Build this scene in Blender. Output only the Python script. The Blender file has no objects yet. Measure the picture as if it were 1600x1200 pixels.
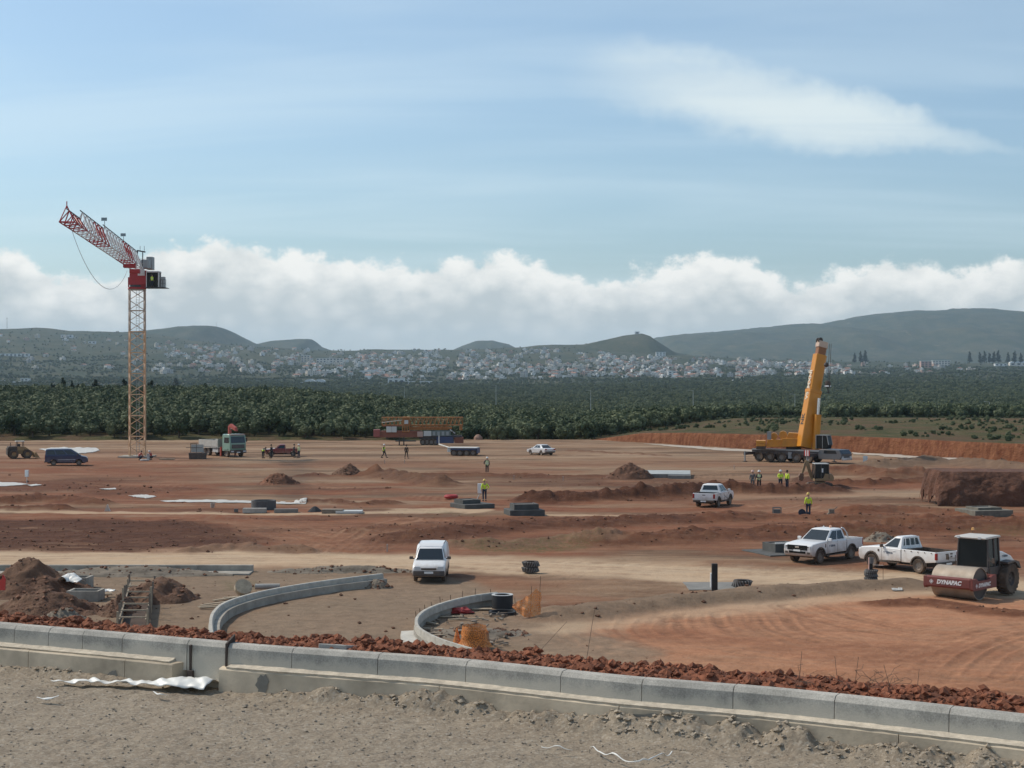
import bpy, bmesh, math, random
import numpy as np
from mathutils import Vector, Matrix, Euler
R = math.radians
random.seed(7)
scene = bpy.context.scene
COL = scene.collection

# ------------------------------------------------------------------ camera, sky, sun, exposure
CAM_Z = 10.5
F = 2600.0                       # focal length in pixels of the 1600 px wide picture
KD = F / 1208.0
TILT = math.atan(10.0 / F)
cam = bpy.data.cameras.new('camera')
cam.sensor_width = 36.0
cam.lens = 36.0 * F / 1600.0
cam.clip_start = 0.1
cam.clip_end = 200000.0
cam_o = bpy.data.objects.new('camera', cam)
cam_o.location = (0, 0, CAM_Z)
cam_o.rotation_euler = (math.pi / 2 - TILT, 0, 0)
COL.objects.link(cam_o)
scene.camera = cam_o
scene.render.resolution_x = 1024
scene.render.resolution_y = 768
scene.view_settings.view_transform = 'Standard'
scene.view_settings.look = 'None'
scene.view_settings.gamma = 1.0
scene.view_settings.use_curve_mapping = False
scene.view_settings.exposure = EXPOSURE = 0.20
scene.render.engine = 'CYCLES'
scene.cycles.use_denoising = True
scene.cycles.max_bounces = 6
scene.cycles.volume_bounces = 1
scene.cycles.transparent_max_bounces = 8

HAZE_DENSITY = 0.44e-4
SUN_AZ = R(-65)      # measured from +Y (view direction) towards +X
SUN_EL = R(46)
sun_dir = Vector((math.sin(SUN_AZ) * math.cos(SUN_EL), math.cos(SUN_AZ) * math.cos(SUN_EL), math.sin(SUN_EL)))
sun = bpy.data.lights.new('sun', 'SUN')
sun.energy = 2.75
sun.angle = R(2.0)
sun.color = (1.0, 0.89, 0.75)
sun_o = bpy.data.objects.new('sun', sun)
sun_o.rotation_euler = sun_dir.to_track_quat('Z', 'Y').to_euler()
sun_o.location = (-60, 40, 80)
COL.objects.link(sun_o)

world = bpy.data.worlds.new('World')
scene.world = world
world.use_nodes = True
world.cycles.sampling_method = 'MANUAL'
world.cycles.sample_map_resolution = 256
wn = world.node_tree.nodes; wl = world.node_tree.links
wn.clear()
def WN(t, **k):
    n = wn.new(t)
    for a, b in k.items(): setattr(n, a, b)
    return n
def wmath(op, a, b=None, c=None, clamp=False):
    n = WN('ShaderNodeMath', operation=op); n.use_clamp = clamp
    for i, v in enumerate((a, b, c)):
        if v is None: continue
        if isinstance(v, (int, float)): n.inputs[i].default_value = v
        else: wl.new(v, n.inputs[i])
    return n.outputs[0]
def wmix(f, a, b):
    n = WN('ShaderNodeMix', data_type='RGBA'); n.clamp_result = False
    for i, v in ((0, f), (6, a), (7, b)):
        if isinstance(v, (int, float)): n.inputs[i].default_value = v
        elif isinstance(v, tuple): n.inputs[i].default_value = (*v, 1)
        else: wl.new(v, n.inputs[i])
    return n.outputs[2]
def wramp(v, a, b, lo=0.0, hi=1.0):
    n = WN('ShaderNodeMapRange'); n.interpolation_type = 'SMOOTHSTEP'
    wl.new(v, n.inputs[0])
    n.inputs[1].default_value = a; n.inputs[2].default_value = b
    n.inputs[3].default_value = lo; n.inputs[4].default_value = hi
    return n.outputs[0]
def wnoise(vec, scale, detail, rough=0.55, dist=0.0):
    n = WN('ShaderNodeTexNoise'); wl.new(vec, n.inputs['Vector'])
    n.inputs['Scale'].default_value = scale; n.inputs['Detail'].default_value = detail
    n.inputs['Roughness'].default_value = rough; n.inputs['Distortion'].default_value = dist
    return n.outputs['Fac']
def wvec(x, y, z):
    n = WN('ShaderNodeCombineXYZ')
    for i, v in enumerate((x, y, z)):
        if isinstance(v, (int, float)): n.inputs[i].default_value = v
        else: wl.new(v, n.inputs[i])
    return n.outputs[0]
sky = WN('ShaderNodeTexSky', sky_type='NISHITA')
sky.sun_disc = False
sky.sun_elevation = SUN_EL
sky.sun_rotation = SUN_AZ
sky.altitude = 200; sky.air_density = 1.0; sky.dust_density = 1.6; sky.ozone_density = 1.0
tc = WN('ShaderNodeTexCoord')
sp = WN('ShaderNodeSeparateXYZ'); wl.new(tc.outputs['Generated'], sp.inputs[0])
dx, dy, dz = sp.outputs
hh = wmath('SQRT', wmath('ADD', wmath('MULTIPLY', dx, dx), wmath('MULTIPLY', dy, dy)))
hh = wmath('MAXIMUM', hh, 0.02)
ux, uy = wmath('DIVIDE', dx, hh), wmath('DIVIDE', dy, hh)
el = wmath('MULTIPLY', wmath('DIVIDE', dz, hh), KD)                       # tangent of the elevation
az = wmath('MULTIPLY', wmath('ARCTAN2', dx, dy), 2.0)                      # 0 straight ahead
# heaped bank of cumulus round the horizon
prof = WN('ShaderNodeFloatCurve')
pts = [(-80, .18), (-40, .165), (-33.5, .156), (-31, .135), (-27, .138), (-23.5, .170), (-20.5, .178), (-15, .163), (-9.5, .150), (-4, .145), (0.5, .162), (4, .138), (9, .143),
       (13, .158), (16, .155), (19, .120), (22, .138), (26, .150), (30, .140), (33, .150), (40, .14), (80, .17)]
cv = prof.mapping.curves[0]
prof.mapping.use_clip = False
def cp(a, t): return ((a + 80) / 160.0, t)
cv.points[0].location = cp(*pts[0]); cv.points[-1].location = cp(*pts[-1])
for p in pts[1:-1]: cv.points.new(*cp(*p))
prof.mapping.update()
wl.new(wmath('ADD', wmath('MULTIPLY', az, 1.0 / R(160)), 0.5, clamp=True), prof.inputs['Value'])
pv = wvec(wmath('MULTIPLY', ux, 2.0), wmath('MULTIPLY', uy, 2.0), wmath('MULTIPLY', el, 1.25))
n_lo = wnoise(pv, 5.0, 1.0)
n_hi = wnoise(pv, 22.0, 6.0, 0.66, 0.0)
vor = WN('ShaderNodeTexVoronoi', feature='F1'); wl.new(pv, vor.inputs['Vector'])
vor.inputs['Scale'].default_value = 34.0
puff = wmath('SUBTRACT', 0.45, vor.outputs['Distance'])
top = wmath('ADD', prof.outputs[0], wmath('MULTIPLY', wmath('SUBTRACT', n_hi, 0.5), 0.075))
top = wmath('ADD', top, wmath('MULTIPLY', puff, 0.014))
top = wmath('ADD', top, wmath('MULTIPLY', wmath('SUBTRACT', n_lo, 0.5), 0.03))
depth = wmath('SUBTRACT', top, el)
m_bank = wramp(depth, -0.003, 0.014)
n_s = wnoise(wvec(wmath('MULTIPLY', ux, 2.0), wmath('MULTIPLY', uy, 2.0), wmath('MULTIPLY', el, 2.2)), 9.0, 4.0, 0.6, 0.0)
shade = wmath('ADD', wramp(depth, 0.0, 0.075, -0.05, 0.85), wmath('ADD', wmath('MULTIPLY', wmath('SUBTRACT', n_s, 0.5), 1.7), wmath('MULTIPLY', puff, -0.7)), clamp=True)
K = 10.0                                           # background strength is 0.1
bank_c = wmix(shade, (.92 * K, .91 * K, .86 * K), (.53 * K, .575 * K, .575 * K))
bank_c = wmix(wramp(el, 0.012, 0.10, 1.0, 0.0), bank_c, (.51 * K, .57 * K, .575 * K))
# thin high cloud
cz = wmath('ADD', wmath('MULTIPLY', dz, 1.0), 0.12)
cx_, cy_ = wmath('DIVIDE', dx, cz), wmath('DIVIDE', dy, cz)
rotv = WN('ShaderNodeMapping'); rotv.inputs['Rotation'].default_value = (0, 0, R(-24)); rotv.inputs['Scale'].default_value = (0.34, 1.15, 1.0); rotv.inputs['Location'].default_value = (3.1, 1.7, 0)
wl.new(wvec(cx_, cy_, 0.0), rotv.inputs['Vector'])
n_c = wnoise(rotv.outputs[0], 1.25, 4.0, 0.55, 0.5)
m_ci = wramp(n_c, 0.40, 0.70, 0.0, 0.9)
# one long veil to the right
va = wmath('SUBTRACT', az, R(19.0)); vb = wmath('SUBTRACT', el, 0.343)
sl = wmath('ADD', vb, wmath('MULTIPLY', va, 0.20))
vn = wmath('MULTIPLY', wmath('SUBTRACT', wnoise(pv, 5.5, 5.0, 0.6, 0.0), 0.5), 0.13)
sl = wmath('ADD', sl, vn)
g = wmath('ADD', wmath('POWER', wmath('DIVIDE', wmath('ABSOLUTE', va), R(11.5)), 2.0), wmath('POWER', wmath('DIVIDE', wmath('ABSOLUTE', sl), wmath('SUBTRACT', 0.040, wmath('MULTIPLY', va, 0.09))), 2.0))
wisp = wramp(wnoise(rotv.outputs[0], 2.2, 4.0, 0.55, 0.8), 0.25, 0.62, 0.62, 1.0)
m_veil = wmath('MULTIPLY', wmath('MULTIPLY', wramp(g, 0.0, 2.1, 1.0, 0.0), wisp), 0.92)
# soft milky brightening of the whole sky (thin moisture), same all round
skyc = WN('ShaderNodeHueSaturation'); wl.new(sky.outputs[0], skyc.inputs['Color']); skyc.inputs['Saturation'].default_value = 0.80; skyc.inputs['Value'].default_value = 1.0
tint = WN('ShaderNodeMix', data_type='RGBA', blend_type='MULTIPLY'); tint.inputs[0].default_value = 1.0; wl.new(skyc.outputs[0], tint.inputs[6]); tint.inputs[7].default_value = (.88, 1.07, 1.18, 1)
c = wmix(wmath('MULTIPLY', m_ci, 0.36), tint.outputs[2], (.68 * K, .80 * K, .85 * K))
c = wmix(m_veil, c, (.70 * K, .78 * K, .79 * K))
c = wmix(m_bank, c, bank_c)
bg = WN('ShaderNodeBackground'); bg.inputs['Strength'].default_value = 0.1
wl.new(c, bg.inputs['Color'])
wo = WN('ShaderNodeOutputWorld'); wl.new(bg.outputs[0], wo.inputs['Surface'])

# ------------------------------------------------------------------ measuring helpers
ct, st = math.cos(TILT), math.sin(TILT)
def ray(x, y):
    u, v = (x - 800.0) / F, (600.0 - y) / F
    return u, ct + v * st, -st + v * ct
def G(x, y, z=0.0):
    """point of the level z that the photograph shows at x, y"""
    a, b, c = ray(x, y); t = (z - CAM_Z) / c
    return Vector((a * t, b * t, z))
def PD(x, y, d):
    """point d metres ahead that the photograph shows at x, y"""
    a, b, c = ray(x, y); t = d / b
    return Vector((a * t, d, CAM_Z + c * t))
def pix(X, Y, Z):
    rz = np.asarray(Z) - CAM_Z
    w = Y * ct - rz * st
    return 800 + F * X / w, 600 - F * (Y * st + rz * ct) / w

# ------------------------------------------------------------------ noise in numpy
_rs = np.random.RandomState(11)
_perm = _rs.permutation(4096)
_val = _rs.rand(4096)
def vnoise(x, y, seed=0):
    x = np.asarray(x, float); y = np.asarray(y, float)
    xi = np.floor(x).astype(np.int64); yi = np.floor(y).astype(np.int64)
    fx, fy = x - xi, y - yi
    fx = fx * fx * fx * (fx * (fx * 6 - 15) + 10); fy = fy * fy * fy * (fy * (fy * 6 - 15) + 10)
    def h(a, b): return _val[_perm[(_perm[(a + seed * 131) & 4095] + b) & 4095]]
    return (h(xi, yi) * (1 - fx) + h(xi + 1, yi) * fx) * (1 - fy) + (h(xi, yi + 1) * (1 - fx) + h(xi + 1, yi + 1) * fx) * fy
def fbm(x, y, oct=5, seed=0, gain=0.5):
    s = 0; a = 1; t = 0
    for i in range(oct):
        s = s + a * vnoise(x * 2 ** i + 17.3 * i, y * 2 ** i - 9.1 * i, seed + i); t += a; a *= gain
    return s / t
def sstep(a, b, x):
    t = np.clip((x - a) / (b - a), 0, 1); return t * t * (3 - 2 * t)

# ------------------------------------------------------------------ materials
MATS = {}
def nodes(m): return m.node_tree.nodes, m.node_tree.links
def mat(name, col, rough=0.8, metal=0.0, var=0.0, vscale=3.0, bump=0.0, bscale=20.0, dust=0.0, dustc=(0.30, 0.19, 0.12), spec=0.5, alpha=1.0, emit=None, col2=None, coat=0.0, trans=0.0):
    if name in MATS: return MATS[name]
    m = bpy.data.materials.new(name); m.use_nodes = True
    n, l = nodes(m); b = n['Principled BSDF']
    b.inputs['Roughness'].default_value = rough; b.inputs['Metallic'].default_value = metal
    b.inputs['Specular IOR Level'].default_value = spec
    b.inputs['Coat Weight'].default_value = coat; b.inputs['Coat Roughness'].default_value = 0.12
    b.inputs['Transmission Weight'].default_value = trans
    b.inputs['Alpha'].default_value = alpha
    b.inputs['Base Color'].default_value = (*col, 1)
    out = None
    tcn = n.new('ShaderNodeTexCoord')
    def nz(scale, det=5.0, rg=0.6):
        t = n.new('ShaderNodeTexNoise'); l.new(tcn.outputs['Object'], t.inputs['Vector'])
        t.inputs['Scale'].default_value = scale; t.inputs['Detail'].default_value = det; t.inputs['Roughness'].default_value = rg
        return t.outputs['Fac']
    def mp(v, a, b_, c_, d_):
        q = n.new('ShaderNodeMapRange'); l.new(v, q.inputs[0])
        for i, w in enumerate((a, b_, c_, d_)): q.inputs[i + 1].default_value = w
        return q.outputs[0]
    def mx(f, a, b_):
        q = n.new('ShaderNodeMix'); q.data_type = 'RGBA'
        if isinstance(f, float): q.inputs[0].default_value = f
        else: l.new(f, q.inputs[0])
        for i, w in ((6, a), (7, b_)):
            if isinstance(w, tuple): q.inputs[i].default_value = (*w, 1)
            else: l.new(w, q.inputs[i])
        return q.outputs[2]
    if var > 0 or col2:
        c2 = col2 or tuple(c * (1 - var) for c in col)
        c1 = col if col2 else tuple(min(1, c * (1 + var * 0.6)) for c in col)
        out = mx(mp(nz(vscale), 0.3, 0.7, 0.0, 1.0), c1, c2)
    if dust > 0:
        g_ = n.new('ShaderNodeNewGeometry')
        f = mp(nz(2.3), 0.35, 0.75, dust * 0.25, min(1.0, dust * 1.25))
        out = mx(f, out if out is not None else col, dustc)
        rgh = mp(f, 0.0, 1.0, rough, 0.85); l.new(rgh, b.inputs['Roughness'])
    if out is not None: l.new(out, b.inputs['Base Color'])
    if bump > 0:
        bp = n.new('ShaderNodeBump'); bp.inputs['Strength'].default_value = 1.0; bp.inputs['Distance'].default_value = bump
        l.new(nz(bscale, 6.0, 0.65), bp.inputs['Height']); l.new(bp.outputs[0], b.inputs['Normal'])
    if emit:
        b.inputs['Emission Color'].default_value = (*emit, 1); b.inputs['Emission Strength'].default_value = 1.0
    MATS[name] = m
    return m

# ------------------------------------------------------------------ mesh helpers
def link(o, parent=None):
    COL.objects.link(o)
    if parent is not None: o.parent = parent
    return o
def tag(o, label=None, cat=None, group=None, kind=None):
    if label: o['label'] = label
    if cat: o['category'] = cat
    if group: o['group'] = group
    if kind: o['kind'] = kind
    return o
def empty(name, loc, rz=0.0):
    o = bpy.data.objects.new(name, None); o.empty_display_size = 0.2
    o.location = loc; o.rotation_euler = (0, 0, rz)
    return link(o)
def from_np(name, v, f, material, parent=None, smooth=True, attrs=None):
    me = bpy.data.meshes.new(name)
    v = np.asarray(v, np.float32); f = np.asarray(f, np.int32)
    k = f.shape[1]
    me.vertices.add(len(v)); me.vertices.foreach_set('co', v.ravel())
    me.loops.add(f.size); me.loops.foreach_set('vertex_index', f.ravel())
    me.polygons.add(len(f)); me.polygons.foreach_set('loop_start', np.arange(0, f.size, k, dtype=np.int32))
    me.polygons.foreach_set('loop_total', np.full(len(f), k, np.int32))
    me.polygons.foreach_set('use_smooth', np.full(len(f), smooth))
    for an, av in (attrs or {}).items():
        a = me.attributes.new(an, 'FLOAT', 'POINT'); a.data.foreach_set('value', np.asarray(av, np.float32).ravel())
    me.update(); me.validate()
    if material: me.materials.append(material)
    o = bpy.data.objects.new(name, me)
    return link(o, parent)
def grid_faces(nr, nc):
    i = np.arange(nr * nc).reshape(nr, nc)
    return np.stack([i[:-1, :-1], i[:-1, 1:], i[1:, 1:], i[1:, :-1]], -1).reshape(-1, 4)
class MB:
    """collects shapes of one part"""
    def __init__(s): s.v = []; s.f = []; s.mi = []; s.cur = 0
    def add(s, v, f):
        b = len(s.v); s.v += [tuple(p) for p in v]; s.f += [tuple(i + b for i in q) for q in f]; s.mi += [s.cur] * len(f); return s
    def box(s, c, d, rz=0.0, rot=None, taper=None):
        x, y, z = d[0] / 2, d[1] / 2, d[2] / 2
        tx, ty = taper or (1, 1)
        p = [(-x, -y, -z), (x, -y, -z), (x, y, -z), (-x, y, -z), (-x * tx, -y * ty, z), (x * tx, -y * ty, z), (x * tx, y * ty, z), (-x * tx, y * ty, z)]
        m = rot.to_matrix() if rot is not None else Matrix.Rotation(rz, 3, 'Z')
        c = Vector(c)
        return s.add([c + m @ Vector(q) for q in p], [(0, 3, 2, 1), (4, 5, 6, 7), (0, 1, 5, 4), (1, 2, 6, 5), (2, 3, 7, 6), (3, 0, 4, 7)])
    def bb(s, x0, x1, y0, y1, z0, z1): return s.box(((x0 + x1) / 2, (y0 + y1) / 2, (z0 + z1) / 2), (abs(x1 - x0), abs(y1 - y0), abs(z1 - z0)))
    def tube(s, a, b, r, n=6, r2=None, cap=True):
        a, b = Vector(a), Vector(b); d = b - a
        if d.length < 1e-6: return s
        q = d.to_track_quat('Z', 'Y'); r2 = r if r2 is None else r2
        ring = lambda o, rr: [o + q @ Vector((rr * math.cos(2 * math.pi * i / n + .39), rr * math.sin(2 * math.pi * i / n + .39), 0)) for i in range(n)]
        f = [(i, (i + 1) % n, n + (i + 1) % n, n + i) for i in range(n)]
        if cap: f += [tuple(range(n))[::-1], tuple(range(n, 2 * n))]
        return s.add(ring(a, r) + ring(b, r2), f)
    def path(s, pts, r, n=5):
        for a, b in zip(pts[:-1], pts[1:]): s.tube(a, b, r, n)
        return s
    def lathe(s, prof, n=20, c=(0, 0, 0), axis='Z', closed=False):
        """prof: list of (radius, height)"""
        v = []
        for r, h in prof:
            for i in range(n):
                a = 2 * math.pi * i / n; p = (r * math.cos(a), r * math.sin(a), h)
                if axis == 'Y': p = (p[0], p[2], p[1])
                if axis == 'X': p = (p[2], p[0], p[1])
                v.append((p[0] + c[0], p[1] + c[1], p[2] + c[2]))
        m = len(prof); f = []
        for j in range(m if closed else m - 1):
            for i in range(n):
                f.append((j * n + i, j * n + (i + 1) % n, ((j + 1) % m) * n + (i + 1) % n, ((j + 1) % m) * n + i))
        return s.add(v, f)
    def prism(s, poly, y0, y1, inset=0.0, edge=0.0, plane='XZ'):
        """polygon in xz extruded along y; edge/inset round the two rims"""
        n = len(poly); P = [Vector(p) for p in poly]
        area = sum(P[i].x * P[(i + 1) % n].y - P[(i + 1) % n].x * P[i].y for i in range(n))
        sgn = 1 if area > 0 else -1
        def off(d):
            o = []
            for i in range(n):
                a = (P[i] - P[i - 1]).normalized(); b = (P[(i + 1) % n] - P[i]).normalized()
                na = Vector((-a.y, a.x)) * sgn; nb = Vector((-b.y, b.x)) * sgn
                k = na + nb; k = k / max(0.35, k.length_squared) * 2 if k.length > 1e-4 else na
                o.append(P[i] + k * d)
            return o
        if inset > 0: sl = [(y0, off(inset)), (y0 + edge * 0.3, off(inset * .3)), (y0 + edge, P), (y1 - edge, P), (y1 - edge * 0.3, off(inset * .3)), (y1, off(inset))]
        else: sl = [(y0, P), (y1, P)]
        v = []
        for y, q in sl:
            for p in q: v.append((p.x, y, p.y) if plane == 'XZ' else ((p.x, p.y, y) if plane == 'XY' else (y, p.x, p.y)))
        f = []
        for j in range(len(sl) - 1):
            for i in range(n): f.append((j * n + i, j * n + (i + 1) % n, (j + 1) * n + (i + 1) % n, (j + 1) * n + i))
        f += [tuple(range(n)), tuple(range((len(sl) - 1) * n, len(sl) * n))[::-1]]
        return s.add(v, f)
    def loft(s, rings, cap=True):
        n = len(rings[0]); v = [p for r in rings for p in r]; f = []
        for j in range(len(rings) - 1):
            for i in range(n): f.append((j * n + i, j * n + (i + 1) % n, (j + 1) * n + (i + 1) % n, (j + 1) * n + i))
        if cap: f += [tuple(range(n))[::-1], tuple(range((len(rings) - 1) * n, len(rings) * n))]
        return s.add(v, f)
    def quad(s, a, b, c, d, t=0.0):
        a, b, c, d = map(Vector, (a, b, c, d))
        if t == 0: return s.add([a, b, c, d], [(0, 1, 2, 3)])
        n = (b - a).cross(d - a).normalized() * t
        return s.add([a, b, c, d, a + n, b + n, c + n, d + n], [(0, 3, 2, 1), (4, 5, 6, 7), (0, 1, 5, 4), (1, 2, 6, 5), (2, 3, 7, 6), (3, 0, 4, 7)])
    def mesh(s, name, mats, smooth=False):
        me = bpy.data.meshes.new(name); me.from_pydata(s.v, [], s.f)
        bm = bmesh.new(); bm.from_mesh(me); bmesh.ops.recalc_face_normals(bm, faces=bm.faces); bm.to_mesh(me); bm.free()
        for m in (mats if isinstance(mats, (list, tuple)) else [mats]): me.materials.append(m)
        if isinstance(mats, (list, tuple)): me.polygons.foreach_set('material_index', s.mi)
        if smooth: me.polygons.foreach_set('use_smooth', [True] * len(me.polygons))
        me.update(); return me
    def build(s, name, mats, parent=None, smooth=False, bevel=0.0, label=None):
        o = bpy.data.objects.new(name, s.mesh(name, mats, smooth)); link(o, parent)
        if bevel > 0:
            b = o.modifiers.new('bevel', 'BEVEL'); b.width = bevel; b.segments = 2; b.limit_method = 'ANGLE'; b.angle_limit = R(35)
        if smooth:
            try: o.data.set_sharp_from_angle(angle=R(40))
            except Exception: pass
        if label: o['label'] = label
        return o
def copy_tree(o, parent=None):
    c_ = o.copy(); COL.objects.link(c_); c_.parent = parent
    for ch in o.children: copy_tree(ch, c_)
    return c_
_TXT = {}
def _text(body, size, bold, shear, thick=.004):
    cu = bpy.data.curves.new('lettering', 'FONT'); cu.body = body; cu.size = size; cu.align_x = 'CENTER'; cu.align_y = 'CENTER'
    cu.offset = bold; cu.shear = shear; cu.extrude = thick; cu.resolution_u = 3
    t = bpy.data.objects.new('lettering', cu); COL.objects.link(t)
    me = bpy.data.meshes.new_from_object(t.evaluated_get(bpy.context.evaluated_depsgraph_get()))
    bpy.data.objects.remove(t); bpy.data.curves.remove(cu); me.materials.clear(); _TXT[(body, size, bold, shear)] = me
for spec in (('T TERNA', .16, .004, 0.), ('T TERNA', .15, .003, 0.), ('DYNAPAC', .27, .014, .25), ('DYNAPAC', .25, .013, .25), ('NK', .85, .03, 0.), ('VSLMXNI', .80, .03, 0.)): _text(*spec)
def text_mesh(parent, body, size, material, mtx, name='lettering', bold=0.0, shear=0.0, width=1.0):
    me = _TXT[(body, size, bold, shear)]
    if not me.materials: me.materials.append(material)
    o = bpy.data.objects.new(name, me); link(o, parent)
    o.matrix_local = mtx @ Matrix.Diagonal((width, 1, 1, 1))
    return o
# ------------------------------------------------------------------ the building site ground
def poly_dist(X, Y, pts, reach=None):
    if reach is not None:     # only near the line
        q = np.array(pts); k = (X > q[:, 0].min() - reach) & (X < q[:, 0].max() + reach) & (Y > q[:, 1].min() - reach) & (Y < q[:, 1].max() + reach)
        d = np.full(X.shape, 1e9); d[k] = poly_dist(X[k], Y[k], pts); return d
    d = np.full(X.shape, 1e9)
    for (ax, ay), (bx, by) in zip(pts[:-1], pts[1:]):
        vx, vy = bx - ax, by - ay; L = vx * vx + vy * vy + 1e-9
        t = np.clip(((X - ax) * vx + (Y - ay) * vy) / L, 0, 1)
        d = np.minimum(d, np.hypot(X - ax - t * vx, Y - ay - t * vy))
    return d
def gp(pts): return [(p.x, p.y) for p in (G(x, y) for x, y in pts)]
def in_poly(x, y, poly):
    c = np.zeros(x.shape, bool); n = len(poly)
    for i in range(n):
        (ax, ay), (bx, by) = poly[i], poly[i - 1]
        k = ((ay > y) != (by > y)) & (x < (bx - ax) * (y - ay) / (by - ay + 1e-12) + ax)
        c ^= k
    return c
def soft_poly(X, Y, pts, w):
    P = gp(pts); d = poly_dist(X, Y, P + [P[0]]); s = np.where(in_poly(X, Y, P), d, -d)
    return sstep(-w, w, s)

WINDROWS = [  # picture points, half width, height, red, dark, grey, lumpiness
    ([(838, 783), (880, 782), (930, 780), (1000, 777), (1060, 773), (1130, 770), (1200, 771), (1292, 769)], 1.7, 0.80, .9, 1.0, 0, 1.3),
    ([(640, 843), (700, 833), (780, 826), (900, 819), (1000, 815), (1070, 812), (1125, 809)], 2.2, 0.40, .95, .75, 0, 1.0),
    ([(560, 830), (660, 824), (800, 815)], 1.6, 0.22, .9, .4, 0, 1.0),
    ([(960, 846), (1040, 842), (1120, 838), (1200, 836), (1300, 832), (1420, 826), (1520, 824), (1700, 824)], 2.6, 0.55, .85, .55, 0, 1.0),
    ([(720, 853), (800, 851), (870, 847), (940, 846)], 1.2, 0.35, .5, .3, .3, 1.0),
    ([(870, 962), (920, 960), (960, 955), (1100, 938), (1250, 925), (1380, 917), (1425, 915)], 1.25, 0.42, .1, .45, .75, .35),
    ([(-200, 790), (0, 786), (60, 781), (110, 783), (150, 787)], 1.2, 0.45, .9, .6, 0, 1.0),
    ([(-60, 795), (40, 796), (100, 797)], 0.9, 0.35, .9, .6, 0, 1.0),
    ([(1300, 741), (1340, 741), (1390, 745), (1432, 744)], 2.2, 1.0, .8, .4, 0, .7),
    ([(1305, 757), (1350, 757), (1400, 754), (1462, 753)], 1.1, 0.5, .7, .7, 0, 1.0),
    ([(1340, 800), (1400, 797), (1470, 800), (1530, 806)], 1.5, 0.4, .8, .4, 0, 1.0),
    ([(1130, 813), (1180, 808), (1260, 810), (1400, 812), (1500, 817), (1700, 815)], 1.3, 0.35, .8, .5, 0, 1.0),
    ([(592, 744), (640, 750), (690, 757)], 1.8, 0.65, .6, .7, .1, 1.0),
    ([(500, 742), (470, 745), (560, 745), (700, 743), (860, 745), (960, 745)], 0.9, 0.30, .75, .5, 0, 1.0),
    ([(1370, 728), (1450, 724), (1520, 727), (1640, 737)], 2.6, 0.8, .15, .6, .45, .8),
    ([(480, 785), (520, 784), (560, 788), (610, 786)], 0.9, 0.3, .8, .6, 0, 1.0),
    ([(300, 862), (360, 857), (385, 855), (400, 860), (470, 862)], 0.9, 0.30, .6, .4, .3, 1.0),
    ([(1265, 748), (1275, 762), (1320, 764)], 1.3, 0.35, .4, .9, 0, .8),
    ([(745, 740), (850, 747), (950, 750)], 0.5, 0.12, .7, .5, 0, 1.0),
    ([(890, 704), (960, 708), (1035, 712)], 0.7, 0.18, .7, .5, 0, 1.0),
    ([(1380, 945), (1450, 943), (1540, 955), (1640, 960)], 0.8, 0.16, .9, .5, 0, 1.0),
]
TRACKS = [[(1012, 968), (1003, 985), (1040, 1006), (1120, 1024), (1250, 1042), (1400, 1058), (1700, 1085)],
    [(1092, 962), (1096, 982), (1140, 1002), (1250, 1022), (1400, 1040), (1700, 1058)],
    [(1150, 958), (1170, 985), (1260, 1008), (1420, 1028), (1700, 1043)],
    [(1200, 962), (1215, 985), (1300, 1012), (1450, 1040), (1600, 1062)],
    [(900, 985), (930, 1000), (1000, 1022), (1150, 1045), (1350, 1068), (1600, 1092)],
    [(1250, 948), (1330, 975), (1460, 995), (1700, 1012)],
    [(1450, 1040), (1500, 1010), (1560, 990), (1640, 975)], [(1520, 1055), (1560, 1020), (1640, 990)],
    [(320, 812), (360, 826), (420, 842), (480, 862)], [(345, 812), (390, 825), (455, 842), (520, 862)], [(380, 811), (430, 824), (500, 842), (560, 862)],
    [(640, 810), (590, 822), (540, 838), (500, 862)], [(680, 812), (620, 824), (575, 840), (540, 862)], [(720, 816), (650, 832), (600, 848), (570, 862)],
    [(420, 811), (460, 824), (500, 834), (560, 836), (640, 824)],
    [(-200, 872), (200, 869), (600, 871), (900, 880), (1300, 893), (1700, 914)], [(-200, 880), (200, 877), (600, 880), (900, 890), (1300, 903), (1700, 926)],
    [(-200, 830), (100, 826), (300, 834), (430, 850)], [(-200, 842), (100, 840), (330, 850)], [(-200, 855), (150, 853), (330, 858)],
    [(240, 722), (400, 730), (560, 726), (700, 722), (860, 712), (960, 712)], [(280, 738), (420, 742), (520, 760), (640, 775), (720, 782)],
    [(560, 726), (640, 716), (740, 712)], [(860, 764), (960, 758), (1060, 752), (1160, 742)], [(900, 790), (1040, 786), (1160, 790), (1300, 776)],
    [(1160, 730), (1100, 742), (1000, 752)], [(60, 740), (180, 760), (300, 768), (420, 768)], [(120, 730), (240, 752), (330, 762)],
    [(700, 898), (900, 905), (1050, 915), (1180, 925)], [(840, 912), (960, 925), (1050, 932)], [(560, 895), (700, 888), (860, 897)],
    [(1230, 888), (1260, 884), (1290, 888)], [(1290, 890), (1330, 886), (1370, 892)],
    [(1420, 775), (1300, 782), (1220, 800), (1100, 800)], [(1440, 790), (1330, 790), (1230, 806)], [(820, 812), (1000, 804), (1150, 800)]]
rows = np.concatenate([np.arange(1390, 1120, -10.), np.arange(1120, 900, -1.5), np.arange(900, 683, -1.05)])
cols = np.arange(-420, 2021, 2.4)
PX, PY = np.meshgrid(cols, rows)
uu, vv = (PX - 800) / F, (600 - PY) / F
tt = -CAM_Z / (-st + vv * ct)
GX, GY = uu * tt, (ct + vv * st) * tt
wx = GX + 1.6 * (fbm(GX / 3, GY / 3, 4, 5) - .5) * 2; wy = GY + 1.6 * (fbm(GX / 3, GY / 3, 4, 15) - .5) * 2   # ragged zone edges
A = {k: np.zeros(PX.shape) for k in ('red', 'dark', 'pale', 'grey', 'grass', 'ochre', 'track')}
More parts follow.
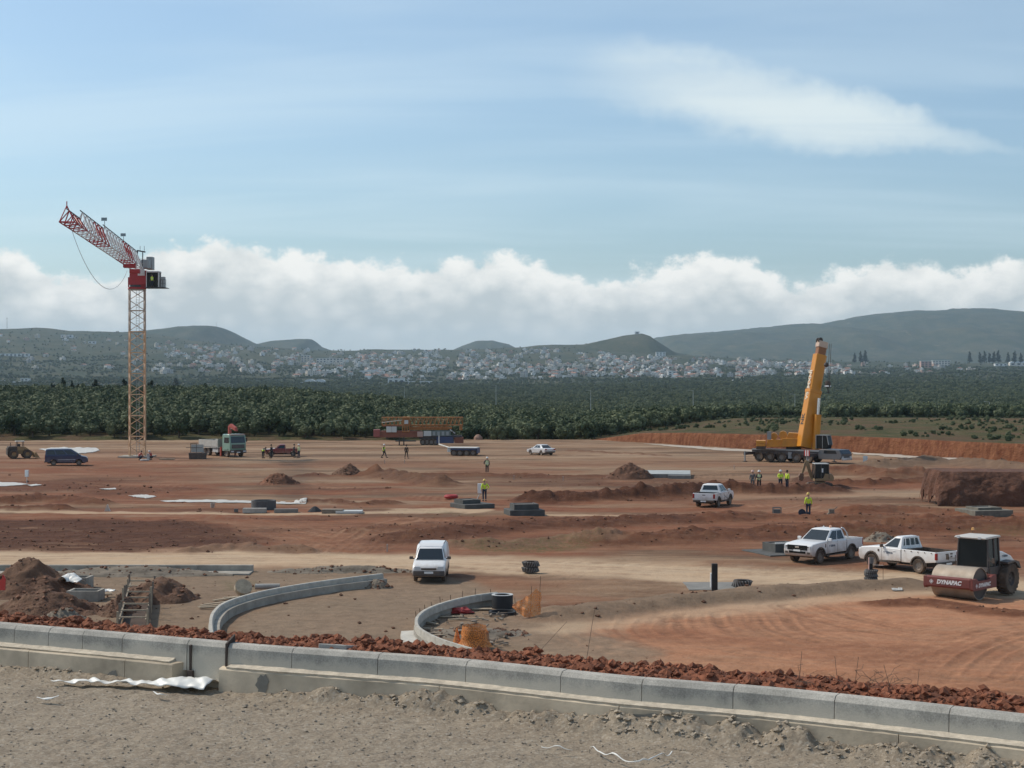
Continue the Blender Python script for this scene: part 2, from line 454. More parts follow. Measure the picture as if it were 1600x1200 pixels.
H = 0.10 * (fbm(GX / 6, GY / 6, 5, 31) - .5) * 2 + 0.03 * (fbm(GX / .9, GY / .9, 3, 41) - .5) * 2
big = fbm(GX / 16, GY / 9, 5, 51)
A['red'] += .55 * sstep(.5, .66, big) * sstep(702, 735, PY)
A['pale'] += .28 * sstep(.52, .68, fbm(GX / 20, GY / 5, 4, 61)) * sstep(745, 700, PY)
A['dark'] += .55 * sstep(740, 752, PY) * sstep(866, 856, PY) * sstep(.56, .66, fbm(GX / 14, GY / 6, 5, 75))
A['red'] += .75 * sstep(742, 760, PY) * sstep(900, 850, PY) * sstep(.36, .56, fbm(GX / 11, GY / 4, 5, 71))
A['red'] += .55 * sstep(380, 260, PX) * sstep(698, 715, PY) * sstep(800, 770, PY)
def zone(k, pts, amt, w=1.2): A[k] = np.maximum(A[k], amt * soft_poly(wx, wy, pts, w))
zone('red', [(-420, 806), (300, 808), (380, 822), (450, 842), (470, 862), (300, 864), (-420, 866)], 1.0)
zone('dark', [(-420, 810), (280, 812), (350, 824), (420, 846), (400, 856), (300, 860), (-420, 863)], .95)
zone('red', [(370, 806), (1700, 806), (2000, 845), (1250, 846), (1000, 852), (640, 858), (450, 860)], .85)
zone('ochre', [(870, 985), (1000, 958), (1200, 940), (1440, 926), (2000, 940), (2000, 1150), (1250, 1150), (860, 1040)], .75, 2.0)
zone('grey', [(325, 1000), (350, 965), (450, 938), (600, 903), (690, 897), (780, 925), (880, 960), (1000, 1015), (980, 1060), (600, 1060), (330, 1040)], .85, .8)
zone('grey', [(-420, 886), (340, 886), (600, 893), (560, 905), (400, 930), (320, 990), (-420, 1010)], .8, .8)
zone('dark', [(-420, 888), (560, 890), (400, 930), (320, 990), (-420, 1010)], .35, .8)
zone('grass', [(700, 850), (800, 848), (870, 843), (950, 846), (930, 858), (840, 862), (740, 860)], .8, .5)
zone('grass', [(1290, 838), (1340, 832), (1420, 838), (1380, 846), (1310, 846)], .35, .5)
zone('grass', [(1480, 830), (1700, 826), (1700, 840), (1520, 838)], .55, .5)
zone('grass', [(330, 912), (380, 905), (420, 908), (400, 925), (350, 925)], .5, .5)
def band(k, pts, hw, amt, ragged=True):
    hw = hw * 1.9
    d = poly_dist(wx if ragged else GX, wy if ragged else GY, gp(pts))
    A[k] = np.maximum(A[k], amt * sstep(hw * 1.4, hw * .5, d)); return d
ROAD = [(-420, 874), (0, 873), (400, 872), (700, 878), (900, 886), (1200, 897), (1430, 910), (1600, 920), (2000, 940)]
d = band('pale', ROAD, 2.1, 1.0)
for k in ('red', 'dark', 'grey'): A[k] *= 1 - .9 * sstep(5.5, 3.0, d)
H -= .06 * sstep(5.5, 3.0, d)
band('pale', [(1440, 915), (1300, 935), (1150, 945), (1000, 962), (900, 975)], 1.1, .6)
band('pale', [(-420, 799), (0, 799), (250, 801), (430, 803), (600, 801), (740, 797)], .55, .8)
band('pale', [(830, 806), (960, 806), (1110, 806)], .35, .75)
band('pale', [(640, 797), (700, 795), (735, 800)], .5, .8)
band('pale', [(1170, 775), (1300, 772), (1440, 770)], 2.5, .30)
band('grass', [(600, 797), (660, 798), (720, 803), (760, 806)], .35, .35)
band('dark', [(190, 770), (220, 765), (260, 764)], 2.0, .6)
lump = fbm(GX / .8, GY / .8, 4, 81); lump2 = fbm(GX / 2.2, GY / 2.2, 3, 91)
for pts, hw, hgt, r_, dk, gr, lm in WINDROWS:
    hw = hw * 1.35
    d = poly_dist(GX + (wx - GX) * .35, GY + (wy - GY) * .35, gp(pts), 6.0)
    m = sstep(hw * 1.25, 0.1, d)
    H += hgt * m * (1 + lm * 1.1 * (lump2 - .5) + lm * .8 * (lump - .5))
    e = sstep(hw * 1.35, hw * .7, d)
    for k, a in (('red', r_), ('dark', dk), ('grey', gr)): A[k] = np.maximum(A[k] * (1 - e * (k != 'red') * .5), a * e)
    A['pale'] *= 1 - e; A['grass'] *= 1 - .4 * e
TNOISE = fbm(GX / 4, GY / 4, 3, 101)
for pts in TRACKS:
    P = gp(pts)
    # smooth the curve and lay the two wheel lines
    Q = []
    for a_ in range(len(P) - 1):
        p0, p1, p2, p3 = P[max(a_ - 1, 0)], P[a_], P[a_ + 1], P[min(a_ + 2, len(P) - 1)]
        for t in np.linspace(0, 1, 4)[:-1]:
            Q.append(tuple(.5 * (2 * p1[i] + (p2[i] - p0[i]) * t + (2 * p0[i] - 5 * p1[i] + 4 * p2[i] - p3[i]) * t * t + (3 * p1[i] - p0[i] - 3 * p2[i] + p3[i]) * t ** 3) for i in (0, 1)))
    Q.append(P[-1])
    pd = poly_dist(GX, GY, Q, 3.0); d = np.abs(pd - .85)
    brk = .25 + .75 * sstep(.35, .6, TNOISE)
    w_ = sstep(.30, .10, d) * brk
    for off_, k_ in ((.25, .45), (1.35, .6), (1.9, .35)): w_ = np.maximum(w_, k_ * sstep(.20, .06, np.abs(pd - off_)) * brk)
    A['track'] = np.maximum(A['track'], w_); H -= .022 * w_
    H += .018 * sstep(.6, .4, d) * sstep(.25, .38, d)
H += .10 * (lump - .5) * np.clip(A['red'] * A['dark'], 0, 1) + .14 * (fbm(GX / 1.6, GY / .7, 4, 111) - .5) * A['red'] * sstep(800, 812, PY) * sstep(868, 858, PY)
H -= .35 * sstep(687, 684, PY)
def ground_z(x, y):
    """height of the finished site ground near a picture point on the level"""
    j = np.abs(cols - x).argmin(); i = np.abs(rows - y).argmin(); return float(H[i, j])
def gz(p):
    x, y = pix(p.x, p.y, 0.0); return ground_z(float(x), float(y))
def soil_material():
    m = bpy.data.materials.new('site_soil'); m.use_nodes = True; n, l = nodes(m); b = n['Principled BSDF']
    b.inputs['Roughness'].default_value = .95; b.inputs['Specular IOR Level'].default_value = .12
    g_ = n.new('ShaderNodeNewGeometry')
    def nz(scale, det=6, rg=.6, sx=1.0, sy=1.0):
        q = n.new('ShaderNodeMapping'); q.inputs['Scale'].default_value = (sx, sy, 1); l.new(g_.outputs['Position'], q.inputs[0])
        t = n.new('ShaderNodeTexNoise'); l.new(q.outputs[0], t.inputs['Vector']); t.inputs['Scale'].default_value = scale; t.inputs['Detail'].default_value = det; t.inputs['Roughness'].default_value = rg
        return t.outputs['Fac']
    def mp(v, a, b_, c_=0., d_=1.):
        q = n.new('ShaderNodeMapRange'); l.new(v, q.inputs[0])
        for i, w in enumerate((a, b_, c_, d_)): q.inputs[i + 1].default_value = w
        return q.outputs[0]
    def at(name): q = n.new('ShaderNodeAttribute'); q.attribute_name = name; return q.outputs['Fac']
    def mul(a, b_):
        q = n.new('ShaderNodeMath'); q.operation = 'MULTIPLY'; q.use_clamp = True; l.new(a, q.inputs[0])
        if isinstance(b_, float): q.inputs[1].default_value = b_
        else: l.new(b_, q.inputs[1])
        return q.outputs[0]
    def mx(f, a, b_):
        q = n.new('ShaderNodeMix'); q.data_type = 'RGBA'; l.new(f, q.inputs[0]) if not isinstance(f, float) else None
        if isinstance(f, float): q.inputs[0].default_value = f
        for i, w in ((6, a), (7, b_)):
            if isinstance(w, tuple): q.inputs[i].default_value = (*w, 1)
            else: l.new(w, q.inputs[i])
        return q.outputs[2]
    fine = nz(1.3, 9, .68, 1.0, 1.0); streak = nz(.5, 7, .62, .45, 1.6); patch = nz(.11, 6, .6)
    c = mx(mp(streak, .35, .68), (.300, .202, .128), (.185, .114, .070))
    c = mx(mp(patch, .42, .7, 0., .6), c, (.235, .122, .066))
    st2 = nz(.10, 6, .65, .30, 1.4)
    c = mx(mp(st2, .51, .57, 0., .72), c, (.110, .066, .042)); c = mx(mp(st2, .42, .36, 0., .5), c, (.34, .245, .165))
    c = mx(mul(at('ochre'), mp(streak, .25, .6, .5, 1.)), c, mx(mp(fine, .35, .65), (.55, .262, .142), (.40, .172, .090)))
    c = mx(mul(at('red'), mp(fine, .25, .55, .45, 1.)), c, mx(mp(streak, .35, .65), (.245, .100, .052), (.160, .058, .030)))
    c = mx(mul(at('dark'), mp(fine, .25, .5, .65, 1.)), c, mx(mp(streak, .35, .65), (.092, .038, .021), (.058, .024, .014)))
    c = mx(mul(at('grey'), mp(fine, .2, .5, .6, 1.)), c, mx(mp(fine, .35, .65), (.285, .212, .145), (.185, .135, .092)))
    c = mx(mul(at('pale'), mp(streak, .28, .6, .55, 1.)), c, mx(mp(streak, .35, .65), (.62, .475, .325), (.47, .33, .21)))
    c = mx(mul(at('track'), mp(fine, .3, .6, .12, .55)), c, mx(mp(patch, .45, .6), (.145, .070, .040), (.40, .245, .150)))
    c = mx(mul(at('grass'), mp(nz(3.5, 5, .7), .42, .6, .0, 1.)), c, (.075, .085, .030))
    sp_ = nz(4.5, 6, .75)
    c = mx(mp(sp_, .60, .70, 0., .40), c, (.42, .33, .25)); c = mx(mp(sp_, .40, .30, 0., .5), c, (.09, .045, .028))
    l.new(c, b.inputs['Base Color'])
    bp = n.new('ShaderNodeBump'); bp.inputs['Distance'].default_value = .09; l.new(nz(2.6, 10, .7), bp.inputs['Height']); l.new(bp.outputs[0], b.inputs['Normal'])
    return m
SOIL = soil_material()
ground = from_np('ground', np.stack([GX, GY, H], -1).reshape(-1, 3), grid_faces(*PX.shape), SOIL, attrs={k: np.clip(v, 0, 1) for k, v in A.items()})
tag(ground, 'flat red-brown earth of the building site', kind='structure')

# ------------------------------------------------------------------ country beyond the site
XC = [-700, 0, 250, 450, 600, 750, 900, 1000, 1150, 1300, 1600, 2300]
SL = {120: [0, 0, 0, 0, 0, 0, 0, 1.7, 2.1, 2.2, 2.2, 2.2], 170: [2.0, 2.0, 2.0, 1.7, .8, -1, -1.5, -.3, 1.6, 1.8, 1.6, 1], 230: [4.4, 4.4, 4.4, 3.8, 1.2, -2, -3, -3.5, -1.5, -1.5, -1.5, -1.5],
      330: [2.4, 2.4, 2.4, 1.4, -2, -5, -6, -6, -5.5, -5.5, -5.5, -5], 500: [-6, -6, -7, -8, -9, -9.5, -9.5, -9, -8.5, -8.5, -8.5, -8], 800: [-9, -9, -9, -10, -10, -10, -9, -8, -7, -6, -6, -6],
      1200: [-2, -2, -3, -4, -5, -5, -4, -2, 1, 3, 4, 4], 1600: [14, 14, 12, 8, 3, 2, 4, 6, 10, 15, 18, 18]}
def zy(d, y): return CAM_Z + (590 - y) * d / 1208.0
SL[2000] = [zy(2000, y) for y in (562, 562, 566, 574, 578, 579, 578, 578, 577, 576, 576, 576)]
SL[2500] = [zy(2500, y) for y in (532, 532, 543, 553, 556, 555, 553, 555, 560, 566, 568, 568)]
CREST = [(-700, 505), (-200, 510), (0, 513), (60, 512), (110, 517), (200, 518), (260, 524), (300, 531), (400, 540), (520, 547.5), (640, 547), (760, 544), (850, 540), (930, 536), (1000, 541), (1040, 549), (1100, 560), (1200, 569), (1600, 573), (2300, 573)]
cx_, cy_ = zip(*CREST)
SD = sorted(SL)
def base_d(x):  # where the level site ends
    yb = np.interp(x, [-700, 905, 940, 1000, 1100, 1180, 1290, 1400, 1500, 1600, 2300], [688, 688, 688, 691, 697.5, 702, 705, 710, 717, 722, 745])
    return CAM_Z / ((yb - 590) / F)
def zt(x, d):
    """height of the country at column x, d metres ahead"""
    x = np.asarray(x, float); d = np.asarray(d, float) / KD
    stack = [np.interp(x, XC, SL[k]) for k in SD] + [zy(3000, np.interp(x, cx_, cy_)), zy(3700, np.interp(x, cx_, cy_) + 26), np.full(x.shape, -20.0), np.full(x.shape, -20.0)]
    DD = np.log(np.array(SD + [3000, 3700, 5200, 16000], float)); ld = np.log(np.clip(d, 100, 15000))
    z = np.zeros(np.broadcast(x, d).shape)
    for i in range(len(DD) - 1):
        t = np.clip((ld - DD[i]) / (DD[i + 1] - DD[i]), 0, 1)
        k = (ld >= DD[i]) & (ld <= DD[i + 1])
        z = np.where(k, stack[i] * (1 - t) + stack[i + 1] * t, z)
    z = np.where(ld < DD[0], stack[0], z)
    Xw = (x - 800) / 1208.0 * d
    z = z + np.clip((d - 130) / 900, 0, 1) * (fbm(Xw / 130, d / 130, 4, 201) - .5) * np.interp(d, [130, 800, 2000, 3000], [2, 5, 16, 14])
    return z
tc_ = np.arange(-700, 2301, 9.0)
tr = np.concatenate([[0, 0.05, .25, .5, .75, 1.0, 1.6, 3.0], np.geomspace(5, 6400, 220), [7500, 9000, 12000, 15500]])
TX, TT = np.meshgrid(tc_, tr)
TD = base_d(TX) + TT
right = sstep(905, 935, TX)
TZ = zt(TX, TD)
face = sstep(-.05, 1.05, TT + .5 * (fbm((TX - 800) / F * TD / .9, TT * .7, 4, 211) - .5))
TZ = np.where(TT < 3, TZ * (face * right + (1 - right) * np.clip(TT / 3, 0, 1)), TZ) 
TZ = np.where((TT < 1.4) & (TT > .04), TZ + right * .0, TZ)
TW = (TX - 800) / F * TD
TZ[0] = -.6
bankm = right * sstep(2.2, 1.0, TT) 
def land_material():
    m = bpy.data.materials.new('country'); m.use_nodes = True; n, l = nodes(m); b = n['Principled BSDF']; b.inputs['Roughness'].default_value = .95; b.inputs['Specular IOR Level'].default_value = .1
    g_ = n.new('ShaderNodeNewGeometry')
    def nz(scale, det=6, rg=.6, s=(1, 1, 1)):
        q = n.new('ShaderNodeMapping'); q.inputs['Scale'].default_value = s; l.new(g_.outputs['Position'], q.inputs[0])
        t = n.new('ShaderNodeTexNoise'); l.new(q.outputs[0], t.inputs['Vector']); t.inputs['Scale'].default_value = scale; t.inputs['Detail'].default_value = det; t.inputs['Roughness'].default_value = rg; return t.outputs['Fac']
    def mp(v, a, b_, c_=0., d_=1.):
        q = n.new('ShaderNodeMapRange'); l.new(v, q.inputs[0])
        for i, w in enumerate((a, b_, c_, d_)): q.inputs[i + 1].default_value = w
        return q.outputs[0]
    def at(name): q = n.new('ShaderNodeAttribute'); q.attribute_name = name; return q.outputs['Fac']
    def mx(f, a, b_):
        q = n.new('ShaderNodeMix'); q.data_type = 'RGBA'; l.new(f, q.inputs[0])
        for i, w in ((6, a), (7, b_)):
            if isinstance(w, tuple): q.inputs[i].default_value = (*w, 1)
            else: l.new(w, q.inputs[i])
        return q.outputs[2]
    c = mx(mp(nz(.010, 7, .62, (1, .45, 1)), .40, .62), (.040, .052, .026), (.085, .082, .046))
    c = mx(mp(nz(.022, 6, .7, (1, .4, 1)), .60, .70, 0., .7), c, (.20, .165, .11))
    c = mx(mp(nz(.10, 5, .7), .50, .62, 0., .75), c, (.026, .036, .018))
    gr = mx(mp(nz(.35, 7, .7, (1, .5, 1)), .38, .62), (.145, .115, .055), (.070, .078, .032)); gr = mx(mp(nz(.12, 6, .65, (1, .6, 1)), .48, .60, 0., .85), gr, (.16, .095, .058))
    c = mx(at('meadow'), c, gr)
    rd = mx(mp(nz(1.1, 7, .65, (1.6, 1, .25)), .35, .65), (.33, .145, .075), (.19, .070, .038))
    c = mx(at('bank'), c, rd)
    l.new(c, b.inputs['Base Color'])
    bp = n.new('ShaderNodeBump'); bp.inputs['Distance'].default_value = 1.5; l.new(nz(.25, 8, .75), bp.inputs['Height']); l.new(bp.outputs[0], b.inputs['Normal'])
    return m
LAND = land_material()
meadow = sstep(1.0, 2.0, TT) * sstep(200 * KD, 165 * KD, TD) * sstep(930, 1080, TX) + sstep(900, 930, TX) * sstep(1.0, 2.0, TT) * sstep(60, 25, TT) * .5
meadow = np.maximum(np.clip(meadow, 0, 1), (1 - right) * sstep(22, 6, TT) * .9)
terrain = from_np('terrain', np.stack([TW, TD, TZ], -1).reshape(-1, 3), grid_faces(*TX.shape), LAND, attrs={'bank': bankm, 'meadow': meadow})
tag(terrain, 'wide valley of olive groves rising to the town', kind='structure')

def hill(name, label, d, ridge, front, seed, rough=10., flank=.8):
    """a hill with its ridge line d metres ahead"""
    rx, ry = zip(*ridge); x = np.arange(min(rx), max(rx) + .1, 3.0)
    d0 = d; d = d * KD; front = front * KD
    D = np.concatenate([np.linspace(d - front, d, 40), np.linspace(d, d + front * flank, 16)[1:]])
    HX, HD = np.meshgrid(x, D)
    top_ = zy(d0, np.interp(HX, rx, ry)); base = -25.0
    t = np.where(HD <= d, (HD - (d - front)) / front, 1 - (HD - d) / (front * flank)); t = np.clip(t, 0, 1)
    prof_ = np.sin(t * math.pi / 2) ** 1.25
    Xw = (HX - 800) / F * d
    gul = fbm(Xw / 260, HD / 500, 5, seed) - .5
    z = base + (top_ - base) * prof_ + gul * rough * 6 * np.sin(t * math.pi) * (t < .999) + (fbm(Xw / 60, HD / 60, 4, seed + 3) - .5) * rough * np.clip(t * 1.2, 0, 1)
    o = from_np(name, np.stack([Xw, HD, z], -1).reshape(-1, 3), grid_faces(*HX.shape), LAND)
    return tag(o, label, kind='structure')
hill('hill', 'long blue-grey mountain rising at the right behind the town', 5200, [(960, 562), (1000, 545), (1020, 529), (1060, 524), (1120, 520), (1180, 514), (1230, 508), (1262, 511), (1300, 503), (1340, 495), (1400, 489), (1440, 487), (1490, 487), (1540, 491), (1600, 495), (1750, 505), (2000, 530), (2300, 560)], 2300, 301, 14)
hill('hill', 'flat-topped hill with a steep right edge behind the tower crane', 3900, [(100, 560), (180, 531), (230, 517), (290, 512), (335, 510), (347, 512), (366, 522), (386, 533), (420, 546), (470, 562)], 900, 311, 6)
hill('hill', 'small table hill with a cliff edge left of the valley gap', 4300, [(360, 556), (395, 540), (430, 533), (468, 530), (487, 530), (500, 541), (522, 549), (545, 560)], 700, 321, 5)
hill('hill', 'low rounded far hill above the middle of the town', 4600, [(690, 556), (722, 541), (745, 533), (770, 532), (795, 538), (806, 544), (850, 556)], 700, 331, 5)
hill('hill', 'green terraced knoll with a chapel on its top above the town', 2800, [(850, 556), (900, 541), (940, 532), (975, 524), (1000, 521.5), (1012, 525), (1026, 535), (1046, 548), (1075, 557), (1120, 568)], 420, 341, 4)

# ------------------------------------------------------------------ olive trees
def leafm(name, c1, c2):
    m = bpy.data.materials.new(name); m.use_nodes = True; n, l = nodes(m); b = n['Principled BSDF']; b.inputs['Roughness'].default_value = .75; b.inputs['Specular IOR Level'].default_value = .2
    oi = n.new('ShaderNodeObjectInfo'); g_ = n.new('ShaderNodeNewGeometry'); t = n.new('ShaderNodeTexNoise'); l.new(g_.outputs['Position'], t.inputs['Vector']); t.inputs['Scale'].default_value = .9; t.inputs['Detail'].default_value = 3
    a = n.new('ShaderNodeMath'); a.operation = 'ADD'; l.new(oi.outputs['Random'], a.inputs[0]); l.new(t.outputs['Fac'], a.inputs[1])
    r_ = n.new('ShaderNodeMapRange'); l.new(a.outputs[0], r_.inputs[0]); r_.inputs[1].default_value = .45; r_.inputs[2].default_value = 1.5
    q = n.new('ShaderNodeMix'); q.data_type = 'RGBA'; l.new(r_.outputs[0], q.inputs[0]); q.inputs[6].default_value = (*c1, 1); q.inputs[7].default_value = (*c2, 1)
    l.new(q.outputs[2], b.inputs['Base Color']); return m
OLIVE = leafm('olive_leaves', (.040, .062, .028), (.145, .165, .085))
PINE = leafm('pine_needles', (.018, .030, .016), (.034, .048, .024))
BARK = mat('bark', (.11, .085, .062), .95, var=.4, vscale=8)
def crown_mesh(name, seed, w=2.4, h=3.4, n=620, leaf=.34, lobes=9, cone=False, z0=1.0):
    rs = np.random.RandomState(seed); v = []; f = []
    C = []
    for i in range(lobes):
        if cone: t = (i + .5) / lobes; C.append((rs.normal(0, .12 * w), rs.normal(0, .12 * w), z0 + h * t, w * (1.02 - t) * .85 + .12, h / lobes * .95))
        else:
            a = rs.rand() * 6.28; rr = w * .62 * math.sqrt(rs.rand()); C.append((rr * math.cos(a), rr * math.sin(a), z0 + h * (.30 + .52 * rs.rand()), w * (.34 + .2 * rs.rand()), h * (.22 + .12 * rs.rand())))
    bm = bmesh.new()
    for (cx0, cy0, cz0, r1, r2) in C:   # dense inside of each bough
        r_ = bmesh.ops.create_icosphere(bm, subdivisions=1, radius=1.0)
        for q in r_['verts']: k = .78 * (.8 + .35 * rs.rand()); q.co = Vector((cx0 + q.co.x * r1 * k, cy0 + q.co.y * r1 * k, cz0 + q.co.z * r2 * k))
    for q in bm.verts: q.index = len(v); v.append(tuple(q.co))
    bm.verts.index_update()
    f = [[q.index for q in p.verts] for p in bm.faces]; bm.free()
    for i in range(n):                  # sprays of leaves
        cx0, cy0, cz0, r1, r2 = C[rs.randint(len(C))]
        dv = rs.normal(size=3); dv /= np.linalg.norm(dv); rad = .72 + .42 * rs.rand()
        p = np.array((cx0, cy0, cz0)) + dv * np.array((r1, r1, r2)) * rad
        nn = dv + rs.normal(0, .55, 3); nn /= np.linalg.norm(nn); a = np.cross(nn, rs.normal(size=3)); a /= np.linalg.norm(a); b_ = np.cross(nn, a); s = leaf * (.6 + .8 * rs.rand())
        k = len(v); v += [tuple(p - a * s), tuple(p + b_ * s * .45 + nn * s * .1), tuple(p + a * s), tuple(p - b_ * s * .45)]; f.append([k, k + 1, k + 2, k + 3])
    me = bpy.data.meshes.new(name); me.from_pydata(v, [], f); me.materials.append(PINE if cone else OLIVE); me.update(); return me
def trunk_mesh(name, seed, h=1.7, r=.2):
    rs = random.Random(seed); m = MB(); p = Vector((0, 0, -.3)); q = Vector((rs.uniform(-.15, .15), rs.uniform(-.15, .15), h * .6))
    m.tube(p, q, r, 7, r * .75)
    for i in range(4):
        a = i * 1.57 + rs.random(); e = q + Vector((math.cos(a) * .7, math.sin(a) * .7, h * (.55 + .4 * rs.random()))); m.tube(q - Vector((0, 0, .1)), e, r * .55, 5, r * .22)
        e2 = e + Vector((math.cos(a + .5) * .5, math.sin(a + .5) * .5, h * .4)); m.tube(e, e2, r * .22, 4, r * .1)
    return m.mesh(name, BARK)
CROWNS = [crown_mesh('crown', 400 + i, 2.2 + .16 * i, 3.4 + .18 * (i % 3), 640, .33, z0=.25) for i in range(6)]
TRUNKS = [trunk_mesh('trunk', 50 + i) for i in range(3)]
rs = np.random.RandomState(77)
cand = []
rowd = base_d(0.) + 2.0; r0 = rowd
while rowd < 330 * KD:
    half = 1600 / F * rowd / 2 * 1.42; sx = 3.5 + (rowd - r0) * .006
    for X in np.arange(-half, half, sx):
        Xj = X + rs.normal(0, .7); Dj = rowd + rs.normal(0, .6); xp = 800 + F * Xj / Dj
        if not (-340 < xp < 1960): continue
        lim = base_d(xp) + 2.2
        if xp > 900: lim = max(lim, np.interp(xp, [900, 930, 1000, 1060, 1150, 1700], [278, 288, 302, 330, 425, 425]))
        if Dj < lim or (xp > 1050 and rs.rand() < .3) or rs.rand() < .06: continue
        cand.append((Dj, Xj, xp))
    rowd += 3.9 + (rowd - r0) * .010
cand.sort()
near = [c_ for c_ in cand if -120 < c_[2] < 1720][:300]
nearset = set(near); far = [c_ for c_ in cand if c_ not in nearset]
for i, (D_, X_, xp) in enumerate(near):
    s = .56 + .34 * rs.rand() + (.15 if rs.rand() < .12 else 0); z = float(zt(xp, D_)) - .1
    o = empty('olive_tree', (X_, D_, z), rs.rand() * 6.28); o.scale = (s * (1 + .15 * rs.rand()), s, s * (.9 + .25 * rs.rand()))
    front = D_ < base_d(xp) + 12
    lab = 'dark dense olive tree in the front row of the grove at the site edge' if front else 'dark olive tree standing back in the grove behind the site'
    tag(o, lab, 'olive tree', 'olive trees at the edge of the site' if front else 'olive trees back in the grove')
    link(bpy.data.objects.new('crown', CROWNS[i % 6]), o); link(bpy.data.objects.new('trunk', TRUNKS[i % 3]), o)
# the rest of the groves: nobody could count them
fd_ = KD * 330 * (2100 / 330) ** (rs.rand(44000) ** .72); fx_ = rs.uniform(-350, 1950, 44000); fX_ = (fx_ - 800) / F * fd_
keep = ~((fd_ > 1300 * KD) & (fbm(fX_ / 120, fd_ / 120, 3, 221) < .46) & (rs.rand(44000) < .8))
far += list(zip(fd_[keep], fX_[keep], fx_[keep]))
for k in range(2200):   # trees between the houses and on the slopes
    D_ = KD * rs.uniform(1500, 2950); xp = rs.uniform(-250, 1850); far.append((D_, (xp - 800) / F * D_, xp))
for k in range(2600):    # scrub on the meadow and bank
    xp = rs.uniform(940, 1950); D_ = rs.uniform(base_d(xp) + 8, 205 * KD)
    if vnoise(xp / 40., D_ / 15., 231) > .5: far.append((-D_, (xp - 800) / F * D_, xp))
FA = np.array(far); bush = FA[:, 0] < 0; FD = np.abs(FA[:, 0])
fz = zt(FA[:, 2], FD) - .15
fv = np.stack([FA[:, 1], FD, fz], -1)
pts_me = bpy.data.meshes.new('grove_points'); pts_me.vertices.add(len(fv)); pts_me.vertices.foreach_set('co', fv.astype(np.float32).ravel())
sc_ = np.where(bush, .07 + .16 * rs.rand(len(fv)) ** 1.5, (.62 + .42 * rs.rand(len(fv))) * np.interp(FD / KD, [0, 500, 1500, 3000], [1, 1.05, 1.35, 1.5]))
for an, av in (('tscale', sc_), ('trot', rs.rand(len(fv)) * 6.28), ('tkind', rs.randint(0, 6, len(fv)).astype(float))):
    a_ = pts_me.attributes.new(an, 'FLOAT', 'POINT'); a_.data.foreach_set('value', av.astype(np.float32))
grove = link(bpy.data.objects.new('olive_grove', pts_me))
tag(grove, 'far olive groves covering the valley up to the town', 'olive grove', kind='stuff')
crown_objs = []
for m_ in CROWNS: crown_objs.append(next(o for o in bpy.data.objects if o.data == m_))
ng = bpy.data.node_groups.new('grove', 'GeometryNodeTree')
ng.interface.new_socket('Geometry', in_out='INPUT', socket_type='NodeSocketGeometry'); ng.interface.new_socket('Geometry', in_out='OUTPUT', socket_type='NodeSocketGeometry')
gi = ng.nodes.new('NodeGroupInput'); go = ng.nodes.new('NodeGroupOutput'); jn = ng.nodes.new('GeometryNodeJoinGeometry')
mtp = ng.nodes.new('GeometryNodeMeshToPoints'); ng.links.new(gi.outputs[0], mtp.inputs[0])
def named(n_):
    q = ng.nodes.new('GeometryNodeInputNamedAttribute'); q.data_type = 'FLOAT'; q.inputs[0].default_value = n_; return q.outputs[0]
tk, ts, trr = named('tkind'), named('tscale'), named('trot')
cr = ng.nodes.new('ShaderNodeCombineXYZ'); ng.links.new(trr, cr.inputs[2])
for i, co in enumerate(crown_objs):
    oi = ng.nodes.new('GeometryNodeObjectInfo'); oi.inputs[0].default_value = co; oi.transform_space = 'ORIGINAL'
    cm = ng.nodes.new('FunctionNodeCompare'); cm.data_type = 'FLOAT'; cm.operation = 'EQUAL'; ng.links.new(tk, cm.inputs[0]); cm.inputs[1].default_value = float(i); cm.inputs[12].default_value = .1
    ip = ng.nodes.new('GeometryNodeInstanceOnPoints'); ng.links.new(mtp.outputs[0], ip.inputs['Points']); ng.links.new(cm.outputs[0], ip.inputs['Selection']); ng.links.new(oi.outputs['Geometry'], ip.inputs['Instance'])
    ng.links.new(cr.outputs[0], ip.inputs['Rotation']); ng.links.new(ts, ip.inputs['Scale']); ng.links.new(ip.outputs[0], jn.inputs[0])
ng.links.new(jn.outputs[0], go.inputs[0])
md = grove.modifiers.new('grove', 'NODES'); md.node_group = ng
# pines on the skyline of the grove and far right
PCROWN = [crown_mesh('crown', 500 + i, 1.7, 5.2, 420, .36, 7, True, .8) for i in range(3)]
PTR = trunk_mesh('trunk', 90, 3.0, .2)
def pine(x, ytop, ybase, d, label, wide=1.0, grp=None, kid=0):
    d = d * KD
    p = PD(x, ybase, d); hgt = (ybase - ytop) / F * d
    o = empty('pine_tree', p, x); s = hgt / 6.0; o.scale = (s * wide, s * wide, s)
    tag(o, label, 'pine tree', grp); link(bpy.data.objects.new('crown', PCROWN[kid % 3]), o); link(bpy.data.objects.new('trunk', PTR), o)
for i, (x, yt, yb, w_, lb) in enumerate([(99, 592, 624, .95, 'tallest slim dark pine at the left of the skyline trees'), (113, 597, 624, .9, 'dark pine second from the left on the grove skyline'), (82, 600, 624, 1.0, 'leftmost small dark pine on the grove skyline'), (148, 595, 626, 1.6, 'broad dark conical pine standing alone on the grove skyline'),
        (193, 594, 624, 1.3, 'dark pine just left of the tower crane mast'), (236, 596, 624, 1.2, 'dark pine just right of the tower crane mast'), (321, 600, 624, 1.3, 'small dark pine right of the crane on the grove skyline'), (122, 601, 624, 1.2, 'squat dark pine right of the tallest skyline pine')]):
    pine(x, yt, yb, 236, lb, w_, None, i)
pine(274, 591, 604, 900, 'round dark tree alone in the far fields right of the crane mast', 1.9)
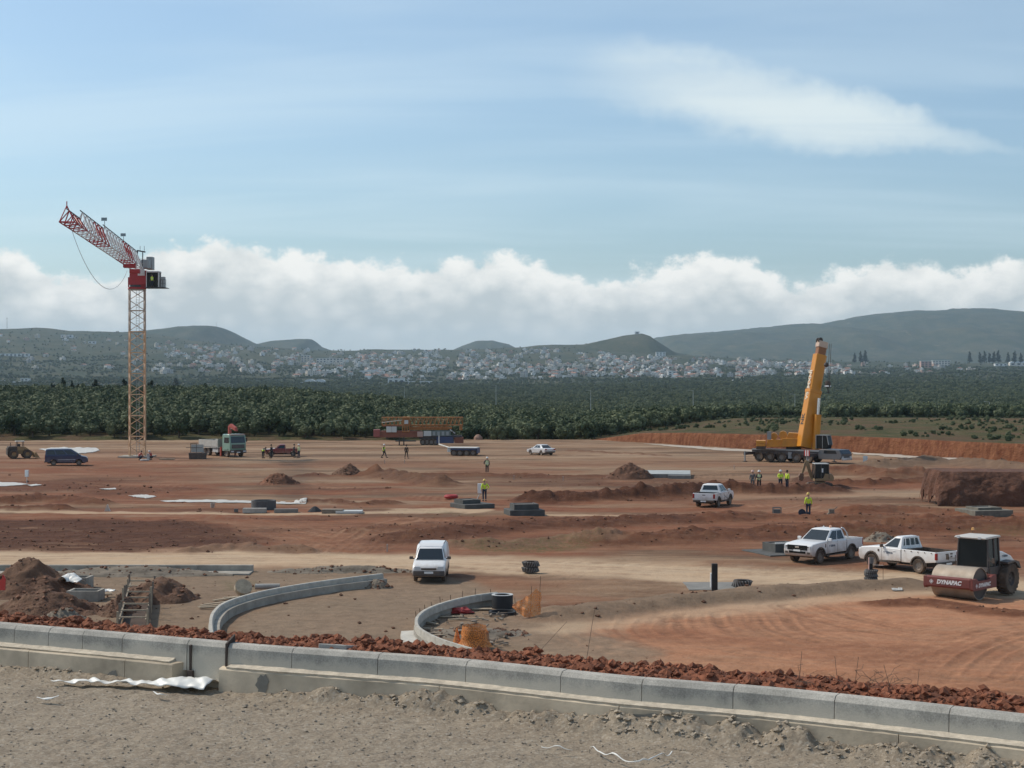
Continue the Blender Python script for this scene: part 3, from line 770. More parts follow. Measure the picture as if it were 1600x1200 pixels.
for i, x in enumerate([1335, 1345, 1352, 1531, 1538, 1546, 1553, 1560, 1575, 1585, 1595, 1515]):
    pine(x, 552 - (i * 7 % 5), 567, 2050, 'dark far pine in the row of trees below the right mountain', 1.0, 'row of far pines below the mountain', i)

# ------------------------------------------------------------------ the town
HW = [mat('house_wall_%d' % i, c_, .9, var=.12, vscale=.2) for i, c_ in enumerate([(.80, .78, .73), (.72, .66, .58), (.62, .55, .46), (.72, .65, .55), (.58, .38, .29), (.52, .49, .45)])]
HROOF = [mat('roof_grey', (.40, .39, .38), .9, var=.2, vscale=.3), mat('roof_tile', (.36, .19, .13), .9, var=.2, vscale=.3)]
HGLASS = mat('far_window', (.05, .06, .07), .3)
def house_mesh(seed, wall, pitched):
    rs = random.Random(seed); m = MB(); st_ = rs.choice([1, 2, 2, 3]); w = rs.uniform(8, 15); dp = rs.uniform(8, 11); h = st_ * 3.1
    m.bb(-w / 2, w / 2, -dp / 2, dp / 2, -4, h); m.cur = 1
    if pitched: m.prism([(-w / 2 - .4, h), (w / 2 + .4, h), (0, h + 2.2)], -dp / 2 - .4, dp / 2 + .4)
    else:
        m.bb(-w / 2 - .3, w / 2 + .3, -dp / 2 - .3, dp / 2 + .3, h, h + .25); m.cur = 0; m.bb(-w / 4, w / 8, 0, dp / 2.5, h + .25, h + 2.6)
    m.cur = 2
    for s in range(st_):
        for k in range(3):
            x = (k - 1) * w * .31; m.bb(x - .75, x + .75, -dp / 2 - .03, -dp / 2 + .1, s * 3.1 + .9, s * 3.1 + 2.3)
        for k in range(2): y = (k - .5) * dp * .5; m.bb(w / 2 - .1, w / 2 + .03, y - .6, y + .6, s * 3.1 + .9, s * 3.1 + 2.3)
        if s and rs.random() < .7: m.cur = 0; m.bb(-w * .4, w * .4, -dp / 2 - 1.3, -dp / 2 - .05, s * 3.1 - .1, s * 3.1 + .15); m.bb(-w * .4, w * .4, -dp / 2 - 1.3, -dp / 2 - 1.2, s * 3.1 + .16, s * 3.1 + .95); m.cur = 2
    return m.mesh('house', [HW[wall], HROOF[1 if pitched else 0], HGLASS])
HN = ['white', 'cream', 'sandy', 'pale beige', 'reddish', 'grey']
HM = [(house_mesh(600 + i * 7 + w_ * 31, w_, pt), w_, pt) for w_ in range(6) for i, pt in enumerate((False, False, True))]
DGRID = KD * np.geomspace(1350, 2990, 160)
ZTAB = zt(*np.meshgrid(np.arange(-40, 1680, 4.), DGRID))
def slope_point(x, y):
    zz = ZTAB[:, int(np.clip((x + 40) / 4, 0, ZTAB.shape[1] - 1))]; yy = 590 - (zz - CAM_Z) / DGRID * F
    vis = np.minimum.accumulate(yy); k = np.argmax(vis <= y)
    return (DGRID[k], float(zz[k])) if vis[-1] <= y else None
rs = np.random.RandomState(5); spots = []
tries = 0
while len(spots) < 1150 and tries < 14000:
    tries += 1
    x = rs.uniform(-10, 1570); 
    top_ = np.interp(x, [-10, 250, 290, 420, 520, 640, 760, 850, 930, 990, 1060, 1200, 1330, 1450, 1570], [520, 535, 541, 543, 549, 549, 548, 546, 550, 558, 562, 565, 570, 572, 575]); bot = np.interp(x, [-10, 250, 400, 520, 640, 760, 900, 1060, 1200, 1330, 1450, 1570], [580, 585, 585, 592, 597, 596, 591, 592, 590, 586, 583, 580])
    dens = np.interp(x, [-10, 240, 300, 520, 650, 800, 1100, 1250, 1340, 1400, 1570], [.10, .16, .55, .6, .95, 1, 1, .85, .35, .14, .08])
    y = rs.uniform(top_, bot)
    if rs.rand() > dens: continue
    if 960 < x < 1030 and y < 558: continue
    if vnoise(x / 26., y / 9., 241) < .30: continue
    r_ = slope_point(x, y)
    if r_ is None: continue
    D_, z = r_; X_ = (x - 800) / F * D_
    if any(abs(X_ - q[0]) < 11 and abs(D_ - q[1]) < 16 for q in spots[-400:]): continue
    p_ = np.array([.34, .22, .12, .16, .07, .09]); w_ = rs.choice(6, p=p_)
    spots.append((X_, D_, z, x, y, w_, rs.randint(3), rs.normal(0, .35) - .35, rs.uniform(.75, 1.3)))
spots.sort(key=lambda q: q[1] / q[8])
rest = MB()
restv, restf = [], []
for i, (X_, D_, z, x, y, w_, k, a, s) in enumerate(spots):
    me, wi, pt = HM[w_ * 3 + k]
    if i < 300:
        o = link(bpy.data.objects.new('house', me)); o.location = (X_, D_, z); o.rotation_euler = (0, 0, a + (1.57 if i % 5 == 0 else 0)); o.scale = (s, s, s)
        side = 'left end' if x < 520 else ('middle' if x < 900 else 'right end')
        tag(o, '%s %s house among the houses at the %s of the far town' % (HN[w_], 'tile-roofed' if pt else 'flat-roofed', side), 'house', '%s %s houses at the %s of the town' % (HN[w_], 'tiled' if pt else 'flat', side))
    else:
        restv.append((X_, D_, z, a, s, w_ * 3 + k))
if restv:
    bm = bmesh.new()
    for X_, D_, z, a, s, k in restv:
        n0 = len(bm.verts); f0 = len(bm.faces); bm.from_mesh(HM[k][0]); bm.verts.ensure_lookup_table(); bm.faces.ensure_lookup_table()
        M_ = Matrix.Translation((X_, D_, z)) @ Matrix.Rotation(a, 4, 'Z') @ Matrix.Diagonal((s, s, s, 1)); bmesh.ops.transform(bm, matrix=M_, verts=bm.verts[n0:])
        for fc in bm.faces[f0:]:
            fc.material_index = {0: HM[k][1], 1: 6 + (1 if HM[k][2] else 0), 2: 8}[fc.material_index]
    me = bpy.data.meshes.new('town_houses'); bm.to_mesh(me); bm.free()
    for m_ in HW + HROOF + [HGLASS]: me.materials.append(m_)
    tag(link(bpy.data.objects.new('town_houses', me)), 'mass of small pale houses higher up in the far town', 'town', kind='stuff')
# larger buildings one can tell apart
WHITE = mat('white_wall', (.78, .77, .74), .85, var=.1, vscale=.3); SHEET = mat('sheet_roof', (.66, .68, .68), .5, var=.15, vscale=.2); PINK = mat('pink_wall', (.52, .32, .26), .9); GREYW = mat('grey_wall', (.42, .40, .37), .9)
def at_slope(x, y):
    r_ = slope_point(x, y); D_, z = r_ if r_ else (2000. * KD, zy(2000, y)); return (x - 800) / F * D_, D_, z
def big_building(x0, x1, yt, yb, label, wall=WHITE, d=None, vault=0, floors=1, n=6, cat='building', name='building', d_deep=14):
    xm = (x0 + x1) / 2
    D_ = d * KD if d else at_slope(xm, yb)[1]; p = PD(xm, yb, D_); w = (x1 - x0) / F * D_; h = (yb - yt) / F * D_
    o = empty(name, p, 0); tag(o, label, cat)
    hw = h * (.62 if vault else .94)
    MB().bb(-w / 2, w / 2, 0, d_deep, -5, hw).build('wall', wall, o)
    if vault:
        for k in range(vault):
            a0 = -w / 2 + w * k / vault; ww = w / vault
            MB().prism([(a0 + ww / 2 - ww / 2 * math.cos(t), hw + .01 + (h - hw) * math.sin(t)) for t in np.linspace(0, math.pi, 10)], -.3, d_deep + .3).build('roof', SHEET, o)
    else: MB().bb(-w / 2 - .4, w / 2 + .4, -.4, d_deep + .4, hw + .005, h).build('roof', SHEET, o)
    fh = hw / floors
    for s in range(floors):
        for k in range(n):
            a0 = -w / 2 + w * (k + .25) / n; MB().bb(a0, a0 + w / n * .5, -.06, .1, s * fh + fh * .3, s * fh + fh * .8).build('window', HGLASS, o)
    return o
big_building(447, 475, 597, 603.5, 'left half of the long white hall at the foot of the town', n=4)
big_building(475.5, 508, 592.5, 603.5, 'white hall with two arched roofs at the foot of the town', vault=2, n=4)
big_building(606, 632, 591, 602.5, 'white gabled building at the left of the low long block', n=3)
big_building(633, 676, 595.5, 603, 'long low white block with a row of dark openings', n=9)
big_building(559, 601, 578.5, 584, 'wide pale shed with a shallow arched roof in the town', vault=1, n=5)
big_building(470, 484, 555, 566, 'brown cubic block standing over the left part of the town', HW[2], n=3, floors=3)
big_building(494, 536, 559.5, 567, 'long flat pale building left of the town centre', HW[1], n=8, floors=2)
big_building(1044, 1057, 580, 590, 'white block with blank side at the lower edge of the town', n=2, floors=3)
big_building(1145, 1177, 593, 598, 'low white shed alone in the groves below the town', n=4)
big_building(1439, 1456, 564, 574, 'pinkish building at the right end of the town', PINK, n=3, floors=3)
big_building(1457, 1485, 563, 573, 'long white and pink building at the right end of the town', HW[1], n=6, floors=3)
big_building(1578, 1606, 564, 571.5, 'pale arched shed at the right edge below the mountain', HW[1], vault=1, n=3)
big_building(1555, 1574, 568, 572, 'low white shed left of the arched shed at the right edge', n=3)
big_building(-4, 45, 552.5, 557, 'long white greenhouse on the far left hillside', n=8)
big_building(1025, 1040, 550, 556.5, 'white house alone at the foot of the terraced knoll', n=3, floors=2)
big_building(32, 44, 591, 603, 'pair of tall white silos at the far left behind the grove', d=1300, n=2, floors=3)
big_building(17, 28, 596, 603, 'low white house left of the white silos behind the grove', d=1300, n=2)
big_building(-10, 4, 594, 603, 'white house cut by the left edge behind the grove', d=1310, n=2)
big_building(95, 113, 523, 528, 'pale house on the left hillside below the ridge', n=3)
big_building(138, 149, 533, 537, 'white low house on the left hill slope', n=2)
big_building(992, 999, 518, 522.5, 'tiny white chapel on top of the terraced knoll', d=2790, n=1, d_deep=6)
# far masts
def far_mast(x, yt, yb, d, label, r):
    d = d * KD
    p = PD(x, yb, d); h = (yb - yt) / F * d; o = MB().tube((0, 0, -5), (0, 0, h), r, 6, r * .5).tube((-r * 3, 0, h * .9), (r * 3, 0, h * .9), r * .4).build('radio_mast', mat('mast_steel', (.2, .2, .2), .6)); o.location = p; tag(o, label, 'mast')
far_mast(11, 496, 514, 2950, 'tall thin radio mast on the left ridge', 1.0)
far_mast(338, 504, 511, 3880, 'tiny mast on the flat-topped hill', .9)

# ------------------------------------------------------------------ lamp posts, guard rail and walls of the road behind
GALV = mat('galvanised', (.50, .51, .50), .45, .6, var=.15); CONC = mat('concrete', (.37, .355, .325), .9, var=.28, vscale=1.6, bump=.006, bscale=18)
for i, (x, yt, yb, d, lb) in enumerate([(632, 604, 630, 420, 'pale lamp post furthest left beyond the grove'), (775, 602, 640, 330, 'pale lamp post right of the crane trailer beyond the grove'), (923, 610, 653, 275, 'pale lamp post at the left end of the guard rail'), (1083, 610, 656, 272, 'pale lamp post at the right end of the guard rail'),
        (1242, 616, 658, 268, 'pale lamp post just left of the crane boom'), (1397, 622, 660, 266, 'pale lamp post right of the crane boom'), (1546, 628, 660, 262, 'pale lamp post furthest right by the meadow'), (363, 600, 616, 430, 'small pale lamp post behind the grove right of the tower crane')]):
    d = d * KD; p = PD(x, yb, d); h = (yb - yt) / F * d; o = empty('lamp_post', p); tag(o, lb, 'lamp post')
    MB().tube((0, 0, -3), (0, 0, h), .13, 8, .07).build('pole', GALV, o); MB().tube((0, 0, h - .05), (-1.3, 0, h + .1), .05, 6).build('arm', GALV, o); MB().box((-1.5, 0, h + .1), (.7, .25, .12)).build('lamp_head', GALV, o)
a_, b_ = PD(925, 651, 275 * KD), PD(1110, 656.5, 270 * KD)
o = empty('guard_rail', a_); tag(o, 'pale metal guard rail along the road behind the grove', 'guard rail'); dv = b_ - a_
mrail = MB(); mrail.box(dv / 2 + Vector((0, 0, .55)), (dv.length, .08, .32), math.atan2(dv.y, dv.x)); mrail.build('rail', GALV, o)
for k in range(12): MB().bb(-.06, .06, 0.05, .17, -2, .7).build('post', GALV, o).location = dv * (k + .5) / 12
for x0, x1, y0, y1, lb in [(870, 884, 646, 652, 'short grey concrete wall among trees left of the guard rail'), (884, 897, 648, 656, 'sloping end of grey concrete wall among the trees')]:
    p = PD((x0 + x1) / 2, y1, 215 * KD); o = MB().prism([(-1.3, -2), (1.3, -2), (1.3, .5), (-1.3, 1.1)], -.15, .15).build('retaining_wall', CONC); o.location = p; tag(o, lb, 'wall')
# ------------------------------------------------------------------ foreground: road edge on the embankment
KZ = 7.3          # kerb top
KB = KZ - .25     # ledge
RZ = 6.74         # gravel level
ktop = [(-500, 929), (-250, 950), (0, 971), (200, 987.5), (400, 1005), (550, 1015.5), (700, 1026), (850, 1041), (1000, 1056), (1200, 1072), (1400, 1092), (1600, 1114), (1850, 1142), (2100, 1172)]
KL = [G(x, y, KZ) for x, y in ktop]              # back top edge of the kerb
def curve_pts(P, n=24):
    Q = []
    for a in range(len(P) - 1):
        p0, p1, p2, p3 = P[max(a - 1, 0)], P[a], P[a + 1], P[min(a + 2, len(P) - 1)]
        for t in np.linspace(0, 1, n)[:-1]: Q.append(.5 * (2 * p1 + (p2 - p0) * t + (2 * p0 - 5 * p1 + 4 * p2 - p3) * t * t + (3 * p1 - p0 - 3 * p2 + p3) * t ** 3))
    Q.append(P[-1].copy()); return Q
class Line:
    def __init__(s, P):
        s.P = P; s.L = [0.0]
        for a, b in zip(P[:-1], P[1:]): s.L.append(s.L[-1] + (b - a).length)
        s.len = s.L[-1]
    def at(s, t):
        t = min(max(t, 0), s.len - 1e-6); i = max(0, int(np.searchsorted(s.L, t)) - 1); i = min(i, len(s.P) - 2)
        k = (t - s.L[i]) / (s.L[i + 1] - s.L[i]); p = s.P[i].lerp(s.P[i + 1], k); d = (s.P[min(i + 2, len(s.P) - 1)] - s.P[max(i - 1, 0)]).normalized()
        return p, d, Vector((d.y, -d.x, 0))      # point, direction, outward (towards the camera)
    def near_x(s, x):
        if not hasattr(s, 'tx'):
            s.tt = np.linspace(0, s.len, 1500); s.tx = np.array([float(pix(*s.at(t)[0])[0]) for t in s.tt])
        return float(np.interp(x, s.tx, s.tt))
KLINE = Line(curve_pts(KL))
def sweep(line, t0, t1, sec, step=.25, skew0=0.0, skew1=0.0, ends=True):
    """section (outward, z) swept along a line"""
    n = max(2, int((t1 - t0) / step) + 1); rings = []
    for i, t in enumerate(np.linspace(t0, t1, n)):
        r_ = []
        for o_, z in sec:
            tt_ = t + (skew0 * o_ if i == 0 else 0) + (skew1 * o_ if i == n - 1 else 0)
            p, d, w = line.at(tt_); r_.append((p.x + w.x * o_, p.y + w.y * o_, z))
        rings.append(r_)
    return MB().loft(rings, ends)
def kerb_material(name, c1, c2, edge):
    m = mat(name, c1, .9, bump=.004, bscale=60, var=.2, vscale=9); n, l = nodes(m); b = n['Principled BSDF']; g_ = n.new('ShaderNodeNewGeometry')
    t = n.new('ShaderNodeTexNoise'); l.new(g_.outputs['Position'], t.inputs[0]); t.inputs['Scale'].default_value = 2.3; t.inputs['Detail'].default_value = 8; t.inputs['Roughness'].default_value = .7
    t2 = n.new('ShaderNodeTexNoise'); l.new(g_.outputs['Position'], t2.inputs[0]); t2.inputs['Scale'].default_value = 55; t2.inputs['Detail'].default_value = 4; t2.inputs['Roughness'].default_value = .8
    r1 = n.new('ShaderNodeMapRange'); l.new(t.outputs['Fac'], r1.inputs[0]); r1.inputs[1].default_value = .36; r1.inputs[2].default_value = .66
    q = n.new('ShaderNodeMix'); q.data_type = 'RGBA'; l.new(r1.outputs[0], q.inputs[0]); q.inputs[6].default_value = (*c1, 1); q.inputs[7].default_value = (*c2, 1)
    r2 = n.new('ShaderNodeMapRange'); l.new(t2.outputs['Fac'], r2.inputs[0]); r2.inputs[1].default_value = .35; r2.inputs[2].default_value = .7; r2.inputs[3].default_value = .72; r2.inputs[4].default_value = 1.25
    q2 = n.new('ShaderNodeMix'); q2.data_type = 'RGBA'; q2.blend_type = 'MULTIPLY'; q2.inputs[0].default_value = 1; l.new(q.outputs[2], q2.inputs[6]); l.new(r2.outputs[0], q2.inputs[7])
    # cement splash along the foot of the kerb, with its own ragged edge
    s_ = n.new('ShaderNodeSeparateXYZ'); l.new(g_.outputs['Position'], s_.inputs[0]); a = n.new('ShaderNodeMath'); a.operation = 'MULTIPLY_ADD'; l.new(t.outputs['Fac'], a.inputs[0]); a.inputs[1].default_value = -.30; l.new(s_.outputs[2], a.inputs[2])
    r3 = n.new('ShaderNodeMapRange'); l.new(a.outputs[0], r3.inputs[0]); r3.inputs[1].default_value = edge - .06; r3.inputs[2].default_value = edge - .14; r3.inputs[3].default_value = 0; r3.inputs[4].default_value = .75
    q3 = n.new('ShaderNodeMix'); q3.data_type = 'RGBA'; l.new(r3.outputs[0], q3.inputs[0]); l.new(q2.outputs[2], q3.inputs[6]); q3.inputs[7].default_value = (.50, .46, .38, 1)
    l.new(q3.outputs[2], b.inputs['Base Color']); return m
KERB = kerb_material('kerb_concrete', (.30, .285, .25), (.50, .47, .41), KB + .06)
FOOT = mat('footing_concrete', (.58, .48, .35), .93, var=.42, vscale=1.1, bump=.006, bscale=14)
PATCH = mat('damp_concrete', (.21, .195, .165), .95, var=.2, vscale=6, bump=.01, bscale=10)
joints = [-480, -330, -190, -60, 37, 90, 143, 205, 306, 368, 467, 600, 740, 888, 1012, 1153, 1313, 1492, 1690, 1900]
road_kerb = empty('kerb', KLINE.at(KLINE.near_x(800))[0]); tag(road_kerb, 'long grey precast kerb with bevelled top running across the foreground', 'kerb')
kinv = Matrix.Translation(-road_kerb.location)
def put(o): o.data.transform(kinv); return o
ksec = [(0, KB - .12), (0, KZ - .015), (.02, KZ), (.125, KZ - .006), (.17, KZ - .055), (.185, KB - .12)]
for a, b in zip(joints[:-1], joints[1:]):
    t0, t1 = KLINE.near_x(a) + .0035, KLINE.near_x(b) - .0035
    deep = 306 <= a < 368
    sec_ = [(o_, (RZ - .2 if (deep and z < KB) else z) + random.uniform(-.003, .003)) for o_, z in ksec]
    put(sweep(KLINE, t0, t1, sec_, .3).build('kerb_stone', KERB, road_kerb, bevel=.003))
t0, t1 = KLINE.near_x(306), KLINE.near_x(368)
put(sweep(KLINE, t0 + .05, t0 + .075, [(.10, RZ), (.10, KZ - .03), (.195, KZ - .06), (.195, RZ)]).build('joint_plate', mat('rusty_steel', (.05, .035, .028), .8), road_kerb))
put(sweep(KLINE, t1 - .012, t1 + .012, [(.02, KB - .1), (.02, KZ + .09), (.19, KZ + .0), (.20, KB - .1)]).build('joint_plate', MATS['rusty_steel'], road_kerb))
put(sweep(KLINE, t0 + .04, t0 + .12, [(.19, RZ + .1), (.19, RZ + .2), (.23, RZ + .2), (.23, RZ + .1)]).build('bracket', MATS['rusty_steel'], road_kerb))
def footing(label, xs, width, skew1, skew0):
    base = KLINE.at(KLINE.near_x((max(xs[0], 0) + min(xs[-1], 1600)) / 2))[0]; o = empty('concrete_footing', (base.x, base.y, RZ)); tag(o, label, 'footing'); inv = Matrix.Translation((-base.x, -base.y, -RZ))
    for i, (a, b) in enumerate(zip(xs[:-1], xs[1:])):
        sec_ = [(-.02, RZ - .3), (-.02, KB - .01), (width + .03 - .015, KB - .03), (width + .03, KB - .045), (width + .05, RZ - .3)]
        q = sweep(KLINE, KLINE.near_x(a) + .004, KLINE.near_x(b) - .004, sec_, .3, skew0 if i == 0 else 0, skew1 if i == len(xs) - 2 else 0).build('footing_section', FOOT, o); q.data.transform(inv)
    return o, inv
fl, fi = footing('sandy concrete footing under the left end of the foreground kerb', [-480, -200, 72, 222, 308], .30, -.35, 0)
fr, fri = footing('long sandy concrete footing under the foreground kerb right of the gap', [357, 706, 985, 1075, 1420, 1900], .27, 0, .25)
def patch(o, inv, x, w_, h, zc, seed, width=.30):
    t = KLINE.near_x(x); rs_ = random.Random(seed); v = []
    P = [( (w_ * .5) * (1 + .25 * rs_.uniform(-1, 1)) * math.cos(a), zc + h * .5 * (1 + .25 * rs_.uniform(-1, 1)) * math.sin(a)) for a in np.linspace(0, 2 * math.pi, 18)[:-1]]
    m = MB(); f0 = []; 
    for dt, z in P:
        p, d, w = KLINE.at(t + dt); off = width + .036 + max(0, (KB - z)) * .035; f0.append((p.x + w.x * off, p.y + w.y * off, z))
    m.add(f0, [tuple(range(len(f0)))]); q = m.build('mortar_patch', PATCH, o); q.data.transform(inv)
patch(fr, fri, 432, .17, .24, KB - .17, 1, .27); patch(fr, fri, 1032, .46, .19, KB - .17, 2, .27); patch(fr, fri, 704, .10, .2, KB - .19, 3, .27); patch(fl, fi, 205, .16, .16, KB - .25, 4)
# the kerb's ledge of spilled cement
led = MB(); rng = random.Random(3); rings = []
for t in np.arange(KLINE.near_x(-480), KLINE.near_x(1900), .12):
    if KLINE.near_x(300) < t < KLINE.near_x(366):
        if len(rings) > 1: led.loft(rings)
        rings = []; continue
    k = rng.uniform(.7, 1.15); p, d, w = KLINE.at(t); f_ = lambda o_, z: (p.x + w.x * o_, p.y + w.y * o_, z)
    rings.append([f_(.15, KB - .03), f_(.178, KB + .018 * k), f_(.19 + .02 * k, KB + .004), f_(.262 + .035 * k, KB - .008), f_(.275, KB - .05)])
led.loft(rings); put(led.build('cement_fillet', mat('spilled_cement', (.56, .49, .385), .95, var=.3, vscale=9, bump=.01, bscale=40), road_kerb, smooth=True))
ks = sweep(KLINE, KLINE.near_x(545) - .42, KLINE.near_x(545) - .05, [(-.42, KZ - .2), (-.42, KZ - .02), (-.03, KZ + .045), (-.03, KZ - .2)], .2).build('precast_block', KERB, bevel=.01)
ks.data.materials.clear(); ks.data.materials.append(CONC); tag(ks, 'pale concrete block lying in the red clods behind the kerb', 'block')

# gravel road in front
def gravel_material():
    m = bpy.data.materials.new('gravel'); m.use_nodes = True; n, l = nodes(m); b = n['Principled BSDF']; b.inputs['Roughness'].default_value = .95; b.inputs['Specular IOR Level'].default_value = .15
    g_ = n.new('ShaderNodeNewGeometry')
    def nz(s, d=6, r_=.65): t = n.new('ShaderNodeTexNoise'); l.new(g_.outputs['Position'], t.inputs[0]); t.inputs['Scale'].default_value = s; t.inputs['Detail'].default_value = d; t.inputs['Roughness'].default_value = r_; return t.outputs['Fac']
    v = n.new('ShaderNodeTexVoronoi'); l.new(g_.outputs['Position'], v.inputs[0]); v.inputs['Scale'].default_value = 38
    def ramp(f, st_):
        r_ = n.new('ShaderNodeValToRGB'); l.new(f, r_.inputs[0]); r_.color_ramp.elements.remove(r_.color_ramp.elements[0])
        r_.color_ramp.elements[0].position = st_[0][0]; r_.color_ramp.elements[0].color = (*st_[0][1], 1)
        for p_, c_ in st_[1:]: e = r_.color_ramp.elements.new(p_); e.color = (*c_, 1)
        return r_.outputs[0]
    c1 = ramp(nz(1.2, 8, .7), [(.3, (.245, .190, .134)), (.5, (.33, .265, .19)), (.7, (.41, .335, .245))])
    s_ = n.new('ShaderNodeSeparateColor'); l.new(v.outputs['Color'], s_.inputs[0])
    c2 = ramp(s_.outputs[0], [(.0, (.14, .115, .09)), (.4, (.26, .215, .165)), (.8, (.34, .29, .225)), (1., (.46, .42, .36))])
    q = n.new('ShaderNodeMix'); q.data_type = 'RGBA'; q.inputs[0].default_value = .45; l.new(c1, q.inputs[6]); l.new(c2, q.inputs[7]); l.new(q.outputs[2], b.inputs['Base Color'])
    bp = n.new('ShaderNodeBump'); bp.inputs['Distance'].default_value = .02; l.new(nz(30, 6, .75), bp.inputs['Height']); l.new(bp.outputs[0], b.inputs['Normal']); return m
GRAVEL = gravel_material()
ny, nx = 330, 700
tX = np.linspace(-9.5, 8.5, nx); tS = np.linspace(0, 1, ny)
kx = np.array([p.x for p in KLINE.P]); ky = np.array([p.y for p in KLINE.P])
kyx = np.interp(tX, kx, ky)
RX = np.repeat(tX[None], ny, 0); RY = 10.5 + (kyx - 0.05 - 10.5)[None] * (tS[:, None] ** .8)
dk = (kyx[None] - RY) * .89                               # distance in front of the kerb back edge
RH = RZ + .03 * (fbm(RX / 1.6, RY / 1.6, 4, 401) - .5) * 2 + .022 * (fbm(RX / .12, RY / .12, 4, 411, .6) - .5) * 2
lum = fbm(RX / .35, RY / .35, 5, 421, .6)
amt = np.interp(RX, [-9, -6, -4.6, -3.3, -2.6, -1.2, 0, 2, 8], [.4, .45, .25, .0, .55, .9, .95, 1.0, 1.1])
wd = np.interp(RX, [-9, -3, 0, 3, 8], [.25, .25, .36, .48, .58])
berm = sstep(.26 + wd, .32, dk) * amt
RH += berm * (.10 + .34 * (lum - .32)) + berm * .05 * (fbm(RX / .09, RY / .09, 3, 431) - .5)
gravel = from_np('gravel_road', np.stack([RX, RY, RH], -1).reshape(-1, 3), grid_faces(ny, nx), GRAVEL)
tag(gravel, 'grey-brown gravel road in the foreground', kind='structure')
def pebble_mesh(spots, name, material, seed, squash=.65):
    rs_ = np.random.RandomState(seed); base = np.array([(1, 0, 0), (-1, 0, 0), (0, 1, 0), (0, -1, 0), (0, 0, 1), (0, 0, -1), (.6, .6, .5), (-.6, .6, .5), (-.6, -.6, .5), (.6, -.6, .5)], float)
    fc = np.array([(0, 2, 6), (2, 4, 6), (4, 0, 6), (2, 1, 7), (1, 4, 7), (4, 2, 7), (1, 3, 8), (3, 4, 8), (4, 1, 8), (3, 0, 9), (0, 4, 9), (4, 3, 9), (2, 0, 5), (1, 2, 5), (3, 1, 5), (0, 3, 5)])
    V = []; Fc = []
    for i, (x, y, z, s) in enumerate(spots):
        a = rs_.rand() * 6.28; c_, s_ = math.cos(a), math.sin(a); v = base * (1 + .35 * rs_.uniform(-1, 1, (10, 1))) * s * np.array([1.25, .85, squash])
        V.append(np.stack([v[:, 0] * c_ - v[:, 1] * s_ + x, v[:, 0] * s_ + v[:, 1] * c_ + y, v[:, 2] + z], -1)); Fc.append(fc + 10 * i)
    return from_np(name, np.concatenate(V), np.concatenate(Fc), material, smooth=False)
rs = np.random.RandomState(9)
sp_ = []
for k in range(9000):
    i, j = rs.randint(40, ny - 4), rs.randint(0, nx); s = .006 + .012 * rs.rand() ** 3 + (.02 * rs.rand() if rs.rand() < .015 else 0)
    sp_.append((RX[i, j] + rs.uniform(-.02, .02), RY[i, j] + rs.uniform(-.02, .02), RH[i, j] + s * .25, s))
tag(pebble_mesh(sp_, 'loose_stones', mat('stone', (.30, .255, .20), .95, var=.4, vscale=5), 2), 'loose gravel stones on the foreground road', 'stones', kind='stuff')
# crumbs of spoil thrown against the footing
ii, jj = np.where((berm > .25) & (RY > 11)); sel = rs.randint(0, len(ii), 1500)
sp_ = [(RX[ii[k], jj[k]], RY[ii[k], jj[k]], RH[ii[k], jj[k]] + .005, .012 + .035 * rs.rand() ** 2.5) for k in sel]
tag(pebble_mesh(sp_, 'spoil_crumbs', mat('spoil', (.36, .30, .225), .95, var=.35, vscale=4), 3), 'crumbled spoil heaped along the footing', 'spoil', kind='stuff')

# embankment falling to the site, with red clods along its crest
en, em = 150, 900
eX = np.linspace(-11, 10, em); ek = np.interp(eX, kx, ky); eS = np.concatenate([np.linspace(0, 1.5, 110), np.linspace(1.6, 19, en - 110)])
EX = np.repeat(eX[None], en, 0) * (1 + eS[:, None] * .09); EY = ek[None] + .0 + eS[:, None]
slope = np.where(eS < .9, 0, (eS - .9) * .52)[:, None]
cl = fbm(EX / .22, EY / .26, 5, 441, .62); cl2 = fbm(EX / .9, EY / .9, 3, 451)
xp_ = np.interp(eX, np.linspace(-9, 8, 200), np.interp(np.linspace(-9, 8, 200), kx, [float(pix(p.x, p.y, KZ)[0]) for p in KLINE.P]))
ch = (.26 + .16 * sstep(.35, .65, fbm(np.asarray(xp_) / 90., np.asarray(xp_) * 0., 3, 467))) * np.interp(xp_, [-300, 0, 20, 45, 90, 120, 200, 240, 300, 330, 400, 500, 550, 640, 760, 900, 1000, 1100, 1240, 1330, 1420, 1490, 1560, 1620, 1900], [.12, .12, .18, .08, .08, .14, .10, .12, .15, .17, .12, .11, .15, .15, .17, .15, .13, .14, .11, .12, .10, .12, .20, .18, .15])
crest = np.sin(np.clip(eS / 1.0, 0, 1) * math.pi)[:, None] ** .7
EZ = KZ - .05 - slope + crest * ch[None] * (.25 + 2.3 * np.clip(cl - .32, 0, 1) + 1.1 * (cl2 - .4)) + .05 * (cl - .5) * (eS[:, None] > .05)
EZ = np.maximum(EZ, -.35)
CLOD = mat('red_clods', (.25, .088, .043), .97, var=.55, vscale=5, bump=.02, bscale=30)
emb = from_np('embankment', np.stack([EX, EY, EZ], -1).reshape(-1, 3), grid_faces(en, em), CLOD); tag(emb, 'red earth bank behind the foreground kerb', kind='structure')
crumbs = []
for k in range(5200):
    i, j = rs.randint(2, 60), rs.randint(0, em); 
    if ch[j] > .02: s = .010 + .055 * rs.rand() ** 3.5; crumbs.append((EX[i, j], EY[i, j], EZ[i, j] + s * .2, s))
tag(pebble_mesh(crumbs, 'earth_crumbs', CLOD, 5, .85), 'crumbled red earth along the top of the bank', 'earth crumbs', kind='stuff')
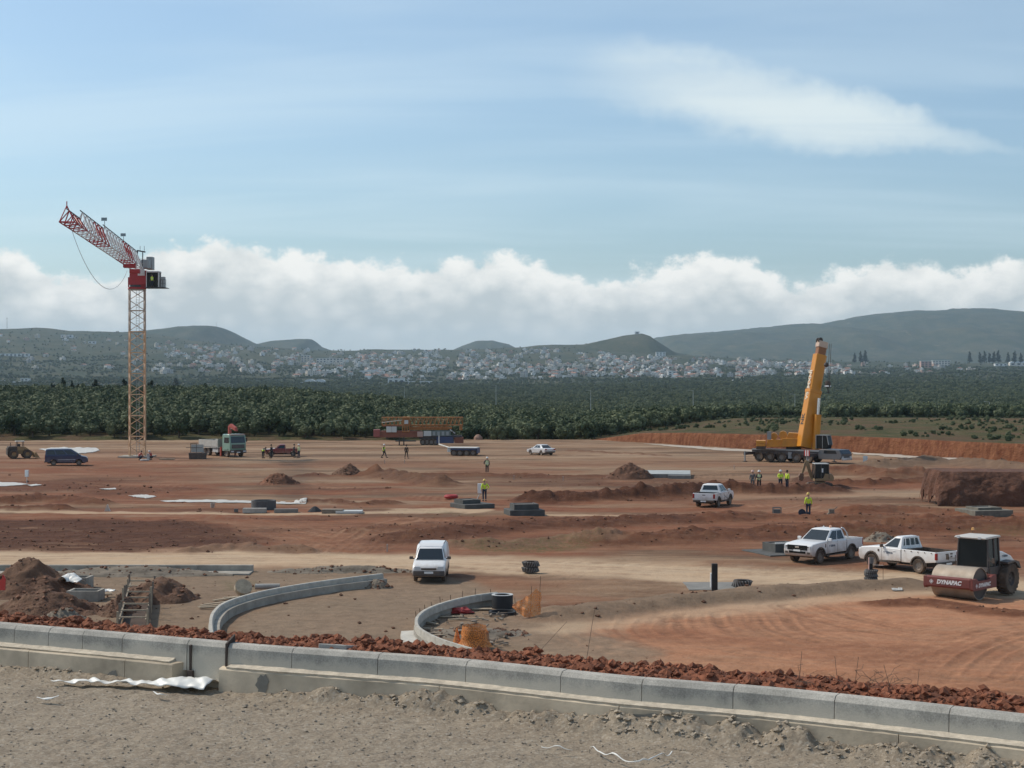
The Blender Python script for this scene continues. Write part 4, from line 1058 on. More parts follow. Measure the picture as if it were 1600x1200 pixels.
def clod(x, y, w, label):
    p = G(x, y, KZ + .04); t = KLINE.near_x(x); q, d, ww = KLINE.at(t); p = q - ww * .35; p = Vector((p.x * 1.03, p.y, 0))
    r_ = w / F * p.y / 2; jx = np.abs(EX[40] - p.x).argmin(); bm = bmesh.new(); bmesh.ops.create_icosphere(bm, subdivisions=3, radius=1); rr = random.Random(x)
    for vv_ in bm.verts: k = .35 + 1.25 * float(fbm(np.array([vv_.co.x * 1.9 + x]), np.array([vv_.co.y * 1.9 + vv_.co.z * 2.3]), 5, 461, .6)[0]); vv_.co = vv_.co * r_ * k; vv_.co.z *= .72
    me = bpy.data.meshes.new('earth_clod'); bm.to_mesh(me); bm.free(); me.materials.append(CLOD); o = link(bpy.data.objects.new('earth_clod', me)); o.location = (p.x, p.y, float(EZ[30, jx]) + r_ * .30); tag(o, label, 'clod')
for x, y, w, lb in [(108, 970, 24, 'dark red clod beside the formwork trench at the left'), (270, 978, 15, 'small upright red clod right of the formwork trench'), (330, 985, 20, 'big rounded red clod at the near end of the left curved kerb'), (374, 988, 16, 'red clod on the crest right of the steel joint plate'), (560, 1003, 22, 'largest red clod right of the pale concrete block'), (25, 965, 22, 'red clod at the far left behind the kerb'),
        (1505, 1085, 22, 'round dark red clod left of the big heap at the right end'), (1372, 1075, 16, 'small red clod behind the kerb near the dry twigs')]: clod(x, y, w, lb)
# dry twigs and stakes on the crest
TWIG = mat('dry_twig', (.13, .095, .07), .9)
for x, h, lean, lb in [(1198, 24, .02, 'thin rusty stake standing left of the dry twigs'), (1256, 22, -.02, 'left of two close rusty stakes in the twigs'), (1277, 23, .03, 'right of two close rusty stakes in the twigs'), (1337, 17, -.05, 'short rusty stake right of the dry twigs'), (1370, 14, .02, 'bent thin twig standing alone behind the kerb'), (867, 60, .06, 'tall thin stake in front of the orange net'), (775, 34, .25, 'leaning thin rod right of the wrapped barrel')]:
    q, d, ww = KLINE.at(KLINE.near_x(x)); p = q - ww * .6; hh_ = h / F * p.y * 1.15; o = MB().tube((0, 0, -.15), (lean * 2, .02, hh_ + .1), .0035, 5, .0025).build('stake', TWIG); o.location = (p.x * 1.05, p.y, KZ - .02); tag(o, lb, 'stake')
tw = MB(); rr = random.Random(8)
for k in range(24):
    a = Vector((rr.uniform(-.55, .55), rr.uniform(-.15, .3), 0)); pts_ = [a]
    for s_ in range(4): pts_.append(pts_[-1] + Vector((rr.uniform(-.1, .1), rr.uniform(-.05, .05), rr.uniform(-.01, .075))))
    tw.path(pts_, .0022, 4)
o = tw.build('dry_twigs', TWIG); q, d, ww = KLINE.at(KLINE.near_x(1300)); p = q - ww * .45; o.location = (p.x, p.y, KZ - .02); tag(o, 'tangle of dry twigs behind the kerb at the right', 'twigs')
# white plastic sheet and scraps
PLAST = mat('white_plastic', (.74, .73, .68), .45, var=.12, vscale=8)
def sheet_strip(name, pts, ws, label, hs, seed, material=PLAST, level=RZ, cat='sheet', nseg=110, across=15):
    P = Line(curve_pts([G(x, y, level + .02) for x, y in pts])); V = []; rs_ = np.random.RandomState(seed)
    for i, t in enumerate(np.linspace(0, P.len, nseg)):
        p, d, w = P.at(t); k = t / P.len; wdt = np.interp(k, np.linspace(0, 1, len(ws)), ws); h = np.interp(k, np.linspace(0, 1, len(hs)), hs)
        for j in range(across):
            s = (j / (across - 1) - .5); xx = p.x + w.x * s * wdt; yy = p.y + w.y * s * wdt
            V.append((xx, yy, level + .035 + h * (1 - (2 * s) ** 2) * (.8 + .4 * float(vnoise(k * 9, s * 3, seed))) + .05 * float(vnoise(xx * 9, yy * 9, seed + 1)) + .03 * float(vnoise(xx * 14 + yy * 9, yy * 5, seed + 2))))
    o = from_np(name, np.array(V), grid_faces(nseg, across), material); md = o.modifiers.new('thick', 'SOLIDIFY'); md.thickness = .004
    me = o.data; c0 = Vector((sum(v[0] for v in V) / len(V), sum(v[1] for v in V) / len(V), level)); me.transform(Matrix.Translation(-c0)); o.location = c0; tag(o, label, cat); return o
sheet_strip('plastic_sheet', [(80, 1070), (140, 1071), (200, 1073), (260, 1075), (298, 1076), (333, 1079)], [.06, .14, .20, .18, .42, .40], 'crumpled white plastic sheet lying at the foot of the left footing', [.0, .01, .015, .02, .09, .07], 1)
sheet_strip('plastic_sheet', [(125, 1049), (150, 1051), (180, 1058), (212, 1063)], [.16, .16, .12, .06], 'twisted white plastic strip behind the larger sheet', [.05, .05, .03, .01], 2)
sheet_strip('plastic_scrap', [(58, 1096), (75, 1097), (92, 1096)], [.02, .05, .03], 'small white plastic scrap on the gravel at the left', [.0, .01, .0], 3, nseg=16, across=5, cat='scrap')
sheet_strip('plastic_scrap', [(240, 1089), (252, 1091), (260, 1090)], [.02, .05, .03], 'tiny white scrap on the gravel right of the plastic sheet', [.0, .015, .0], 4, nseg=14, across=5, cat='scrap')
sheet_strip('plastic_strip', [(922, 1174), (940, 1182), (958, 1189), (985, 1196), (1010, 1196), (1035, 1188), (1050, 1182)], [.012, .02, .016, .02, .012], 'thin white plastic ribbon curling on the gravel', [.0, .01, .01, .0], 5, nseg=40, across=4, cat='ribbon')
sheet_strip('plastic_strip', [(846, 1175), (870, 1177), (895, 1179)], [.01, .02, .01], 'short white plastic ribbon left of the curling one', [.0, .005, .0], 6, nseg=16, across=4, cat='ribbon')

# ------------------------------------------------------------------ curved kerbs on the site
def curved_kerb(label, pts, kerb_h, foot_h, foot_w, flip, name='curved_kerb', kw=.16, foot=True, step=.25):
    P = Line(curve_pts([G(x, y, 0) for x, y in pts], 10)); base = P.at(P.len / 2)[0]; o = empty(name, base); tag(o, label, 'kerb'); inv = Matrix.Translation(-base); s = -1 if flip else 1
    zt_ = foot_h + kerb_h; n_ = int(P.len / 1.0)
    for i in range(n_):
        q = sweep(P, P.len * i / n_ + .008, P.len * (i + 1) / n_ - .008, [(0, foot_h - .02), (0, zt_), (s * kw * .75, zt_ - .005), (s * kw, zt_ - .05), (s * kw * 1.1, foot_h - .02)], step).build('kerb_stone', CONCB, o); q.data.transform(inv)
    if foot: q = sweep(P, 0, P.len, [(-s * .04, -.2), (-s * .04, foot_h), (s * foot_w, foot_h - .01), (s * (foot_w + .03), -.2)], step).build('footing', CONCF, o); q.data.transform(inv)
    return o, P
CONCB = mat('site_kerb', (.46, .43, .37), .9, var=.22, vscale=3, bump=.006, bscale=25); CONCF = mat('site_footing', (.35, .32, .27), .92, var=.35, vscale=1.2, bump=.02, bscale=9)
curved_kerb('long curved concrete kerb on a footing bending away at the left', [(328, 1012), (327, 990), (333, 975), (350, 961), (390, 947), (440, 936), (500, 926), (560, 918), (596, 913.5)], .24, .34, .42, False)
o2, P2 = curved_kerb('curved concrete kerb with rebar pins bending round the rubble', [(775, 945), (740, 950), (705, 958), (675, 968), (656, 979), (648, 992), (655, 1006), (690, 1024), (760, 1046)], .30, .30, .06, True, foot=True)
q = sweep(P2, P2.len * .52, P2.len, [(-.02, -.2), (-.02, .16), (.55, .13), (.62, -.2)], .25).build('apron', mat('pale_concrete', (.48, .46, .41), .9, var=.2, vscale=2), o2); q.data.transform(Matrix.Translation(-o2.location))
RUST = mat('rebar', (.07, .045, .032), .9)
for k in range(9):
    p, d, w = P2.at(P2.len * (.02 + .055 * k)); b_ = MB().tube((0, 0, .3), (random.uniform(-.05, .05), 0, random.uniform(.75, .92)), .014, 5).build('rebar_pin', RUST, o2); b_.location = p - o2.location
# rounded end pile of the left kerb
def mound(name, x, y, wpx, hgt, label, depth=None, material=None, seed=0, lump=.5, cat='earth mound', sharp=1.0, attrs=None):
    c0 = G(x, y); w = wpx / F * c0.y / 2; dpt = depth or w * .9; n_ = 56; a = np.linspace(-1, 1, n_); MX, MY = np.meshgrid(a, a); r_ = np.hypot(MX, MY)
    r2 = r_ * (1 + .35 * (fbm(MX * 1.5 + seed, MY * 1.5, 3, 471 + seed) - .5))
    z = (np.clip(1 - r2, 0, 1) ** sharp if sharp < 1 else sstep(-.12, 1.05, 1 - r2) - sstep(-.12, 1.05, 0.)) * hgt; edge = sstep(0, .25, 1 - r2); z += edge * lump * hgt * (fbm(MX * 2.6 + 3 * seed, MY * 2.6, 5, 481 + seed, .6) - .5) + edge * .16 * (fbm(MX * w / .45, MY * dpt / .45, 4, 491) - .5); z -= .25 * sstep(.9, 1.15, r2)
    o = from_np(name, np.stack([MX * w, MY * dpt, z], -1).reshape(-1, 3), grid_faces(n_, n_), material or SOILR, attrs=attrs); o.location = (c0.x, c0.y, gz(c0)); kk = np.flatnonzero((r2 < .95).ravel()); kk = np.random.RandomState(seed).choice(kk, int(min(160, 25 + w * 45)))
    for i_ in kk: MOUND_PTS.append((c0.x + (MX * w).ravel()[i_], c0.y + (MY * dpt).ravel()[i_], gz(c0) + z.ravel()[i_]))
    o.location = (c0.x, c0.y, gz(c0)); tag(o, label, cat); return o
MOUND_PTS = []
SOILR = mat('heap_soil', (.20, .088, .048), .97, var=.5, vscale=1.0, bump=.14, bscale=5); SOILB = mat('heap_brown', (.175, .100, .060), .97, col2=(.11, .05, .029), vscale=.8, bump=.14, bscale=5); SOILG = mat('heap_grey', (.20, .165, .125), .97, var=.4, vscale=1.3, bump=.04, bscale=7); SOILD = mat('heap_dark', (.135, .065, .038), .97, var=.4, vscale=1.3, bump=.05, bscale=7)
mound('earth_mound', 588, 917, 52, .45, 'small grey earth heap at the far end of the left curved kerb', material=SOILG, seed=1)
mound('earth_mound', 545, 744, 62, 1.35, 'brown earth heap in the middle of the site, left of the centre', material=SOILB, seed=2)
mound('earth_mound', 435, 757, 72, 1.25, 'steep red earth heap right of the large ring in the middle distance', material=SOILR, seed=3)
mound('earth_mound', 985, 747, 78, 1.75, 'pointed dark brown earth heap in front of the grey slab', material=SOILD, seed=4, sharp=.9)
mound('earth_mound', 48, 925, 230, 1.55, 'large brown earth heap at the left edge of the near site', depth=2.6, material=SOILB, seed=5, lump=.7)
mound('earth_mound', 70, 956, 210, 1.0, 'lower red-brown earth heap in front of the large left heap', depth=1.9, material=SOILB, seed=6, lump=.8)
mound('earth_mound', 97, 972, 90, .7, 'small grey-brown heap in front of the left heaps', material=SOILG, seed=7, lump=.8)
mound('earth_mound', 250, 935, 130, 1.1, 'brown spoil heap around the far end of the formwork trench', depth=2.2, material=SOILB, seed=8, lump=.7)
mound('earth_mound', 188, 955, 70, .8, 'brown spoil heap left of the formwork trench', depth=2.0, material=SOILB, seed=18, lump=.7)
mound('earth_mound', 1375, 846, 60, .7, 'small grey-brown earth heap behind the double-cab pickup', material=SOILG, seed=9)
mound('earth_mound', 540, 893, 260, .35, 'low brown earth ridge behind the left curved kerb', depth=.9, material=SOILG, seed=10)
mound('earth_mound', 200, 898, 330, .45, 'long low brown rise behind the formwork trench', depth=1.4, material=SOILG, seed=11)
mound('earth_mound', 1090, 762, 46, .5, 'small red heap on the long windrow', material=SOILD, seed=12)
mound('earth_mound', 745, 990, 190, .28, 'low sandy heap in front of the orange net', depth=1.2, material=SOILG, seed=13)
# low retaining wall at the left
p0, p1 = G(-120, 893), G(396, 893); o = empty('retaining_wall', G(240, 893)); tag(o, 'long low grey concrete wall along the pale road at the left', 'wall')
for k in range(6):
    xa = p0.x + (p1.x - p0.x) * k / 6; xb = p0.x + (p1.x - p0.x) * (k + 1) / 6; MB().bb(xa - o.location.x + .01, xb - o.location.x - .01, -.15, .15, -.3, .36).build('wall_panel', CONCF, o, bevel=.02)
MB().bb(p0.x - o.location.x, p1.x - o.location.x, -1.5, -.16, -.3, .06).build('footing', CONCF, o)
# earth block with a cut face at the right
bx0 = G(1462, 790); bn, bm_ = 60, 170
BX, BS = np.meshgrid(np.linspace(0, 26, bm_), np.concatenate([np.linspace(0, 1, 34), np.linspace(1.05, 5, bn - 34)]))
blk = fbm(BX / 1.1, BS * 2.2, 6, 501, .62); hgt_ = 2.75 * sstep(-.3, .8, BX + .9 * (blk - .5))
zz = np.clip(BS, 0, 1) ** .75 * hgt_; off = np.where(BS <= 1, .9 * BS ** 1.6 + .9 * (blk - .5) * np.sin(np.clip(BS, 0, 1) * math.pi) - .9 * (1 - BS) * fbm(BX / 2, BX * 0, 3, 511), .9 + (BS - 1) * 1.2)
zz = np.where(BS > 1, hgt_ + .12 * (blk - .5), zz) - .1 * (BS <= 0)
eb = from_np('earth_bank', np.stack([BX, off - BX * .10, zz], -1).reshape(-1, 3), grid_faces(bn, bm_), mat('cut_earth', (.135, .060, .036), .97, var=.45, vscale=.9, bump=.25, bscale=2.2)); eb.location = (bx0.x, bx0.y, 0); tag(eb, 'dark red-brown earth block with a steep cut face at the right edge', kind='structure')
# white membrane sheets lying on the ground
DUSTM = mat('dusty_strip', (.44, .375, .305), .9, var=.15, vscale=.6); MEMB = mat('membrane', (.50, .49, .46), .8, var=.15, vscale=.8)
def flat_sheet(pts, label, name='membrane_sheet', material=MEMB, z=.03, cat='sheet'):
    """sheet draped on the ground inside an outline of picture points"""
    xs = np.linspace(min(p[0] for p in pts) + .1, max(p[0] for p in pts) - .1, 40); V = []; nr = 9
    for i, x in enumerate(xs):
        ys = sorted(a[1] + (b[1] - a[1]) * (x - a[0]) / (b[0] - a[0]) for a, b in zip(pts, pts[1:] + pts[:1]) if (a[0] - x) * (b[0] - x) < 0)
        y0, y1 = (ys[0], ys[-1]) if len(ys) > 1 else (pts[0][1], pts[0][1] + .1); w_ = y1 - y0
        y0 += w_ * .35 * (float(vnoise(i * .45, 1.5, 7)) - .5); y1 += w_ * .35 * (float(vnoise(i * .5, 9.5, 8)) - .5)
        for t in np.linspace(0, 1, nr):
            p = G(x, y0 + (y1 - y0) * t); V.append((p.x, p.y, gz(p) + z + .05 * float(vnoise(p.x * 1.5, p.y * 1.5, 9))))
    V = np.array(V); c0 = V.mean(0); o = from_np(name, V - c0, grid_faces(len(xs), nr), material); o.location = c0; md = o.modifiers.new('thick', 'SOLIDIFY'); md.thickness = .01; tag(o, label, cat)
flat_sheet([(60, 702), (100, 699), (150, 700), (156, 704), (140, 708), (110, 710), (75, 706)], 'white membrane sheet behind the dark blue van')
flat_sheet([(-120, 753), (0, 753), (30, 755.6), (46, 757.5), (25, 760), (0, 761.5), (-120, 763)], 'white membrane sheet at the left edge by the post box')
flat_sheet([(40, 759.5), (55, 757), (66, 759), (50, 760.5)], 'small white membrane scrap right of the post box')
flat_sheet([(250, 782.2), (280, 780.8), (330, 782.2), (400, 783.6), (398, 786), (330, 785.4), (270, 784.2)], 'long white membrane strip left of the large ring')
flat_sheet([(430, 785), (480, 785), (478, 787.4), (432, 787.4)], 'short white membrane strip right of the large ring')
flat_sheet([(155, 764.5), (180, 763.5), (182, 765.5), (158, 766)], 'tiny white scrap of membrane left of the dark patch')
flat_sheet([(200, 774.5), (225, 773.5), (245, 776), (230, 778), (205, 776.5)], 'white membrane scrap before the long strip')
flat_sheet([(1005, 693.5), (1090, 698), (1180, 703.5), (1190, 707), (1120, 703.4), (1040, 697.4)], 'long pale strip at the foot of the red cut bank', material=DUSTM)
flat_sheet([(1330, 706.5), (1400, 710.5), (1500, 717), (1480, 719), (1400, 715), (1335, 710)], 'pale strip at the foot of the cut bank right of the crane', material=DUSTM)
flat_sheet([(1393, 923), (1410, 922.5), (1410, 924.5), (1394, 925)], 'small white board on the ground near the roller', cat='board', name='board')
# planks and rubble near the kerbs
WOOD = mat('plank_wood', (.42, .34, .24), .9, var=.3, vscale=5); WOODD = mat('old_wood', (.22, .18, .14), .95, var=.3, vscale=5)
def plank(x, y, l_, w, rz, label, t=.04, z=.03, tilt=0., material=WOOD, name='plank'):
    p = G(x, y); o = MB().box((0, 0, t / 2), (l_, w, t)).build(name, material, bevel=.004); o.location = (p.x, p.y, max(gz(p), 0) + z); o.rotation_euler = (tilt, tilt * .6, rz); tag(o, label, 'plank'); return o
for a in [(345, 943, 2.3, .16, .85, 'long pale plank leaning beside the left curved kerb'), (338, 947, 1.9, .14, .7, 'pale plank left of the kerb, second from the far end'), (352, 937, 1.6, .15, .95, 'short pale plank nearest the round reel'), (368, 934, 1.3, .14, .6, 'pale plank under the round reel'), (330, 950, 1.1, .14, .4, 'lowest pale plank left of the curved kerb'),
          (705, 965, 1.0, .18, .1, 'pale board lying in the rubble below the red heap'), (716, 969, .9, .1, .35, 'pale lath crossing the board in the rubble'), (742, 968, .8, .1, .2, 'thin lath right of the rubble board'), (753, 953, .9, .3, 0., 'pale grey board beside the black ring'), (674, 975, .9, .16, -.9, 'upright leaning board inside the curved kerb'), (676, 984, .9, .2, -.3, 'pale board lying at the inside of the curved kerb'),
          (690, 994, .8, .1, .2, 'thin lath lowest inside the curved kerb'), (696, 988, 1.0, .06, .5, 'dark lath inside the curved kerb'), (744, 944, 1.4, .18, -.7, 'grey plank leaning on the inside of the kerb'), (165, 929, .6, .3, .2, 'white board left of the formwork trench')]: plank(*a)
rub = MB(); rr = random.Random(4)
for k in range(90):
    x, y = rr.uniform(655, 790), rr.uniform(958, 1012); p = G(x, y)
    if x < 660 + max(0, (985 - y)) * 1.2 or x < 655 + max(0, y - 985) * 1.6: continue
    rub.box((p.x, p.y, .05), (rr.uniform(.08, .5), rr.uniform(.04, .14), rr.uniform(.03, .09)), rot=Euler((rr.uniform(-.2, .2), rr.uniform(-.2, .2), rr.uniform(0, 3))))
tag(rub.build('rubble', WOODD), 'scattered wood and rubble inside the right curved kerb', 'rubble', kind='stuff')
reel = G(380, 932); o = MB().lathe([(.0, -.12), (.42, -.12), (.42, .12), (.0, .12)], 20).build('timber_reel', WOOD); o.location = (reel.x, reel.y, .42); o.rotation_euler = (.75, .5, 0); tag(o, 'round pale reel lying tilted behind the left curved kerb', 'reel')
o = MB().lathe([(.10, -.6), (.14, -.6), (.14, .6), (.10, .6)], 12, axis='X', closed=True).build('pipe', CONC); p = G(418, 926); o.location = (p.x, p.y, .3); o.rotation_euler = (0, 0, .1); tag(o, 'short pale pipe lying behind the left curved kerb', 'pipe')
# red heap of bags in the rubble
bm = bmesh.new(); bmesh.ops.create_icosphere(bm, subdivisions=3, radius=1)
for v_ in bm.verts: v_.co = Vector((v_.co.x * .5, v_.co.y * .35, max(-.1, v_.co.z) * .22)) * (.7 + .6 * float(vnoise(v_.co.x * 3 + 5, v_.co.y * 3 + v_.co.z * 4, 3)))
me = bpy.data.meshes.new('red_bag'); bm.to_mesh(me); bm.free(); me.materials.append(mat('red_plastic', (.35, .035, .03), .6, var=.3)); o = link(bpy.data.objects.new('red_bag', me)); o.location = G(721, 958) + Vector((0, 0, .05)); tag(o, 'crumpled red plastic bag in the rubble inside the curved kerb', 'bag')
# ------------------------------------------------------------------ formwork trench at the left
tr0 = G(207, 985); tr1 = G(222, 925)
o = empty('trench_formwork', G(214, 955)); tag(o, 'narrow timber formwork of stakes and cross laths in a trench', 'formwork'); L0 = o.location
for sgn, nm in ((-1, 'left'), (1, 'right')):
    for k in range(8):
        t = k / 7; p = tr0.lerp(tr1, t) - L0; w = .62; MB().bb(-.04, .04, -.04, .04, -.1, random.uniform(.75, 1.15)).build('stake', WOODD if k % 3 else WOOD, o).location = (p.x + sgn * w, p.y, 0)
    a, b = tr0 - L0 + Vector((sgn * .55, 0, .45)), tr1 - L0 + Vector((sgn * .55, 0, .45))
    MB().tube(a, b, .035, 4).build('wale', WOOD, o); dv = b - a; MB().box((a + b) / 2 - Vector((sgn * -.03, 0, .18)), (dv.length, .03, .42), math.atan2(dv.y, dv.x)).build('side_panel', WOODD, o)
for k in range(7):
    p = tr0.lerp(tr1, k / 6) - L0; MB().bb(-.58, .58, -.035, .035, .52, .58).build('cross_lath', WOOD, o).location = (p.x, p.y, 0)
MB().box((tr0 + tr1) / 2 - L0 + Vector((0, 0, .02)), ((tr1 - tr0).length, 1.0, .03), math.atan2((tr1 - tr0).y, (tr1 - tr0).x)).build('trench_floor', mat('trench_dark', (.07, .045, .032), .95), o)
# small concrete chambers at the left heap
def chamber(x, y, w, d_, h, label, material, top=True, lid=None, rz=0., name='manhole_chamber'):
    p = G(x, y); o = empty(name, (p.x, p.y, 0), rz); tag(o, label, 'chamber'); t = .12
    m = MB(); m.bb(-w / 2, w / 2, -d_ / 2, -d_ / 2 + t, -.2, h).bb(-w / 2, w / 2, d_ / 2 - t, d_ / 2, -.2, h).bb(-w / 2, -w / 2 + t, -d_ / 2 + t + .002, d_ / 2 - t - .002, -.2, h - .002).bb(w / 2 - t, w / 2, -d_ / 2 + t + .002, d_ / 2 - t - .002, -.2, h - .002); m.build('wall', material, o)
    MB().bb(-w / 2 + t, w / 2 - t, -d_ / 2 + t, d_ / 2 - t, h - .25, h - .2).build('inside', MATS['trench_dark'], o); return o
chamber(116, 918, 1.6, 1.2, .55, 'square concrete chamber with white plastic on top at the left heaps', CONCF, rz=-.05)
chamber(134, 938, 1.5, 1.1, .5, 'lower square concrete chamber filled with dark earth at the left heaps', CONCF, rz=-.05)
sheet_strip('plastic_sheet', [(97, 911), (110, 909), (127, 911)], [.6, .9, .5], 'white plastic draped over the square chamber at the left heaps', [.25, .35, .1], 8, level=.55, nseg=24)
sheet_strip('plastic_sheet', [(158, 927), (168, 925), (180, 926)], [.2, .35, .2], 'small white sheet between the chambers and the trench', [.05, .1, .05], 9, level=.25, nseg=18)
p = G(3, 937); o = MB().prism([(-.25, 0), (.25, 0), (.3, .9), (.1, 1.25), (.0, .9), (-.15, .8)], -.06, .06).build('red_barrier', mat('red_barrier', (.55, .05, .04), .5)); o.location = (p.x, p.y, .45); o.scale = (.6, .6, .6); tag(o, 'red plastic barrier piece cut by the left edge', 'barrier')
# ------------------------------------------------------------------ vehicles
def paint(name, c_, dust=.35, rough=.32):
    """car paint with road dust that thickens towards the sills"""
    m = mat(name, c_, rough, coat=.35); n, l = nodes(m); b = n['Principled BSDF']; t = n.new('ShaderNodeTexCoord'); s = n.new('ShaderNodeSeparateXYZ'); l.new(t.outputs['Object'], s.inputs[0])
    z = n.new('ShaderNodeTexNoise'); l.new(t.outputs['Object'], z.inputs[0]); z.inputs['Scale'].default_value = 2.2; z.inputs['Detail'].default_value = 6
    a = n.new('ShaderNodeMath'); a.operation = 'MULTIPLY_ADD'; l.new(z.outputs['Fac'], a.inputs[0]); a.inputs[1].default_value = -.9; l.new(s.outputs[2], a.inputs[2])
    r_ = n.new('ShaderNodeMapRange'); l.new(a.outputs[0], r_.inputs[0]); r_.inputs[1].default_value = .55; r_.inputs[2].default_value = -.05; r_.inputs[3].default_value = dust * .12; r_.inputs[4].default_value = min(1, dust * 1.6)
    q = n.new('ShaderNodeMix'); q.data_type = 'RGBA'; l.new(r_.outputs[0], q.inputs[0]); q.inputs[6].default_value = (*c_, 1); q.inputs[7].default_value = (.34, .23, .155, 1); l.new(q.outputs[2], b.inputs['Base Color'])
    r2 = n.new('ShaderNodeMapRange'); l.new(r_.outputs[0], r2.inputs[0]); r2.inputs[3].default_value = rough; r2.inputs[4].default_value = .85; l.new(r2.outputs[0], b.inputs['Roughness']); return m
PWHITE = paint('white_paint', (.80, .80, .79), .5); PSILVER = paint('silver_paint', (.62, .63, .64), .25); PBLUE = paint('blue_paint', (.018, .032, .085), .15); PRED = paint('dark_red_paint', (.20, .018, .022), .3); PGREEN = paint('pale_green_paint', (.20, .33, .26), .25)
BLACKP = mat('black_plastic', (.022, .022, .023), .6, dust=.35); TYRE = mat('tyre_rubber', (.030, .028, .027), .9, dust=.55, dustc=(.24, .16, .105)); RIMD = mat('rim_grey', (.22, .21, .20), .5, .5, dust=.45); GLASSD = mat('dark_glass', (.020, .026, .030), .08, spec=.6); CABG = mat('cab_glass_dark', (.012, .014, .015), .18, spec=.22); LAMP = mat('headlamp_glass', (.55, .57, .58), .12, spec=.9); TAIL = mat('tail_lamp', (.30, .018, .016), .25); CHROME = mat('chrome', (.6, .6, .6), .2, .9); PLATE = mat('number_plate', (.75, .76, .74), .5); UNDER = mat('underbody', (.03, .026, .024), .95)
LOGO = mat('logo_print', (.10, .13, .17), .6); YEL = mat('crane_yellow', (.62, .26, .018), .45, var=.16, vscale=1.2, dust=.18); DBLUE = mat('carrier_blue', (.030, .036, .050), .5, dust=.3); SEATM = mat('seat_cloth', (.05, .05, .055), .9)
def arch(cx, cz, r_, a0=0., a1=math.pi, n=10): return [(cx + r_ * math.cos(a), cz + r_ * math.sin(a)) for a in np.linspace(a0, a1, n)]
def wheel(o, x, y, r_, w, side, rim=RIMD, tread=False, hub=.58, name='wheel'):
    """tyre mesh with the rim as its sub-part"""
    h = w / 2
    t = MB().lathe([(r_ * hub, -h * .8), (r_ * .9, -h), (r_ * .97, -h * .85), (r_, -h * .5), (r_, h * .5), (r_ * .97, h * .85), (r_ * .9, h), (r_ * hub, h * .8)], 28, axis='Y')
    if tread:
        for k in range(22):
            a = 2 * math.pi * k / 22
            for s in (-1, 1): t.box((math.cos(a + s * .07) * r_, s * h * .45, math.sin(a + s * .07) * r_), (.05, h * .85, .09), rot=Euler((0, -a, s * .35)))
    tw_ = t.build(name, TYRE, o, smooth=True); tw_.location = (x, y, r_)
    m = MB().lathe([(0, h * .35), (r_ * .16, h * .42), (r_ * .2, h * .3), (r_ * hub * .86, h * .45), (r_ * hub, h * .8), (r_ * hub * 1.03, h * .3), (r_ * hub, -h * .8), (0, -h * .6)], 20, axis='Y')
    for k in range(6):
        a = 2 * math.pi * k / 6; m.box((math.cos(a) * r_ * hub * .55, h * .42, math.sin(a) * r_ * hub * .55), (r_ * hub * .7, h * .12, r_ * .13), rot=Euler((0, -a, 0)))
    rm = m.build('rim', rim, tw_, smooth=True)
    if side < 0: rm.rotation_euler = (0, 0, math.pi)
    return tw_
def lerp2(q, u, v): a, b, c_, d = [Vector(p) for p in q]; return a.lerp(b, u).lerp(d.lerp(c_, u), v)
def on_face(o, q, u0, u1, v0, v1, material, name='window', push=.008, thick=.012, u0t=None, u1t=None):
    """panel on a face q = bottom-left, bottom-right, top-right, top-left seen from outside"""
    a, b, c_, d = [Vector(p) for p in q]; n_ = (b - a).cross(d - a).normalized()
    P = [lerp2(q, u0, v0), lerp2(q, u1, v0), lerp2(q, u1 if u1t is None else u1t, v1), lerp2(q, u0 if u0t is None else u0t, v1)]
    P = [p + n_ * (push - thick) for p in P]; return MB().quad(*P, t=thick).build(name, material, o)
def cab_house(o, xb0, xb1, xt0, xt1, z0, z1, h0, h1, m, name='cabin', mid=None, bev=.05):
    """greenhouse; returns its faces: front, rear, left, right"""
    B = [(xb0, -h0, z0), (xb1, -h0, z0), (xb1, h0, z0), (xb0, h0, z0)]; T = [(xt0, -h1, z1), (xt1, -h1, z1), (xt1, h1, z1), (xt0, h1, z1)]
    zc = z1 + .045; C = [(xt0 + (xt1 - xt0) * .12, -h1 * .8, zc), (xt1 - (xt1 - xt0) * .12, -h1 * .8, zc), (xt1 - (xt1 - xt0) * .12, h1 * .8, zc), (xt0 + (xt1 - xt0) * .12, h1 * .8, zc)]
    MB().loft([B, T, C]).build(name, m, o, smooth=True, bevel=bev)
    return dict(front=[B[1], B[2], T[2], T[1]], rear=[B[3], B[0], T[0], T[3]], left=[B[2], B[3], T[3], T[2]], right=[B[0], B[1], T[1], T[0]])
def body_sides(poly, hw, m, o, name='body', inset=.05, edge=.10): return MB().prism(poly, -hw, hw, inset, edge).build(name, m, o, smooth=True)
def vehicle(name, label, cat, x, y, rz, dz=0.):
    p = G(x, y); o = empty(name, (p.x, p.y, gz(p) + dz), R(rz)); tag(o, label, cat); return o
def offset_near(x, y, rz, half):  # centre of a vehicle whose near wheels touch the ground about x, y
    p = G(x, y); h = Vector((math.cos(R(rz)), math.sin(R(rz)), 0)); n_ = Vector((-h.y, h.x, 0)); n_ = n_ if n_.y > 0 else -n_; return p + n_ * half
def lamp_pair(o, x, y, z, d, m, name): 
    for s in (-1, 1): MB().box((x, s * y, z), d).build(name, m, o, bevel=.02)
